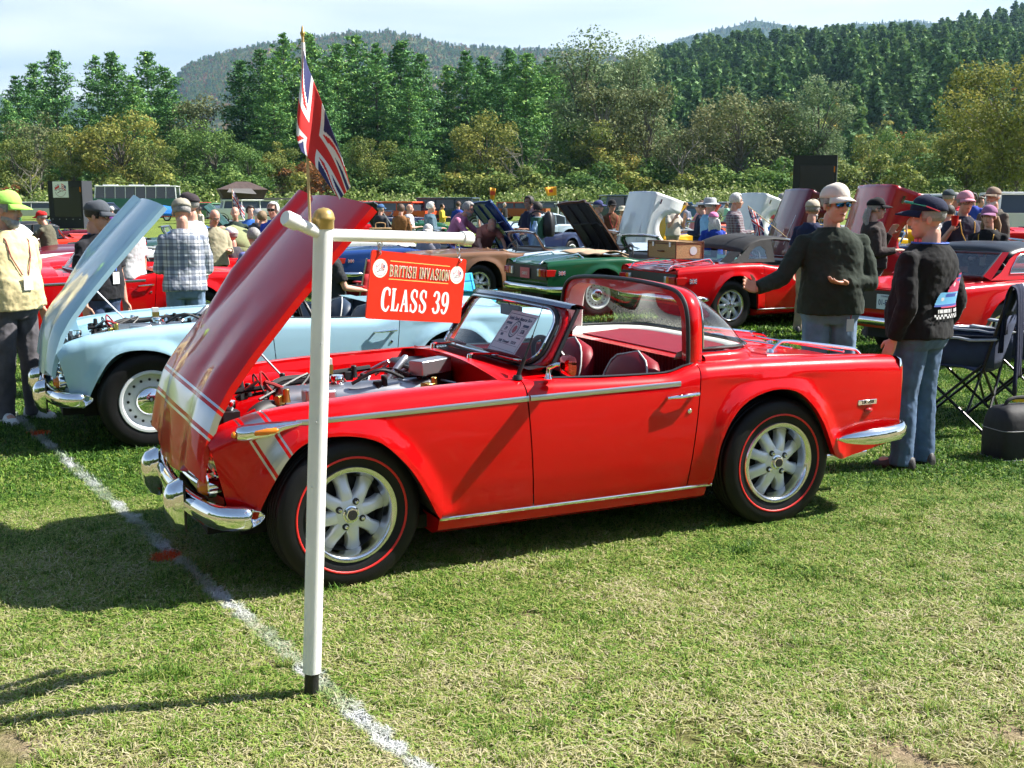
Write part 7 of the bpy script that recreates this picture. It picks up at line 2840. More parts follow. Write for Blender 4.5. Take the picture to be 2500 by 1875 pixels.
def suitcase():
 p = local_pt(C7, (2.62, -.02, .905))
 o = thing('suitcase', 'woven tan suitcase strapped on the luggage rack of the soft top car', 'suitcase', p, C7.rotation_euler.z)
 wm = mat('wicker', (.40, .25, .11), .7, noise=.3, nscale=90, bump=.6, bscale=120)
 lm = mat('suitcase_leather', (.13, .045, .02), .5)
 b = MB()
 b.box((0, 0, .105), (.42, .66, .20))
 b.box((0, 0, .215), (.424, .664, .02))
 bo = b.build('shell', wm, o)
 bevel(bo, .015, 3)
 for z in (.008, .20, .228):
  e = MB()
  e.tube([(sx * .212, sy * .332, z) for sx, sy in ((-1, -1), (1, -1), (1, 1), (-1, 1))], .007, 6, closed=True)
  e.build('edge_binding', lm, o)
 for sx in (-1, 1):
  for sy in (-1, 1):
   e = MB()
   e.tube([(sx * .212, sy * .332, 0), (sx * .212, sy * .332, .23)], .009, 6)
   e.build('corner_binding', lm, o)
 h = MB()
 h.tube(crom([(.214, -.06, .10), (.245, -.05, .105), (.25, 0, .105), (.245, .05, .105), (.214, .06, .10)], 3), .010, 6)
 h.build('handle', lm, o)
 for y in (-.2, .2):
  l = MB()
  l.box((.216, y, .19), (.01, .04, .06))
  l.build('latch', STEEL, o)
 d = MB()
 d.lathe([(.0005, .3335), (.055, .3335), (.055, .33)], 20, c=(-.06, 0, .11), axis='Y')
 d.build('sticker', mat('sticker_pale', (.6, .68, .72), .4), o)
suitcase()
def folded_hood():
 p = local_pt(C6, (1.95, 0, .868))
 o = thing('folded_hood_cover', 'pale tan folded hood cover lying behind the green car cockpit', 'cloth', p, C6.rotation_euler.z)
 b = MB()
 b.grid([[(u + .02 * sin(y * 9), y, .02 + .045 * sin(pi * (u + .28) / .5) + .012 * sin(y * 13 + u * 9)) for y in np.linspace(-.58, .58, 24)] for u in np.linspace(-.28, .22, 12)])
 solid(b.build('cloth', cloth('tan_hood', (.50, .34, .22), bump=.4), o, 70), .01, 0)
folded_hood()
_f = local_pt(C7, (1.12, .40, 1.17))
stick_flag('small union flag leaning from the black soft top', _f, _f + Vector((-.55, -.05, .42)), (.10, -.02, -.34), .06)
# ------------------------------------------------------------------ cars with a forward-tilting bonnet
def tilt_bonnet(car, pm, hinge, ang, hw=.70, L=1.45, under=None):
 """whole nose as one shell: top, flanks with wheel-arch cut-outs, headlamps; local x towards the tail"""
 b = MB()
 zt = lambda s: np.interp(s, [0, .06, .2, .5, 1], [.40, .52, .60, .66, .68])
 def section(s):
  w = hw * np.interp(s, [0, .08, .25, 1], [.72, .88, 1, 1])
  P = []
  arch = (.38 < s < .82)
  zl = .36 * math.sqrt(max(0, 1 - ((s - .60) / .22) ** 2)) + .02 if arch else (.02 if s > .1 else .14)
  for q in (0, .5, 1):
   P.append((-w * (1 - .02 * q), zl + (zt(s) - .08 - zl) * q))
  for a in np.linspace(.2, 1, 5):
   P.append((-w + .10 * (1 - cos(a * pi / 2)) - 0, zt(s) - .08 + .09 * sin(a * pi / 2)))
  for y in np.linspace(-w + .16, 0, 5):
   P.append((y, zt(s) + .01 + .035 * (1 - (y / w) ** 2) - .012 * math.exp(-((y + w * .62) / .08) ** 2)))
  return P + [(-p[0], p[1]) for p in P[::-1][1:]]
 ss = np.linspace(0, 1, 30)
 rows = [[(s * L, y, z) for y, z in section(s)] for s in ss]
 b.grid(rows)
 b.add(rows[0], [tuple(range(len(rows[0])))])
 o = b.build('tilt_bonnet', pm, car, 50)
 solid(o, .012, 1)
 for sgn in (-1, 1):
  h = MB()
  h.lathe([(.0005, -.03), (.05, -.025), (.08, .0), (.085, .05)], 18, c=(0, sgn * .46, .36), axis='X')
  ho = h.build('headlight', CLEARLENS, o)
  r = MB()
  r.lathe([(.083, -.005), (.098, .01), (.10, .08)], 18, c=(0, sgn * .46, .36), axis='X')
  r.build('headlight_ring', CHROME, ho)
  c = MB()
  c.box((.9, sgn * hw * .72, zt(.62) + .02), (1.0, .012, .008))
  c.build('seam', STEEL, o)
  t = MB()
  t.box((1.30, sgn * (hw + .002), .50), (.10, .02, .03))
  t.build('catch', CHROME, o)
  i = MB()
  i.box((.1, sgn * hw * .86, .20), (.05, .08, .04))
  i.build('side_lamp', AMBER, o)
 R = Matrix.Rotation(-ang, 4, 'Y')
 o.matrix_basis = Matrix.Translation(hinge) @ R
 return o
def spit_car(label, loc, yaw, pm, ang, wheel='minilite', body=None, group=None):
 """small roadster with its whole nose tipped forward"""
 car = thing('sports_car', label, 'car', loc, yaw, group)
 bm_ = body or pm
 tilt_bonnet(car, pm, (-.62, 0, .28), ang)
 c = MB()
 for s in (-1, 1):
  c.box((.1, s * .22, .30), (1.5, .07, .10))
  c.tube([(0, s * .22, .34), (0, s * .60, .30)], .022, 6)
  c.tube([(0, s * .26, .66), (0, s * .5, .32)], .035, 8)
 c.box((-.62, 0, .27), (.08, .9, .08))
 c.build('chassis', DARK, car)
 e = MB()
 e.box((.25, 0, .50), (.62, .26, .30))
 e.tube([(-.02, -.02, .70), (.5, -.02, .70)], .06, 8)
 e.tube([(.1, .2, .6), (.1, .34, .6)], .05, 8)
 e.tube([(.35, .2, .6), (.35, .34, .6)], .05, 8)
 e.tube([(-.3, 0, .55), (-.05, .08, .68), (.2, .05, .74)], .022, 6)
 e.build('engine', mat('engine_grey', (.10, .10, .11), .45, .6, noise=.4, nscale=20), car)
 r = MB()
 r.box((-.36, 0, .46), (.06, .5, .34))
 r.build('radiator', BLACK, car)
 for sgn in (-1, 1):
  for nm, ua, ub in (('door', .838, 1.702), ('rear_wing', 1.708, 3.045)):
   me = flank_mesh(nm, ua, ub, sgn, False).copy()
   me.materials.clear()
   me.materials.append(bm_)
   link(nm, me, car)
 sc = MB()
 sc.grid([[(.72, a * .66, .45), (.72, a * .66, .80), (.95, a * .64, .845)] for a in np.linspace(-1, 1, 7)])
 sc.build('bulkhead', bm_, car)
 d = MB()
 d.grid([[(u, a * yin(u), ztop(u) - .01) for a in np.linspace(-1, 1, 7)] for u in np.linspace(1.75, 3.03, 8)])
 d.grid([[(3.03, a * .66, z) for a in np.linspace(-1, 1, 5)] for z in (.35, .80)])
 d.build('rear_deck', bm_, car)
 f = MB()
 P = [scr_pt(*p_) for p_ in dense(rrect(4, -.97, .97, .02, .97, .12, .2), .15)]
 f.tube(P, .018, 6, closed=True)
 fo = f.build('windscreen_frame', CHROME, car)
 g = MB()
 g.grid([[scr_pt(-.95 + 1.9 * j / 8, .04 + .92 * i / 4) for j in range(9)] for i in range(5)])
 g.build('windscreen', GLASS, car, 180)
 for y in (-.33, .33):
  s_ = MB()
  s_.box((1.58, y, .60), (.14, .40, .50))
  bevel(s_.build('seat', BLACK, car), .05, 3)
 for (u, s, st) in ((0, -1, .1), (0, 1, .1), (2.235, -1, 0), (2.235, 1, 0)):
  add_wheel(car, wheel, u, s * .62, .322, s, st, .95, .3 * u, False)
 return car
def simple_coupe(label, loc, yaw, pm, roof=None, bonnet=None, wheel='plain', group=None, scale=1.0, name='coupe_car'):
 """closed small car: the roadster body with a fastback roof"""
 car = tr_car(label, loc, yaw, pm, False, bonnet, None, mat('bonnet_black_inside', (.012, .011, .011), .6), None, wheel, 'tr6', (.02, .02, .02), name=name, group=group)
 rm = roof or pm
 b = MB()
 rows = []
 for u in np.linspace(1.05, 2.85, 20):
  z = np.interp(u, [1.05, 1.25, 1.5, 1.8, 2.2, 2.6, 2.85], [1.16, 1.215, 1.24, 1.225, 1.11, .95, .85])
  rows.append([(u, .60 * np.sign(a) * abs(a) ** .85, z - .06 * abs(a) ** 3) for a in np.linspace(-1, 1, 13)])
 b.grid(rows)
 ro = b.build('roof', rm, car, 60)
 solid(ro, .02, 1)
 for s in (-1, 1):
  g = MB()
  zc = lambda u: np.interp(u, [1.05, 1.25, 1.5, 1.8, 2.2, 2.6, 2.85], [1.16, 1.215, 1.24, 1.225, 1.11, .95, .85]) - .07
  us = np.linspace(1.10, 2.62, 12)
  g.grid([[(u, s * .625, .85), (u, s * .602, max(.852, zc(u)))] for u in us], flip=s > 0)
  g.build('side_glass', mat('dark_glass', (.03, .04, .05), .05, coat=1), ro)
  pl = MB()
  for u in (1.68, 2.05):
   pl.tube([(u, s * .632, .85), (u - .02, s * .61, zc(u))], .018, 6)
  pl.build('pillar', rm, ro)
 car.scale = (scale,) * 3
 return car
# ------------------------------------------------------------------ boxy vehicles: bus, off-roaders
def boxy(label, loc, yaw, L, W, H, pm, name='off_roader', cat='car', bon=.9, sill=.45, belt=.55, roofm=None, nwin=3, wheel_r=.38, group=None, lower=None, tail_wheel=False, roof_items=None, slope=.12):
 o = thing(name, label, cat, loc, yaw, group)
 rm = roofm or pm
 zb = sill + (H - sill) * belt
 lo = MB()
 for z0, z1 in ((sill, zb),):
  rows = []
  for z in (sill, sill + .08, zb - .05, zb):
   k = 1 if z > sill else .96
   rows.append([(-L / 2, -W / 2 * k, z), (L / 2, -W / 2 * k, z), (L / 2, W / 2 * k, z), (-L / 2, W / 2 * k, z)])
  lo.grid(rows, cu=True)
  lo.add(rows[-1], [(0, 1, 2, 3)])
  lo.add(rows[0], [(3, 2, 1, 0)])
 body = lo.build('lower_body', lower or pm, o, 30)
 bevel(body, .05, 3)
 x0 = -L / 2 + bon
 # pillars and roof
 hb = zb - .02
 w1 = W * .93
 corner = [(x0, 1), (L / 2 - .06, 1), (L / 2 - .06, -1), (x0, -1)]
 top = [(x0 + slope * (H - zb) * 2.0, 1), (L / 2 - .12, 1), (L / 2 - .12, -1), (x0 + slope * (H - zb) * 2.0, -1)]
 pl = MB()
 for (a, t) in zip(corner, top):
  pl.tube([(a[0], a[1] * W * .475, hb), (t[0], t[1] * w1 * .47, H - .06)], .05, 6)
 for s in (1, -1):
  for k in range(1, nwin):
   q = k / nwin
   xa = x0 + (L / 2 - .06 - x0) * q
   pl.tube([(xa, s * W * .478, hb), (xa + .02, s * w1 * .472, H - .06)], .035, 6)
 pl.build('pillar', rm, body)
 r = MB()
 r.box(((top[0][0] + L / 2 - .12) / 2, 0, H - .05), (L / 2 - .12 - top[0][0] + .22, w1, .10))
 ro = r.build('roof', rm, o)
 bevel(ro, .045, 3)
 gm = mat('dark_glass', (.03, .04, .05), .05, coat=1)
 for s in (1, -1):
  for k in range(nwin):
   qa, qb = k / nwin, (k + 1) / nwin
   xa, xb = x0 + (L / 2 - .06 - x0) * qa + .06, x0 + (L / 2 - .06 - x0) * qb - .06
   g = MB()
   g.add([(xa + (slope * (H - zb) if k == 0 else 0) * .3, s * W * .468, hb), (xb, s * W * .468, hb), (xb, s * w1 * .462, H - .08), (xa + (slope * (H - zb) * 1.9 if k == 0 else 0), s * w1 * .462, H - .08)], [(0, 1, 2, 3)])
   g.build('window', gm, body)
 g = MB()
 g.add([(x0 + .01, -W * .45, hb), (x0 + .01, W * .45, hb), (top[0][0], w1 * .45, H - .08), (top[0][0], -w1 * .45, H - .08)], [(0, 1, 2, 3)])
 g.build('windscreen', gm, body)
 g = MB()
 g.add([(L / 2 - .05, -W * .43, hb), (L / 2 - .05, W * .43, hb), (L / 2 - .11, w1 * .43, H - .1), (L / 2 - .11, -w1 * .43, H - .1)], [(0, 1, 2, 3)])
 g.build('rear_window', gm, body)
 for sx in (-1, 1):
  for sy in (-1, 1):
   w = add_wheel(o, 'plain', sx * L * .32, sy * (W / 2 - .10), wheel_r, sy, 0, wheel_r / .326, .2, False)
   a = MB()
   a.lathe([(wheel_r * 1.12, sy * (W / 2 - .005)), (wheel_r * 1.22, sy * (W / 2 + .02)), (wheel_r * 1.25, sy * (W / 2 - .01))], 14, c=(sx * L * .32, 0, wheel_r), axis='Y', arc=(0, pi))
   a.build('wheel_arch', BLACK, body)
 for s in (-1, 1):
  h = MB()
  h.lathe([(.0, -L / 2 - .03), (.07, -L / 2 - .02), (.085, -L / 2 + .02)], 14, c=(0, s * W * .33, sill + .3), axis='X')
  h.build('headlight', CLEARLENS, body)
  t = MB()
  t.box((L / 2 + .005, s * W * .42, sill + .35), (.03, .12, .28))
  t.build('tail_lamp', REDLENS, body)
 b = MB()
 b.box((-L / 2 - .05, 0, sill + .05), (.12, W * .96, .14))
 b.box((L / 2 + .05, 0, sill + .05), (.12, W * .96, .14))
 bevel(b.build('bumper', BLACK, body), .02)
 gr = MB()
 gr.box((-L / 2 - .01, 0, sill + .32), (.03, W * .45, .22))
 gr.build('grille', BLACK, body)
 return o
def bonnet_up(name, car, pm, under, L=1.2, W=1.2, hinge=(0, 0, 1.0), ang=1.0, dirx=1):
 b = MB()
 b.grid([[(t * L * cos(ang) * dirx, a * W / 2, t * L * sin(ang) + .05 * sin(pi * t)) for a in np.linspace(-1, 1, 7)] for t in np.linspace(0, 1, 7)])
 o = b.build(name, pm, car, 60)
 solid(o, .03, 1)
 o.location = hinge
 return o
# --- the rows further back
FG = 'cars in the rows further back'
def gpos(px, d):
 p = at_dist(px, 500, d)
 return (p.x, d, rise(d))
WHT = paint('old_white_paint', (.72, .74, .74), .35)
YEL = paint('yellow_paint', (.78, .42, .015), .3)
MAR = paint('maroon_paint', (.13, .012, .022), .3)
SIL = paint('silver_grey_paint', (.30, .31, .31), .35)
NAV = paint('navy_paint', (.012, .02, .06), .3)
CYB = paint('bright_blue_paint', (.02, .12, .55), .3)
PBL = paint('pale_blue_grey_paint', (.42, .52, .60), .35)
ORG = paint('orange_paint', (.62, .09, .03), .35)
DGR = paint('dark_green_grey_paint', (.02, .06, .045), .35)
spit_car('small car with white tipped bonnet and bare engine behind the suitcase', gpos(1462, 23.5), .30, WHT, radians(72), body=DGR, group=FG)
spit_car('small car with white tipped bonnet behind the white haired man with a drink', gpos(1685, 27), .25, WHT, radians(70), body=YEL, group=FG)
spit_car('small car with maroon tipped bonnet behind the navy shirt man', gpos(1800, 20.5), .10, MAR, radians(68), body=MAR, group=FG)
spit_car('small car with bright red tipped bonnet behind the two talking men', gpos(2010, 15.6), .05, paint('crimson_paint', (.42, .012, .02), .3), radians(72), group=FG)
tr_car('yellow sports car with raised bonnet behind the white tipped bonnet', gpos(1440, 31), .5, YEL, False, radians(46), None, UB, None, 'plain', 'tr250', (.02, .02, .02), group=FG)
tr_car('second yellow sports car, partly hidden by the light blue shirt person', gpos(1620, 38), .6, YEL, False, radians(50), None, UB, None, 'plain', 'tr250', (.02, .02, .02), group=FG)
tr_car('bright blue sports car left of the maroon bonnet', gpos(1712, 30), 2.6, CYB, False, radians(50), None, UB, None, 'plain', 'tr250', (.02, .02, .02), group=FG)
simple_coupe('silver grey fastback coupe behind the raised black bonnet', gpos(1300, 36), .12, SIL, None, None, 'plain', FG)
simple_coupe('pale blue grey saloon left of the silver coupe', gpos(1085, 40), .5, PBL, None, None, 'plain', FG, 1.08, 'saloon_car')
tr_car('navy sports car with round headlights behind the pink shirt man', gpos(1085, 30), .9, NAV, False, None, None, None, None, 'plain', 'tr250', (.02, .02, .02), group=FG)
tr_car('white sports car with wicker basket on its tail', gpos(840, 25.5), Y2 - .1, WHT, False, None, None, None, None, 'plain', 'tr6', (.02, .02, .02), group=FG)
tr_car('grey sports car behind the brown poncho woman', gpos(800, 33), Y2 + .2, SIL, False, radians(50), None, UB, None, 'plain', 'tr6', (.02, .02, .02), group=FG)
tr_car('red sports car beyond the neighbour on the far left', gpos(118, 15.6), .50, RED2, False, None, None, None, None, 'plain', 'tr250', (.02, .02, .02), group=FG)
tr_car('white and maroon sports car behind the dark shirt man', gpos(90, 19.0), .5, WHT, False, None, MAR, None, None, 'plain', 'tr250', (.20, .02, .03), group=FG)
simple_coupe('orange red coupe with black roof behind the olive shirt man', gpos(205, 27), Y2 + .3, paint('poppy_paint', (.60, .035, .012), .3), mat('vinyl_black_far', (.015, .015, .017), .5), None, 'plain', FG)
tr_car('dark green open car between the plaid man and the olive canopy', gpos(300, 23), .45, DGR, False, None, None, None, None, 'plain', 'tr250', (.02, .03, .05), group=FG)
tr_car('dark green sports car with bonnet up left of the roof tent', gpos(470, 25), Y2 - .3, DGR, False, radians(44), None, UB, None, 'plain', 'tr6', (.02, .02, .02), group=FG)
tr_car('white sports car behind the khaki shirt man', gpos(560, 21), Y2 + .1, WHT, False, None, None, None, None, 'plain', 'tr6', (.2, .1, .05), group=FG)
tr_car('navy open sports car at the right edge', gpos(2235, 21), 2.9, NAV, False, None, None, None, None, 'plain', 'tr6', (.3, .2, .14), group=FG)
tr_car('red open sports car behind the two women on the right', gpos(2215, 34), 3.3, RED2, False, None, None, None, None, 'plain', 'tr6', (.3, .2, .14), group=FG)
tr_car('pale blue sports car glimpsed beyond the suitcase', gpos(1420, 20.5), Y2, PBL, False, None, None, None, None, 'plain', 'tr6', (.05, .05, .05), group=FG)
o_ = boxy('orange off-roader with raised tailgate in the far row', gpos(872, 66), 2.6, 4.4, 1.85, 1.62, ORG, group=FG)
bonnet_up('tailgate', o_, ORG, BLACK, 1.2, 1.5, (2.0, 0, 1.55), .1, 1)
boxy('dark blue off-roader in the far row behind the blue jacket', gpos(985, 66), 2.9, 4.4, 1.8, 1.85, paint('slate_paint', (.05, .075, .10), .35), group=FG)
boxy('blue grey off-roader behind the striped shirt man', gpos(1345, 60), .2, 4.2, 1.8, 2.0, paint('slate_paint', (.05, .075, .10), .35), group=FG)
boxy('white roofed off-roader behind the checked shirt woman', gpos(2022, 44), 1.2, 4.0, 1.8, 2.02, paint('steel_blue_paint', (.10, .16, .22), .35), roofm=WHT, group=FG)
boxy('white roofed off-roader behind the raised red bonnet', gpos(1905, 52), 1.3, 4.0, 1.8, 2.05, paint('steel_blue_paint', (.10, .16, .22), .35), roofm=WHT, group=FG)
boxy('white off-roader at the right edge behind the bearded man', gpos(2192, 40), 1.4, 4.0, 1.8, 2.05, WHT, roofm=WHT, group=FG)
# bus
def bus():
 p = gpos(300, 100)
 o = boxy('old green and white bus parked at the far left edge of the field', p, .12, 7.2, 2.4, 2.8, WHT, name='bus', cat='bus', bon=.25, sill=.5, belt=.52, lower=paint('bus_green', (.05, .16, .13), .4), nwin=8, wheel_r=.46, slope=.05)
 r = MB()
 for x in (-2.2, 0, 2.2):
  r.box((x, 0, 2.85), (1.2, .5, .10))
 r.build('roof_rack', WHT, o)
bus()
def tent_car():
 p = gpos(526, 74)
 o = boxy('white off-roader with dark folding tent on its roof', p, .35, 4.5, 1.85, 1.7, WHT, nwin=3)
 t = thing('roof_tent', 'dark brown roof tent opened on top of the white off-roader', 'tent', (p[0], p[1], p[2] + 1.74), .35)
 tm = mat('tent_brown', (.075, .05, .045), .85, bump=.3, bscale=6, noise=.2, nscale=4)
 tg = mat('tent_grey', (.12, .115, .11), .85, bump=.3, bscale=6)
 b = MB()
 b.add([(-1.3, -.75, .05), (1.3, -.75, .05), (1.3, .75, .05), (-1.3, .75, .05), (-1.55, -.85, .62), (1.55, -.85, .62), (1.55, .85, .62), (-1.55, .85, .62)], [(0, 1, 5, 4), (1, 2, 6, 5), (2, 3, 7, 6), (3, 0, 4, 7), (0, 3, 2, 1)])
 b.build('walls', tm, t, 0)
 r = MB()
 r.add([(-1.6, -.9, .60), (1.6, -.9, .60), (1.6, .9, .60), (-1.6, .9, .60), (-.35, -.1, 1.12), (.45, -.1, 1.12), (.45, .1, 1.12), (-.35, .1, 1.12)], [(0, 1, 5, 4), (1, 2, 6, 5), (2, 3, 7, 6), (3, 0, 4, 7), (4, 5, 6, 7)])
 r.build('canopy', tm, t, 0)
 a = MB()
 a.add([(-.9, -.9, .66), (.5, -.9, .66), (.75, -1.5, .30), (-1.1, -1.5, .42)], [(0, 1, 2, 3)])
 solid(a.build('awning', tg, t, 0), .01, 0)
 f = MB()
 f.box((0, 0, .02), (2.7, 1.4, .08))
 f.build('base', BLACK, t)
 q = MB()
 q.box((2.6, -.9, .02), (2.6, .06, .12))
 q.box((2.6, -.4, -.02), (2.6, 1.0, .02))
 q.build('side_awning', tg, t)
tent_car()
for (px, d, yw, pm_, bn, lab) in ((690, 44, .5, RED2, 48, 'red open car in the far rows right of the flag'), (745, 52, 3.4, WHT, None, 'white open car in the far rows right of the flag'), (800, 60, .7, NAV, 46, 'navy open car with raised bonnet in the far rows'), (935, 48, 3.5, GRN, None, 'green open car in the far rows behind the denim jacket man'),
       (1175, 55, .4, MAR, None, 'maroon open car in the far rows behind the photographers'), (1400, 50, 3.6, CYB, 44, 'bright blue open car in the far rows left of the yellow cars'), (1530, 46, .5, ORG, 48, 'orange open car with raised bonnet in the far rows'), (1850, 38, 3.3, SIL, None, 'silver open car in the far rows behind the green sweater man'),
       (405, 36, .6, CYB, None, 'bright blue open car in the far rows behind the plaid shirt man'), (20, 34, .5, MAR, None, 'maroon open car in the far rows at the left edge'), (2090, 36, 3.4, YEL, None, 'yellow open car in the far rows behind the red cup drinker')):
 tr_car(lab, gpos(px, d), yw, pm_, False, radians(bn) if bn else None, None, UB, None, 'plain', 'tr6', (.03, .03, .03), group=FG)
for i, (px, d, yw, colr, lab) in enumerate(((60, 92, .2, (.5, .5, .5), 'pale grey'), (225, 84, 2.9, (.04, .06, .12), 'navy'), (400, 88, .3, (.45, .03, .03), 'red'), (455, 80, 3.0, (.1, .22, .12), 'green'), (640, 96, .2, (.55, .55, .5), 'cream'), (720, 90, 2.8, (.03, .03, .035), 'black'),
           (775, 98, .4, (.2, .26, .34), 'steel blue'), (930, 94, .1, (.6, .6, .6), 'white'), (1130, 90, 2.9, (.3, .06, .03), 'rust red'), (1180, 99, .3, (.08, .1, .09), 'dark grey'), (1290, 92, .2, (.5, .45, .3), 'beige'), (1480, 88, 3.0, (.05, .12, .3), 'blue'),
           (1570, 94, .3, (.45, .46, .48), 'silver'), (1640, 86, 2.9, (.25, .02, .03), 'maroon'))):
 boxy(lab + ' closed car parked in the last row before the hedge', gpos(px, d), yw, 4.1, 1.7, 1.45, paint('last_row_%d' % i, colr, .35), name='parked_car', sill=.32, wheel_r=.31, bon=1.15, slope=.5, nwin=2, group='closed cars in the last row before the hedge')
# ------------------------------------------------------------------ screens, canopies, distant class posts
def black_screen(label, px, x_top, d, w, h, rz, sign):
 p = at_dist(px, x_top, d)
 z0 = rise(d)
 o = thing('black_screen', label, 'screen', (p.x, d, z0), rz)
 H = p.z - z0
 bm = mat('screen_black', (.008, .008, .010), .75, noise=.2, nscale=2)
 sm = mat('screen_side', (.035, .038, .05), .6)
 b = MB()
 b.box((0, 0, H / 2), (w, .9, H))
 b.build('cabinet', bm, o)
 s = MB()
 s.box((w / 2 + .012, 0, H / 2), (.02, .88, H * .99))
 s.build('side_panel', sm, o)
 f = MB()
 f.box((w * .06, -.458, H * .56), (w * .80, .012, H * .62))
 f.build('display', mat('screen_glass', (.012, .012, .015), .25), o)
 for k in range(5):
  e = MB()
  e.box((-w / 2 + w * (k + .5) / 5, -.46, H * .20), (.04, .02, .04))
  e.build('bolt', STEEL, o)
 st = MB()
 st.box((w / 2 - .1, -.46, H * .82), (.05, .02, .3))
 st.build('orange_light', AMBER, o)
 if sign:
  q = MB()
  q.box((-.28, -.475, H * .82), (1.15, .02, .95))
  so = q.build('banner', WHITE, o)
  for sx in (-1, 1):
   fb = MB()
   n = 8
   for i in range(n):
    for j in range(6):
     fb.cm = uj(-1 + 2 * (i + .5) / n, -1 + 2 * (j + .5) / 6) if sx < 0 else (2 if i > 4 and j < 3 else j % 2)
     x0, z0_ = -.28 + sx * (.08 + .042 * i), H * .82 + .36 - .055 * j - .02 * i
     fb.add([(x0, -.488, z0_), (x0 + sx * .042, -.488, z0_ - .02), (x0 + sx * .042, -.488, z0_ - .075), (x0, -.488, z0_ - .055)], [(0, 1, 2, 3)])
   fb.build('banner_flag', [FL_R, FL_W, FL_B], so, 0)
  sc = MB()
  scr = crom([(.16, -.02), (.02, .06), (-.12, 0), (.0, -.07), (-.12, -.16), (-.22, -.2), (.0, -.1), (.1, -.08), (.14, -.1), (.26, -.04), (.34, -.06)], 4)
  sc.grid([[(-.28 + float(p_[0]) * 1.1, -.489, H * .82 + float(p_[1]) + .018) for p_ in scr], [(-.28 + float(p_[0]) * 1.1, -.489, H * .82 + float(p_[1]) - .018) for p_ in scr]])
  for a in np.linspace(radians(205), radians(335), 14):
   sc.box((-.28 + .42 * cos(a), -.489, H * .82 + .42 * sin(a)), (.03, .002, .05))
  sc.build('banner_script', mat('emblem_ink', (.18, .03, .06), .6), so, 0)
 return o
black_screen('large black screen with white emblem banner at the left', 150, 391, 68, 2.5, 3, -.35, True)
black_screen('large black screen above the maroon bonnet at the right', 1762, 336, 60, 2.2, 3, -.30, False)
def canopy(label, px, py, d, w, dp, colr, rz, H):
 p = at_dist(px, py, d)
 o = thing('canopy', label, 'canopy', (p.x, d, rise(d)), rz)
 m = cloth('canopy_%.2f' % colr[1], colr, bump=.3, bscale=5)
 Hh = p.z - rise(d)
 b = MB()
 b.grid([[(a * w / 2, c * dp / 2, Hh - .28 * max(abs(a), abs(c)) ** 1.5 - .05 * abs(a * c)) for a in np.linspace(-1, 1, 9)] for c in np.linspace(-1, 1, 7)])
 b.grid([[(a * w / 2, -dp / 2, Hh - .28 - .05 * abs(a)), (a * w / 2, -dp / 2 - .02, Hh - .28 - .05 * abs(a) - .16)] for a in np.linspace(-1, 1, 9)])
 solid(b.build('cover', m, o, 60), .01, 0)
 for sx in (-1, 1):
  for sy in (-1, 1):
   q = MB()
   q.tube([(sx * w * .49, sy * dp * .48, 0), (sx * w * .48, sy * dp * .47, Hh - .3)], .018, 6)
   q.build('leg', STEEL, o)
 return o
canopy('small olive canopy shading the seated group', 504, 486, 17.2, .95, .9, (.26, .28, .14), -.2, 1.4)
canopy('bright blue tarpaulin canopy in front of the bus', 330, 441, 46, 2.7, 2.2, (.02, .16, .55), .3, 2.0)
def class_post(label, px, top, d, txt, flagcol, side=1):
 p = at_dist(px, top, d)
 z0 = rise(d)
 h = p.z - z0
 o = thing('class_post', label, 'post', (p.x, d, z0), -.2)
 W_ = MATS['pvc_white']
 b = MB()
 b.tube([(0, 0, 0), (0, 0, h)], .032, 10)
 b.tube([(-.15, 0, h - .12), (side * .75, 0, h - .12)], .022, 8)
 b.build('pole', W_, o)
 if txt:
  s = MB()
  s.box((side * .38, 0, h - .36), (.44, .012, .26))
  so = s.build('board', MATS['sign_red'], o)
  text_mesh('lettering', txt, .10, FL_W, so, (side * .38, -.008, h - .42), (1, 0, 0), (0, 0, 1), .8, .002)
  q = MB()
  q.box((side * .38, -.008, h - .29), (.34, .003, .02))
  q.build('rule', MATS['sign_gold'], so)
 f = thing('pennant_flag' if flagcol else 'union_flag', ('%s flag flying above the %s' % (flagcol[0], label)) if flagcol else 'union flag hanging above the ' + label, 'flag', (p.x - .05, d, z0 + h))
 s2 = MB()
 s2.tube([(0, 0, -.1), (0, 0, .62)], .008, 6)
 s2.build('stick', MATS['stick_wood'], f)
 if flagcol:
  g = MB()
  g.grid([[(flagcol[2] * .55 * t * (1 - .3 * q), .05 * sin(t * 5), .60 - .36 * q - .04 * t) for q in np.linspace(0, 1, 4)] for t in np.linspace(0, 1, 6)])
  solid(g.build('flag_cloth', flagcol[1], f), .002, 0)
  e = MB()
  e.box((flagcol[2] * .25, -.055, .42), (.16, .004, .12))
  e.build('flag_device', mat('flag_device_red', (.6, .06, .02), .7), f)
 else:
  net = [[(t * .26, .03 * sin(t * 7), .6 - .3 * q - .42 * t) for q in (0, .5, 1)] for t in np.linspace(0, 1, 5)]
  flag_mesh('flag_cloth', net, 20, 12, f)
YF = mat('pennant_yellow', (.85, .38, .02), .7)
class_post('white class post near the bus side tents', 508, 466, 26, 'CLASS 43', None)
class_post('white class post left of the photographers', 1062, 446, 36, None, ('red and yellow', YF, .35), -1)
class_post('white class post behind the silver coupe', 1205, 434, 48, None, ('orange yellow', YF, -1), 1)
b_ = local_pt
def basket():
 p = gpos(822, 24.0)
 o = thing('wicker_basket', 'wicker picnic basket on the tail of the white sports car', 'basket', (p[0], 24.0, .86), .3)
 b = MB()
 b.box((0, 0, .12), (.42, .30, .24))
 b.box((0, 0, .25), (.44, .32, .025))
 bevel(b.build('basket', MATS['wicker'], o), .02)
 h = MB()
 h.tube(crom([(-.1, 0, .26), (-.09, 0, .36), (.09, 0, .36), (.1, 0, .26)], 4), .012, 6)
 h.build('handle', MATS['wicker'], o)
basket()
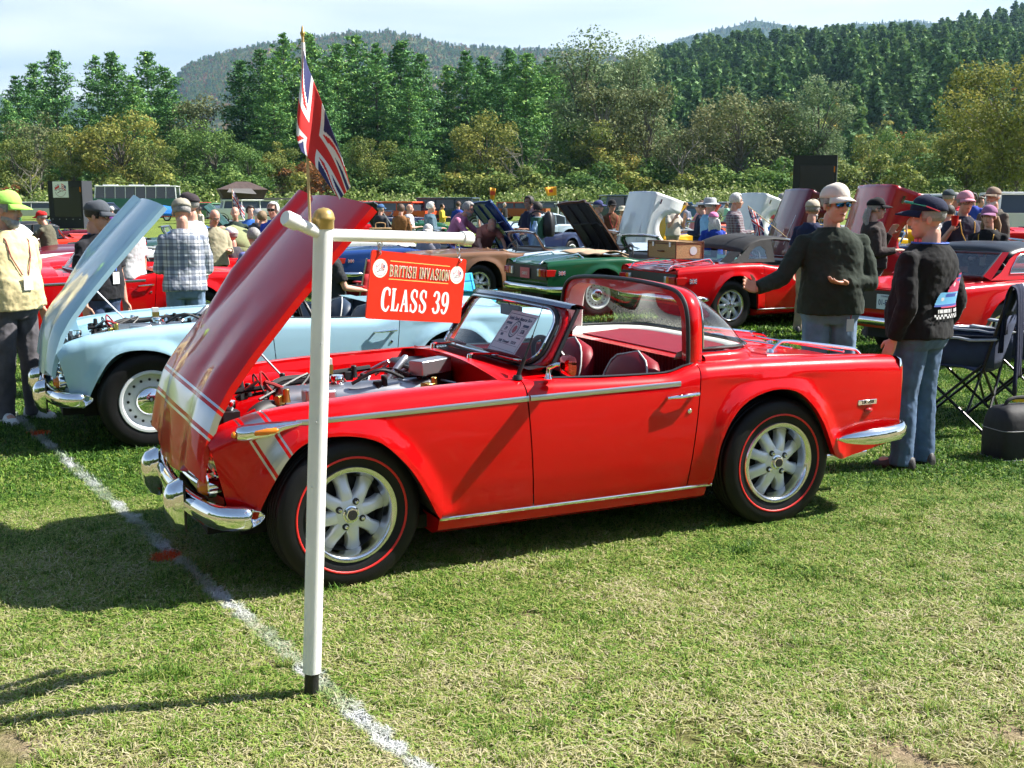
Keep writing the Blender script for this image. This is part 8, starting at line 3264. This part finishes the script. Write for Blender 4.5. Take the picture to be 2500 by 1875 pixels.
# ------------------------------------------------------------------ the people
def spot(px, top, d, hmin=1.5, hmax=1.9):
 """ground place under a head seen at (px, top) at distance d, and the height that fits"""
 p = at_dist(px, top, d)
 return (p.x, d), max(hmin, min(hmax, p.z - rise(d))), rise(d)
JEAN, DJEAN, KHAKI, GREYP, BLK = (.16, .24, .36), (.035, .06, .12), (.34, .28, .19), (.10, .095, .105), (.014, .014, .016)
def at(px, top, d, label, face, grp=None, **k):
 loc, H, z0 = spot(px, top, d)
 if 'H' in k:
  H = k.pop('H')
 return person(label, loc, face, H=H, z0=z0, group=grp, **k)
# left man in neon cap
g = on_ground(48, 903)
PM1, f1 = person('man in neon yellow cap and pale yellow sweatshirt at the left edge', (-3.70, 8.25), -.55, H=1.74, bulk=1.14, shirt=(.66, .56, .30), sleeve='long', pants=GREYP, shoes=(.62, .62, .60), skin=1, hair='grey', hat=('cap', (.40, .80, .14)),
    beard='grey', arms=(((-.30, .22, -1), (.30, .05, -1)), 'pocket'), hi=2, belly=.07, lanyard=(.20, .03, .03), head_yaw=.55, head_pitch=.12)
# green sweater man
loc, H, z0 = spot(1806, 386, 7.75)
PM2, f2 = person('man in white cap, mirrored sunglasses and dark green sweater, gesturing behind the car tail', loc, -1.55, H=1.78, bulk=1.16, shirt=(.026, .036, .026), sleeve='long', pants=(.15, .22, .32), shoes=BLK, skin=0, hair='grey', hat=('cap', (.66, .60, .53)),
    arms=(((.12, .20, -1), (.62, -.95, .02)), ((.12, .52, -.85), (.40, .88, -.30))), hi=2, belly=.05, glasses='blue', head_yaw=.36,
    hands=(dict(d=(.45, -.9, .1), n=(.1, -.2, -1), s=(1, .3, .2), curl=.7), dict(d=(.55, -.75, .35), n=(-.3, -.6, .1), s=(.1, -.1, 1), curl=.5)))
# man in black
PM3, f3 = person('man in navy cap and black printed long sleeve shirt behind the rear bumper', (2.47, 6.72), 2.25, H=1.69, bulk=1.22, shirt=(.010, .010, .011), sleeve='long', pants=(.075, .125, .21), shoes=(.03, .028, .026), skin=0, hair='grey', hat=('cap', (.012, .017, .045)),
    arms=(((-.18, .22, -1), (.42, -.05, -1)), 'pocket'), hi=2, belly=.06, head_yaw=.65, lean=-.02)
def back_print():
 T = f3['T']
 BULK[0] = 1.22
 P = lambda th, z, off=.034: T(torso_pt(z, th, off, .06))
 mats = [mat('print_pink', (.55, .04, .12), .7), mat('print_blue', (.03, .08, .38), .7), mat('print_cyan', (.12, .42, .70), .7), mat('print_white', (.62, .62, .62), .7)]
 def tone(x, z):
  """two rally cars, red above and blue in front, over a chequered strip; x across the back, z up, in metres"""
  def el(cx, cz, a, b):
   return ((x - cx) / a) ** 2 + ((z - cz) / b) ** 2 < 1
  if .012 < z < .028 or .0 < z <= .012:
   return 3 if (int((x + 1) / .012) + (z > .012)) % 2 == 0 and abs(x - .02 + z) < .13 else None
  if .034 < z < .058:
   return 3 if (-.10 < x < .0 or .012 < x < .135) and int((x + 1) / .0065) % 4 != 0 else None
  xs = x - (z - .12) * .25
  if el(-.075, .125, .012, .012) or el(.045, .145, .012, .012):
   return 3
  if .075 < z < .165 and abs(xs + .015) < .105 - .25 * max(0, z - .13):
   return 1 if (.135 < z < .158 and abs(xs + .005) < .06) or z < .09 else 2
  if el(-.01, .215, .011, .014) or el(.075, .228, .011, .014):
   return 3
  if .066 < z < .255 and abs(xs - .035) < .098 - .4 * max(0, z - .20):
   return 1 if (.232 < z < .248 and abs(xs - .035) < .055) else 0
  if .255 <= z < .285 and abs(xs - .04) < .06:
   return 1 if z < .275 else 0
  return None
 b = MB()
 st = .0045
 for i in range(-32, 36):
  for j in range(0, 66):
   x, z = i * st, j * st
   c = tone(x + st / 2, z + st / 2)
   if c is None:
    continue
   b.cm = c
   q = lambda xx, zz: P(pi + (xx + .045) / .205, 1.005 + zz)
   b.add([q(x, z), q(x + st, z), q(x + st, z + st), q(x, z + st)], [(0, 1, 2, 3)])
 solid(b.build('back_print', mats, PM3, 60), .001, 0)
back_print()
def glasses_on_cap():
 hp = f3['hp']
 b = MB()
 for s in (1, -1):
  b.tube([hp(.09, s * .095, .09), hp(.02, s * .112, .075), hp(-.06, s * .108, .045)], .004, 6)
 b.tube([hp(.095, -.09, .095), hp(.125, -.05, .10), hp(.13, 0, .102), hp(.125, .05, .10), hp(.095, .09, .095)], .008, 6)
 o = b.build('sunglasses', mat('glasses_green', (.02, .3, .2), .3), PM3)
 q = MB()
 for s in (1, -1):
  q.tube([hp(.02, s * .1125, .075), hp(-.06, s * .1085, .045)], .0045, 6)
 q.build('temple_red', mat('glasses_red', (.5, .03, .05), .3), o)
 l = MB()
 T = f3['T']
 BULK[0] = 1.22
 l.tube([T(torso_pt(1.475, t, .016, 0)) for t in np.linspace(.6, 2 * pi - .6, 20)], .007, 6)
 l.build('lanyard', mat('lanyard_blue', (.03, .10, .45), .6), PM3)
glasses_on_cap()
def belt_badge():
 o = PM2
 b = MB()
 b.box((.148, .10, .80), (.004, .05, .085))
 bo = b.build('hanging_pass', mat('pass_pale', (.55, .62, .60), .5), o)
 c = MB()
 c.tube([(.15, .10, .845), (.15, .11, .93)], .004, 5)
 c.build('cord', mat('cord_red', (.25, .02, .03), .6), bo)
belt_badge()
# left group
at(206, 424, 9.4, 'man in grey cap, black T-shirt and blue lanyard beside the blue bonnet', -.45, shirt=(.018, .018, .022), pants=DJEAN, skin=1, hair='dark', hat=('cap', (.075, .085, .10)), arms=('down', 'down'), hi=2, glasses='clear', lanyard=(.03, .12, .5), belly=.06, head_yaw=.45, head_pitch=.12)
PLD = plaid('plaid_shirt_blue', (.62, .64, .66), (.06, .09, .16), (.02, .03, .06), 1.15)
at(392, 442, 10.3, 'man in beige cap and blue checked shirt seen from behind', 1.9, H=1.70, shirt_mat=PLD, sleeve='long', pants=JEAN, skin=0, hair='grey', hat=('cap', (.36, .33, .26)), arms=('hold', 'hold'), hi=2, belly=.04, head_pitch=.25, lean=.05)
at(408, 409, 11.8, 'tall man in dark cap and white shirt behind the checked shirt man', 2.9, shirt=(.70, .72, .75), pants=GREYP, skin=0, hair='grey', hat=('cap', (.045, .035, .04)), arms=('down', 'hold'), hi=1)
at(277, 464, 12.6, 'white haired woman with sunglasses behind the blue bonnet', 2.7, H=1.56, shirt=(.5, .5, .52), pants=KHAKI, hair='white', female=True, glasses='dark', hi=1)
at(107, 449, 19.5, 'man in red cap and olive T-shirt bending over a car', 3.0, shirt=(.11, .105, .07), pants=JEAN, skin=0, hair='grey', hat=('cap', (.55, .02, .02)), arms=('fwd', 'fwd'), hi=1, lean=.25)
at(78, 478, 21.5, 'man in white shirt stooping low at the far left', 3.1, H=1.7, shirt=(.72, .72, .74), pants=KHAKI, hair='grey', hat=('cap', (.6, .6, .6)), arms=('reach', 'reach'), lean=.95)
at(462, 451, 15.8, 'balding man in khaki shirt left of the olive canopy', -.9, shirt=(.36, .33, .22), sleeve='long', pants=BLK, skin=0, hair=None, arms=('hold', 'down'), hi=1, head_pitch=.4, glasses='clear')
at(507, 445, 19.5, 'man in dark green jacket behind the khaki shirt man', -1.4, shirt=(.03, .05, .04), sleeve='long', pants=BLK, hair=None, arms=('hold', 'hold'))
at(590, 436, 17.2, 'white haired man in blue shirt and dark vest left of the flag pole', -1.8, shirt=(.02, .06, .42), sleeve='long', pants=BLK, hair='white', glasses='dark', arms=('hold', 'down'), hi=1)
at(556, 447, 21, 'man in grey cap and dark vest left of the blue shirt man', 1.2, shirt=(.03, .035, .05), sleeve='long', pants=DJEAN, hair='grey', hat=('cap', (.25, .25, .27)), arms=('down', 'down'))
at(566, 462, 19.5, 'short person with light hair beside the dark vest man', 1.0, shirt=(.06, .05, .06), sleeve='long', pants=BLK, hair='sandy', female=True, H=1.5)
at(540, 444, 22, 'dark haired person in blue behind the off-roader door', -1.0, shirt=(.03, .12, .4), pants=BLK, hair='dark')
at(618, 455, 24, 'person in cream bucket hat beside the white haired man', .5, shirt=(.5, .5, .45), pants=KHAKI, hair='grey', hat=('bucket', (.5, .45, .33)))
at(640, 458, 22.5, 'bald man at the edge of the raised red bonnet', 2.0, shirt=(.2, .2, .25), pants=KHAKI, hair=None)
at(500, 515, 16.6, 'seated man in white cap under the olive canopy', 2.6, H=1.72, shirt=(.06, .06, .07), pants=DJEAN, hair='grey', hat=('cap', (.7, .7, .72)), sit=True, arms=('lap', 'lap'), hi=1)
at(480, 510, 17.4, 'seated bald man behind the white capped man', -.4, H=1.72, shirt=(.10, .09, .08), pants=KHAKI, hair=None, sit=True, arms=('lap', 'lap'))
at(549, 527, 15.8, 'seated man in lavender blue polo right of the black chair', 2.2, H=1.7, shirt=(.16, .18, .42), pants=(.5, .48, .42), hair='grey', sit=True, arms=('lap', 'hold'), hi=1)
at(716, 560, 13.2, 'person in black shirt and khaki trousers sitting by the sign post', .5, H=1.7, shirt=(.025, .027, .03), pants=KHAKI, hair='dark', sit=True, arms=('lap', 'lap'), hi=1)
# centre
at(970, 466, 21.5, 'grey haired man in pink shirt leaning over a car', -.3, H=1.78, shirt=(.52, .20, .32), sleeve='long', pants=BLK, hair='grey', beard='grey', arms=('fwd', 'reach'), lean=.55, hi=1, glasses='clear')
at(866, 441, 27, 'brown haired woman in brown poncho', 1.3, shirt=(.20, .09, .03), sleeve='long', pants=KHAKI, hair='brown', female=True, arms=('hold', 'hold'), jacket=True, hi=1)
at(822, 438, 28, 'man in blue cap and dark jacket left of the poncho woman', .9, shirt=(.03, .033, .04), sleeve='long', pants=BLK, hair='grey', hat=('cap', (.05, .12, .26)), arms=('hold', 'hold'), jacket=True)
at(884, 440, 29.5, 'balding man in white shirt behind the poncho woman', .2, shirt=(.68, .68, .70), pants=KHAKI, hair=None, arms=('down', 'hold'))
at(930, 436, 26.5, 'white haired man in denim jacket reading a sheet', .2, shirt=(.09, .15, .19), sleeve='long', pants=BLK, hair='white', arms=('hold', 'hold'), jacket=True, hi=1)
at(990, 435, 40, 'person in blue jacket with white round back emblem', 1.5, shirt=(.02, .05, .28), sleeve='long', pants=BLK, hair='brown', jacket=True)
at(1040, 432, 37, 'man in navy cap behind the raised blue bonnet', -.4, shirt=(.4, .45, .5), pants=BLK, hair='grey', hat=('cap', (.02, .03, .07)))
at(1143, 423, 22.5, 'dark haired photographer in navy shirt holding a camera', -2.4, shirt=(.014, .016, .035), pants=GREYP, skin=3, hair='dark', arms=('hold', 'hold'), hi=1)
at(1160, 436, 21.0, 'man in light blue shirt, green vest and backpack', 2.9, H=1.66, shirt=(.34, .50, .66), sleeve='long', pants=JEAN, skin=1, hair='dark', arms=('down', 'hold'), hi=1)
def backpack(px, d):
 p = at_dist(px, 470, d)
 o = thing('backpack', 'black backpack worn by the man in the green vest', 'backpack', (p.x, d, 1.02), 2.9)
 b = MB()
 rows = []
 for z, k in ((0, .7), (.03, .95), (.2, 1.05), (.38, .95), (.45, .5)):
  rows.append([(-.23 + .10 * k * np.sign(cos(t)) * abs(cos(t)) ** .6, .15 * k * np.sign(sin(t)) * abs(sin(t)) ** .6, z) for t in np.linspace(0, 2 * pi, 21)[:-1]])
 b.grid(rows, cu=True)
 b.add(rows[-1], [tuple(range(20))])
 b.add(rows[0], [tuple(range(20))[::-1]])
 b.build('bag', BLACK, o, 60)
 s = MB()
 for y in (-.1, .1):
  s.tube(crom([(-.14, y, .42), (-.02, y, .47), (.13, y, .38), (.12, y, .15), (-.14, y, .05)], 4), .016, 6)
 s.build('strap', BLACK, o)
 v = MB()
 v.grid([[Vector((.128 * cos(t) * 1.28, .18 * sin(t) * 1.22, z)) for t in np.linspace(pi * .35, pi * 1.65, 15)] for z in (-.02, .2, .36)])
 v.build('vest', cloth('green_vest', (.05, .14, .08)), o, 60)
backpack(1160, 21.0)
at(925, 530, 20.2, 'person in white cap sitting low behind the class sign', -1.6, H=1.7, shirt=(.3, .3, .35), pants=BLK, hair='grey', hat=('cap', (.62, .60, .56)), sit=True, arms=('lap', 'lap'))
at(1040, 518, 21.6, 'bald person bending behind the tan seats', -1.2, H=1.7, shirt=(.5, .2, .15), pants=BLK, hair=None, lean=1.0, arms=('reach', 'reach'))
at(1222, 430, 44, 'man in white shirt and dark green cap beside the class post', .3, shirt=(.7, .7, .7), pants=BLK, hair='grey', hat=('cap', (.03, .07, .05)))
at(1292, 429, 24, 'man in blue cap and black T-shirt right of the black bonnet', .1, shirt=(.014, .014, .016), pants=JEAN, hair='grey', hat=('cap', (.05, .06, .16)), arms=('down', 'down'), hi=1, glasses='dark')
at(1322, 428, 24.5, 'man in black cap, brown vest and red lanyard', -1.3, shirt=(.13, .055, .025), sleeve='long', pants=(.09, .05, .03), hair='dark', hat=('cap', (.014, .014, .016)), arms=('down', 'down'), hi=1, lanyard=(.45, .02, .03), skin=1)
at(1345, 436, 27, 'person in cream sun hat and blue top behind the brown vest man', -1.8, H=1.6, shirt=(.05, .18, .42), sleeve='long', pants=BLK, hair='grey', hat=('bucket', (.62, .56, .42)), arms=('hold', 'hold'))
at(1372, 419, 40, 'man in white and navy striped shirt with folded arms', -1.5, shirt_mat=hstripe('striped_shirt', (.72, .72, .74), (.02, .025, .05), .16), pants=KHAKI, hair='dark', hat=('cap', (.03, .03, .035)), arms=('cross', 'cross'))
at(1516, 428, 22, 'person in white visor and navy jacket', 2.8, shirt=(.018, .025, .05), sleeve='long', pants=BLK, hair='brown', hat=('visor', (.7, .7, .72)), arms=('hold', 'down'), hi=1)
at(1534, 424, 20.5, 'person in grey bucket hat and light blue shirt', .4, shirt=(.18, .36, .52), sleeve='long', pants=DJEAN, hair='grey', hat=('bucket', (.40, .42, .44)), arms=('hold', 'hold'), hi=1, glasses='dark')
at(1542, 447, 18.2, 'white haired woman in pink cap and blue shirt', 1.6, H=1.52, shirt=(.02, .05, .34), pants=DJEAN, hair='white', female=True, long_hair=True, hat=('cap', (.72, .22, .42)), hi=1)
at(1590, 417, 19.5, 'white haired man in checked shirt holding a drinking glass', .0, shirt_mat=plaid('plaid_shirt_grey', (.10, .09, .10), (.30, .28, .30), (.25, .05, .08), .5), sleeve='long', pants=GREYP, hair='white', arms=('down', 'hold'), hi=1, belly=.06)
at(1650, 424, 34, 'dark haired woman in white top beyond the white bonnet', -.8, shirt=(.7, .7, .7), pants=BLK, hair='dark', female=True)
at(1455, 432, 27, 'long haired woman shading her eyes behind the white bonnet', -.9, shirt=(.45, .42, .36), pants=KHAKI, hair='sandy', female=True, long_hair=True, arms=('up', 'up'))
at(1690, 418, 29, 'grey haired man in coral polo shirt', 1.9, shirt=(.62, .09, .10), pants=KHAKI, hair='grey', arms=('hold', 'down'))
at(1680, 455, 27.5, 'person in pale straw hat below the coral shirt man', 1.7, H=1.5, shirt=(.03, .12, .4), pants=BLK, hair='grey', hat=('bucket', (.45, .47, .5)))
at(1756, 425, 14.0, 'man in beige cap and navy T-shirt seen from behind', 1.0, shirt=(.016, .022, .06), pants=KHAKI, skin=0, hair='grey', hat=('cap', (.44, .38, .30)), arms=('down', 'down'), hi=1, belly=.06, beard='grey')
at(1722, 412, 40, 'person in white cap at the foot of the right black screen', 1.0, shirt=(.5, .5, .5), pants=BLK, hair='grey', hat=('cap', (.7, .7, .7)))
# right
at(1893, 421, 13.6, 'grey long haired woman in black cap and dark jacket before the red bonnet', -.2, shirt=(.045, .035, .033), sleeve='long', pants=(.07, .06, .065), skin=2, hair='grey', long_hair=True, female=True, hat=('cap', (.012, .012, .014)), arms=('up', 'hold'), hi=1, jacket=True, glasses='dark')
at(1942, 402, 30, 'white haired man looking over the red bonnet', -1.4, shirt=(.4, .35, .3), pants=BLK, hair='white', arms=('down', 'down'))
at(2022, 416, 15.8, 'dark haired woman in black and white checked shirt', 1.2, H=1.62, shirt_mat=plaid('plaid_black_white', (.66, .66, .66), (.015, .015, .018), (.015, .015, .018), .8), sleeve='long', pants=DJEAN, hair='dark', female=True, hi=1, arms=('hold', 'hold'))
at(2050, 404, 19, 'man in dark cap and grey shirt behind the checked shirt woman', .8, shirt=(.17, .18, .19), pants=BLK, hair='grey', hat=('cap', (.05, .07, .08)), arms=('hold', 'hold'))
at(2052, 418, 17.6, 'person in cream top half hidden by the checked shirt woman', .6, H=1.6, shirt=(.58, .54, .46), sleeve='long', pants=JEAN, hair='dark', arms=('hold', 'hold'))
at(2090, 408, 24, 'man in red shirt bending forward', 2.6, shirt=(.55, .02, .035), pants=BLK, hair='grey', arms=('fwd', 'fwd'), lean=.3)
at(2103, 412, 28, 'man in blue shirt behind the red shirt man', -2.2, shirt=(.03, .06, .35), pants=BLK, hair='dark')
PC, fc = at(2086, 406, 13.4, 'man in pink cap and navy sweater drinking from a red cup', -1.5, shirt=(.035, .035, .055), sleeve='short', pants=(.40, .34, .25), skin=0, hair='grey', hat=('cap', (.62, .28, .34)), arms=('down', ((.20, .45, -.9), (.55, -.40, .95))), hi=1, belly=.08, lanyard=(.62, .34, .03), glasses='clear')
at(2140, 424, 12.8, 'woman in purple cap and black top with yellow lanyard', -2.2, H=1.63, shirt=(.012, .012, .013), sleeve='long', pants=BLK, skin=2, hair='sandy', long_hair=True, female=True, hat=('cap', (.30, .14, .26)), arms=('down', 'hold'), hi=1, lanyard=(.62, .38, .03), belly=.05)
at(2148, 399, 16.5, 'white bearded man in checked flat cap behind the purple cap woman', -2.6, shirt=(.09, .08, .065), sleeve='long', pants=BLK, hair='white', beard='white', hat=('cap', (.26, .20, .15)), hi=1)
def red_cup():
 w = fc['arms'][1][2]
 o = thing('cup', 'red plastic cup with blue straw held to the drinker', 'cup', PC.matrix_basis @ Vector((w.x + .09, w.y + .0, w.z + .05)))
 b = MB()
 b.lathe([(.0, 0), (.030, 0), (.044, .115), (.046, .118), (.042, .115), (.029, .005)], 18)
 b.build('cup', mat('cup_red', (.70, .02, .02), .3, coat=.3), o)
 s = MB()
 s.tube([(.01, 0, .02), (.02, .01, .17)], .004, 6)
 s.build('straw', mat('straw_blue', (.03, .2, .6), .3), o)
red_cup()
# tiny figures by the hedge
at(1128, 428, 165, 'tiny dark figure by the hedge, left of the two', 0.0, shirt=(.03, .03, .03), pants=BLK, hair='dark', H=1.75)
at(1247, 427, 172, 'tiny dark figure by the hedge behind the photographers', 1.0, shirt=(.02, .02, .02), pants=BLK, hair='dark', H=1.75)
at(288, 438, 55, 'bald person beside the blue tarpaulin', 0.0, shirt=(.4, .2, .2), pants=BLK, hair=None)
# more of the crowd, further off
CROWD = [(655, 437, 48, 'person in teal fleece', (.03, .22, .22), 'brown', None), (690, 440, 58, 'person in maroon jacket', (.16, .02, .04), 'grey', None), (735, 441, 66, 'man in white polo', (.7, .7, .7), 'dark', ('cap', (.03, .04, .1))),
  (770, 438, 52, 'woman in orange top', (.6, .16, .03), 'sandy', None), (800, 443, 70, 'man in grey sweatshirt', (.22, .22, .23), 'grey', ('cap', (.5, .05, .04))), (955, 440, 50, 'woman in yellow jacket', (.66, .46, .05), 'dark', None),
  (1090, 438, 62, 'man in black vest', (.02, .02, .02), 'white', None), (1395, 436, 46, 'man in olive cap', (.3, .3, .2), 'grey', ('cap', (.12, .12, .05))), (1420, 440, 52, 'woman in lilac top', (.36, .24, .44), 'white', None), (1480, 436, 44, 'man in brown hat', (.2, .22, .3), 'grey', ('bucket', (.25, .15, .08))),
  (1570, 438, 56, 'person in mint shirt', (.3, .55, .42), 'brown', None), (1630, 440, 60, 'man in checked red shirt', (.4, .06, .06), 'dark', ('cap', (.02, .02, .03))), (1842, 436, 42, 'man in sky blue shirt', (.25, .45, .65), 'grey', None), (1975, 420, 36, 'man in tan jacket', (.34, .25, .14), 'grey', ('cap', (.05, .08, .05))),
  (2118, 425, 30, 'woman in rose coat', (.5, .2, .24), 'brown', None), (30, 440, 44, 'man in green polo', (.06, .25, .08), 'grey', ('cap', (.6, .6, .6))), (240, 446, 38, 'woman in purple top', (.22, .06, .3), 'white', None), (430, 446, 40, 'man in cream jacket', (.55, .5, .38), 'dark', None)]
for i, (px, top, d, what, colr, hr, ht) in enumerate(CROWD):
 at(px, top, d, what + ' standing in the far rows of cars', rt.uniform(0, 6.28), 'onlookers in the far rows', shirt=colr, sleeve='long' if i % 2 else 'short', pants=(BLK, KHAKI, JEAN, DJEAN)[i % 4], hair=hr, hat=ht, arms=(('down', 'hold'), ('hold', 'hold'), ('pocket', 'down'), ('cross', 'cross'))[i % 4])
# ------------------------------------------------------------------ air
hz = MB()
hz.box((0, 3000, 549), (9200, 10600, 1102))
hm = bpy.data.materials.new('haze_air')
hm.use_nodes = True
hm.node_tree.nodes.clear()
ho_ = hm.node_tree.nodes.new('ShaderNodeOutputMaterial')
hv = hm.node_tree.nodes.new('ShaderNodeVolumePrincipled')
hv.inputs['Color'].default_value = (.42, .68, 1.0, 1)
hv.inputs['Density'].default_value = 5.0e-5
hv.inputs['Anisotropy'].default_value = .2
hm.node_tree.links.new(hv.outputs['Volume'], ho_.inputs['Volume'])
tag(hz.build('haze', hm, None, 0), kind='stuff')
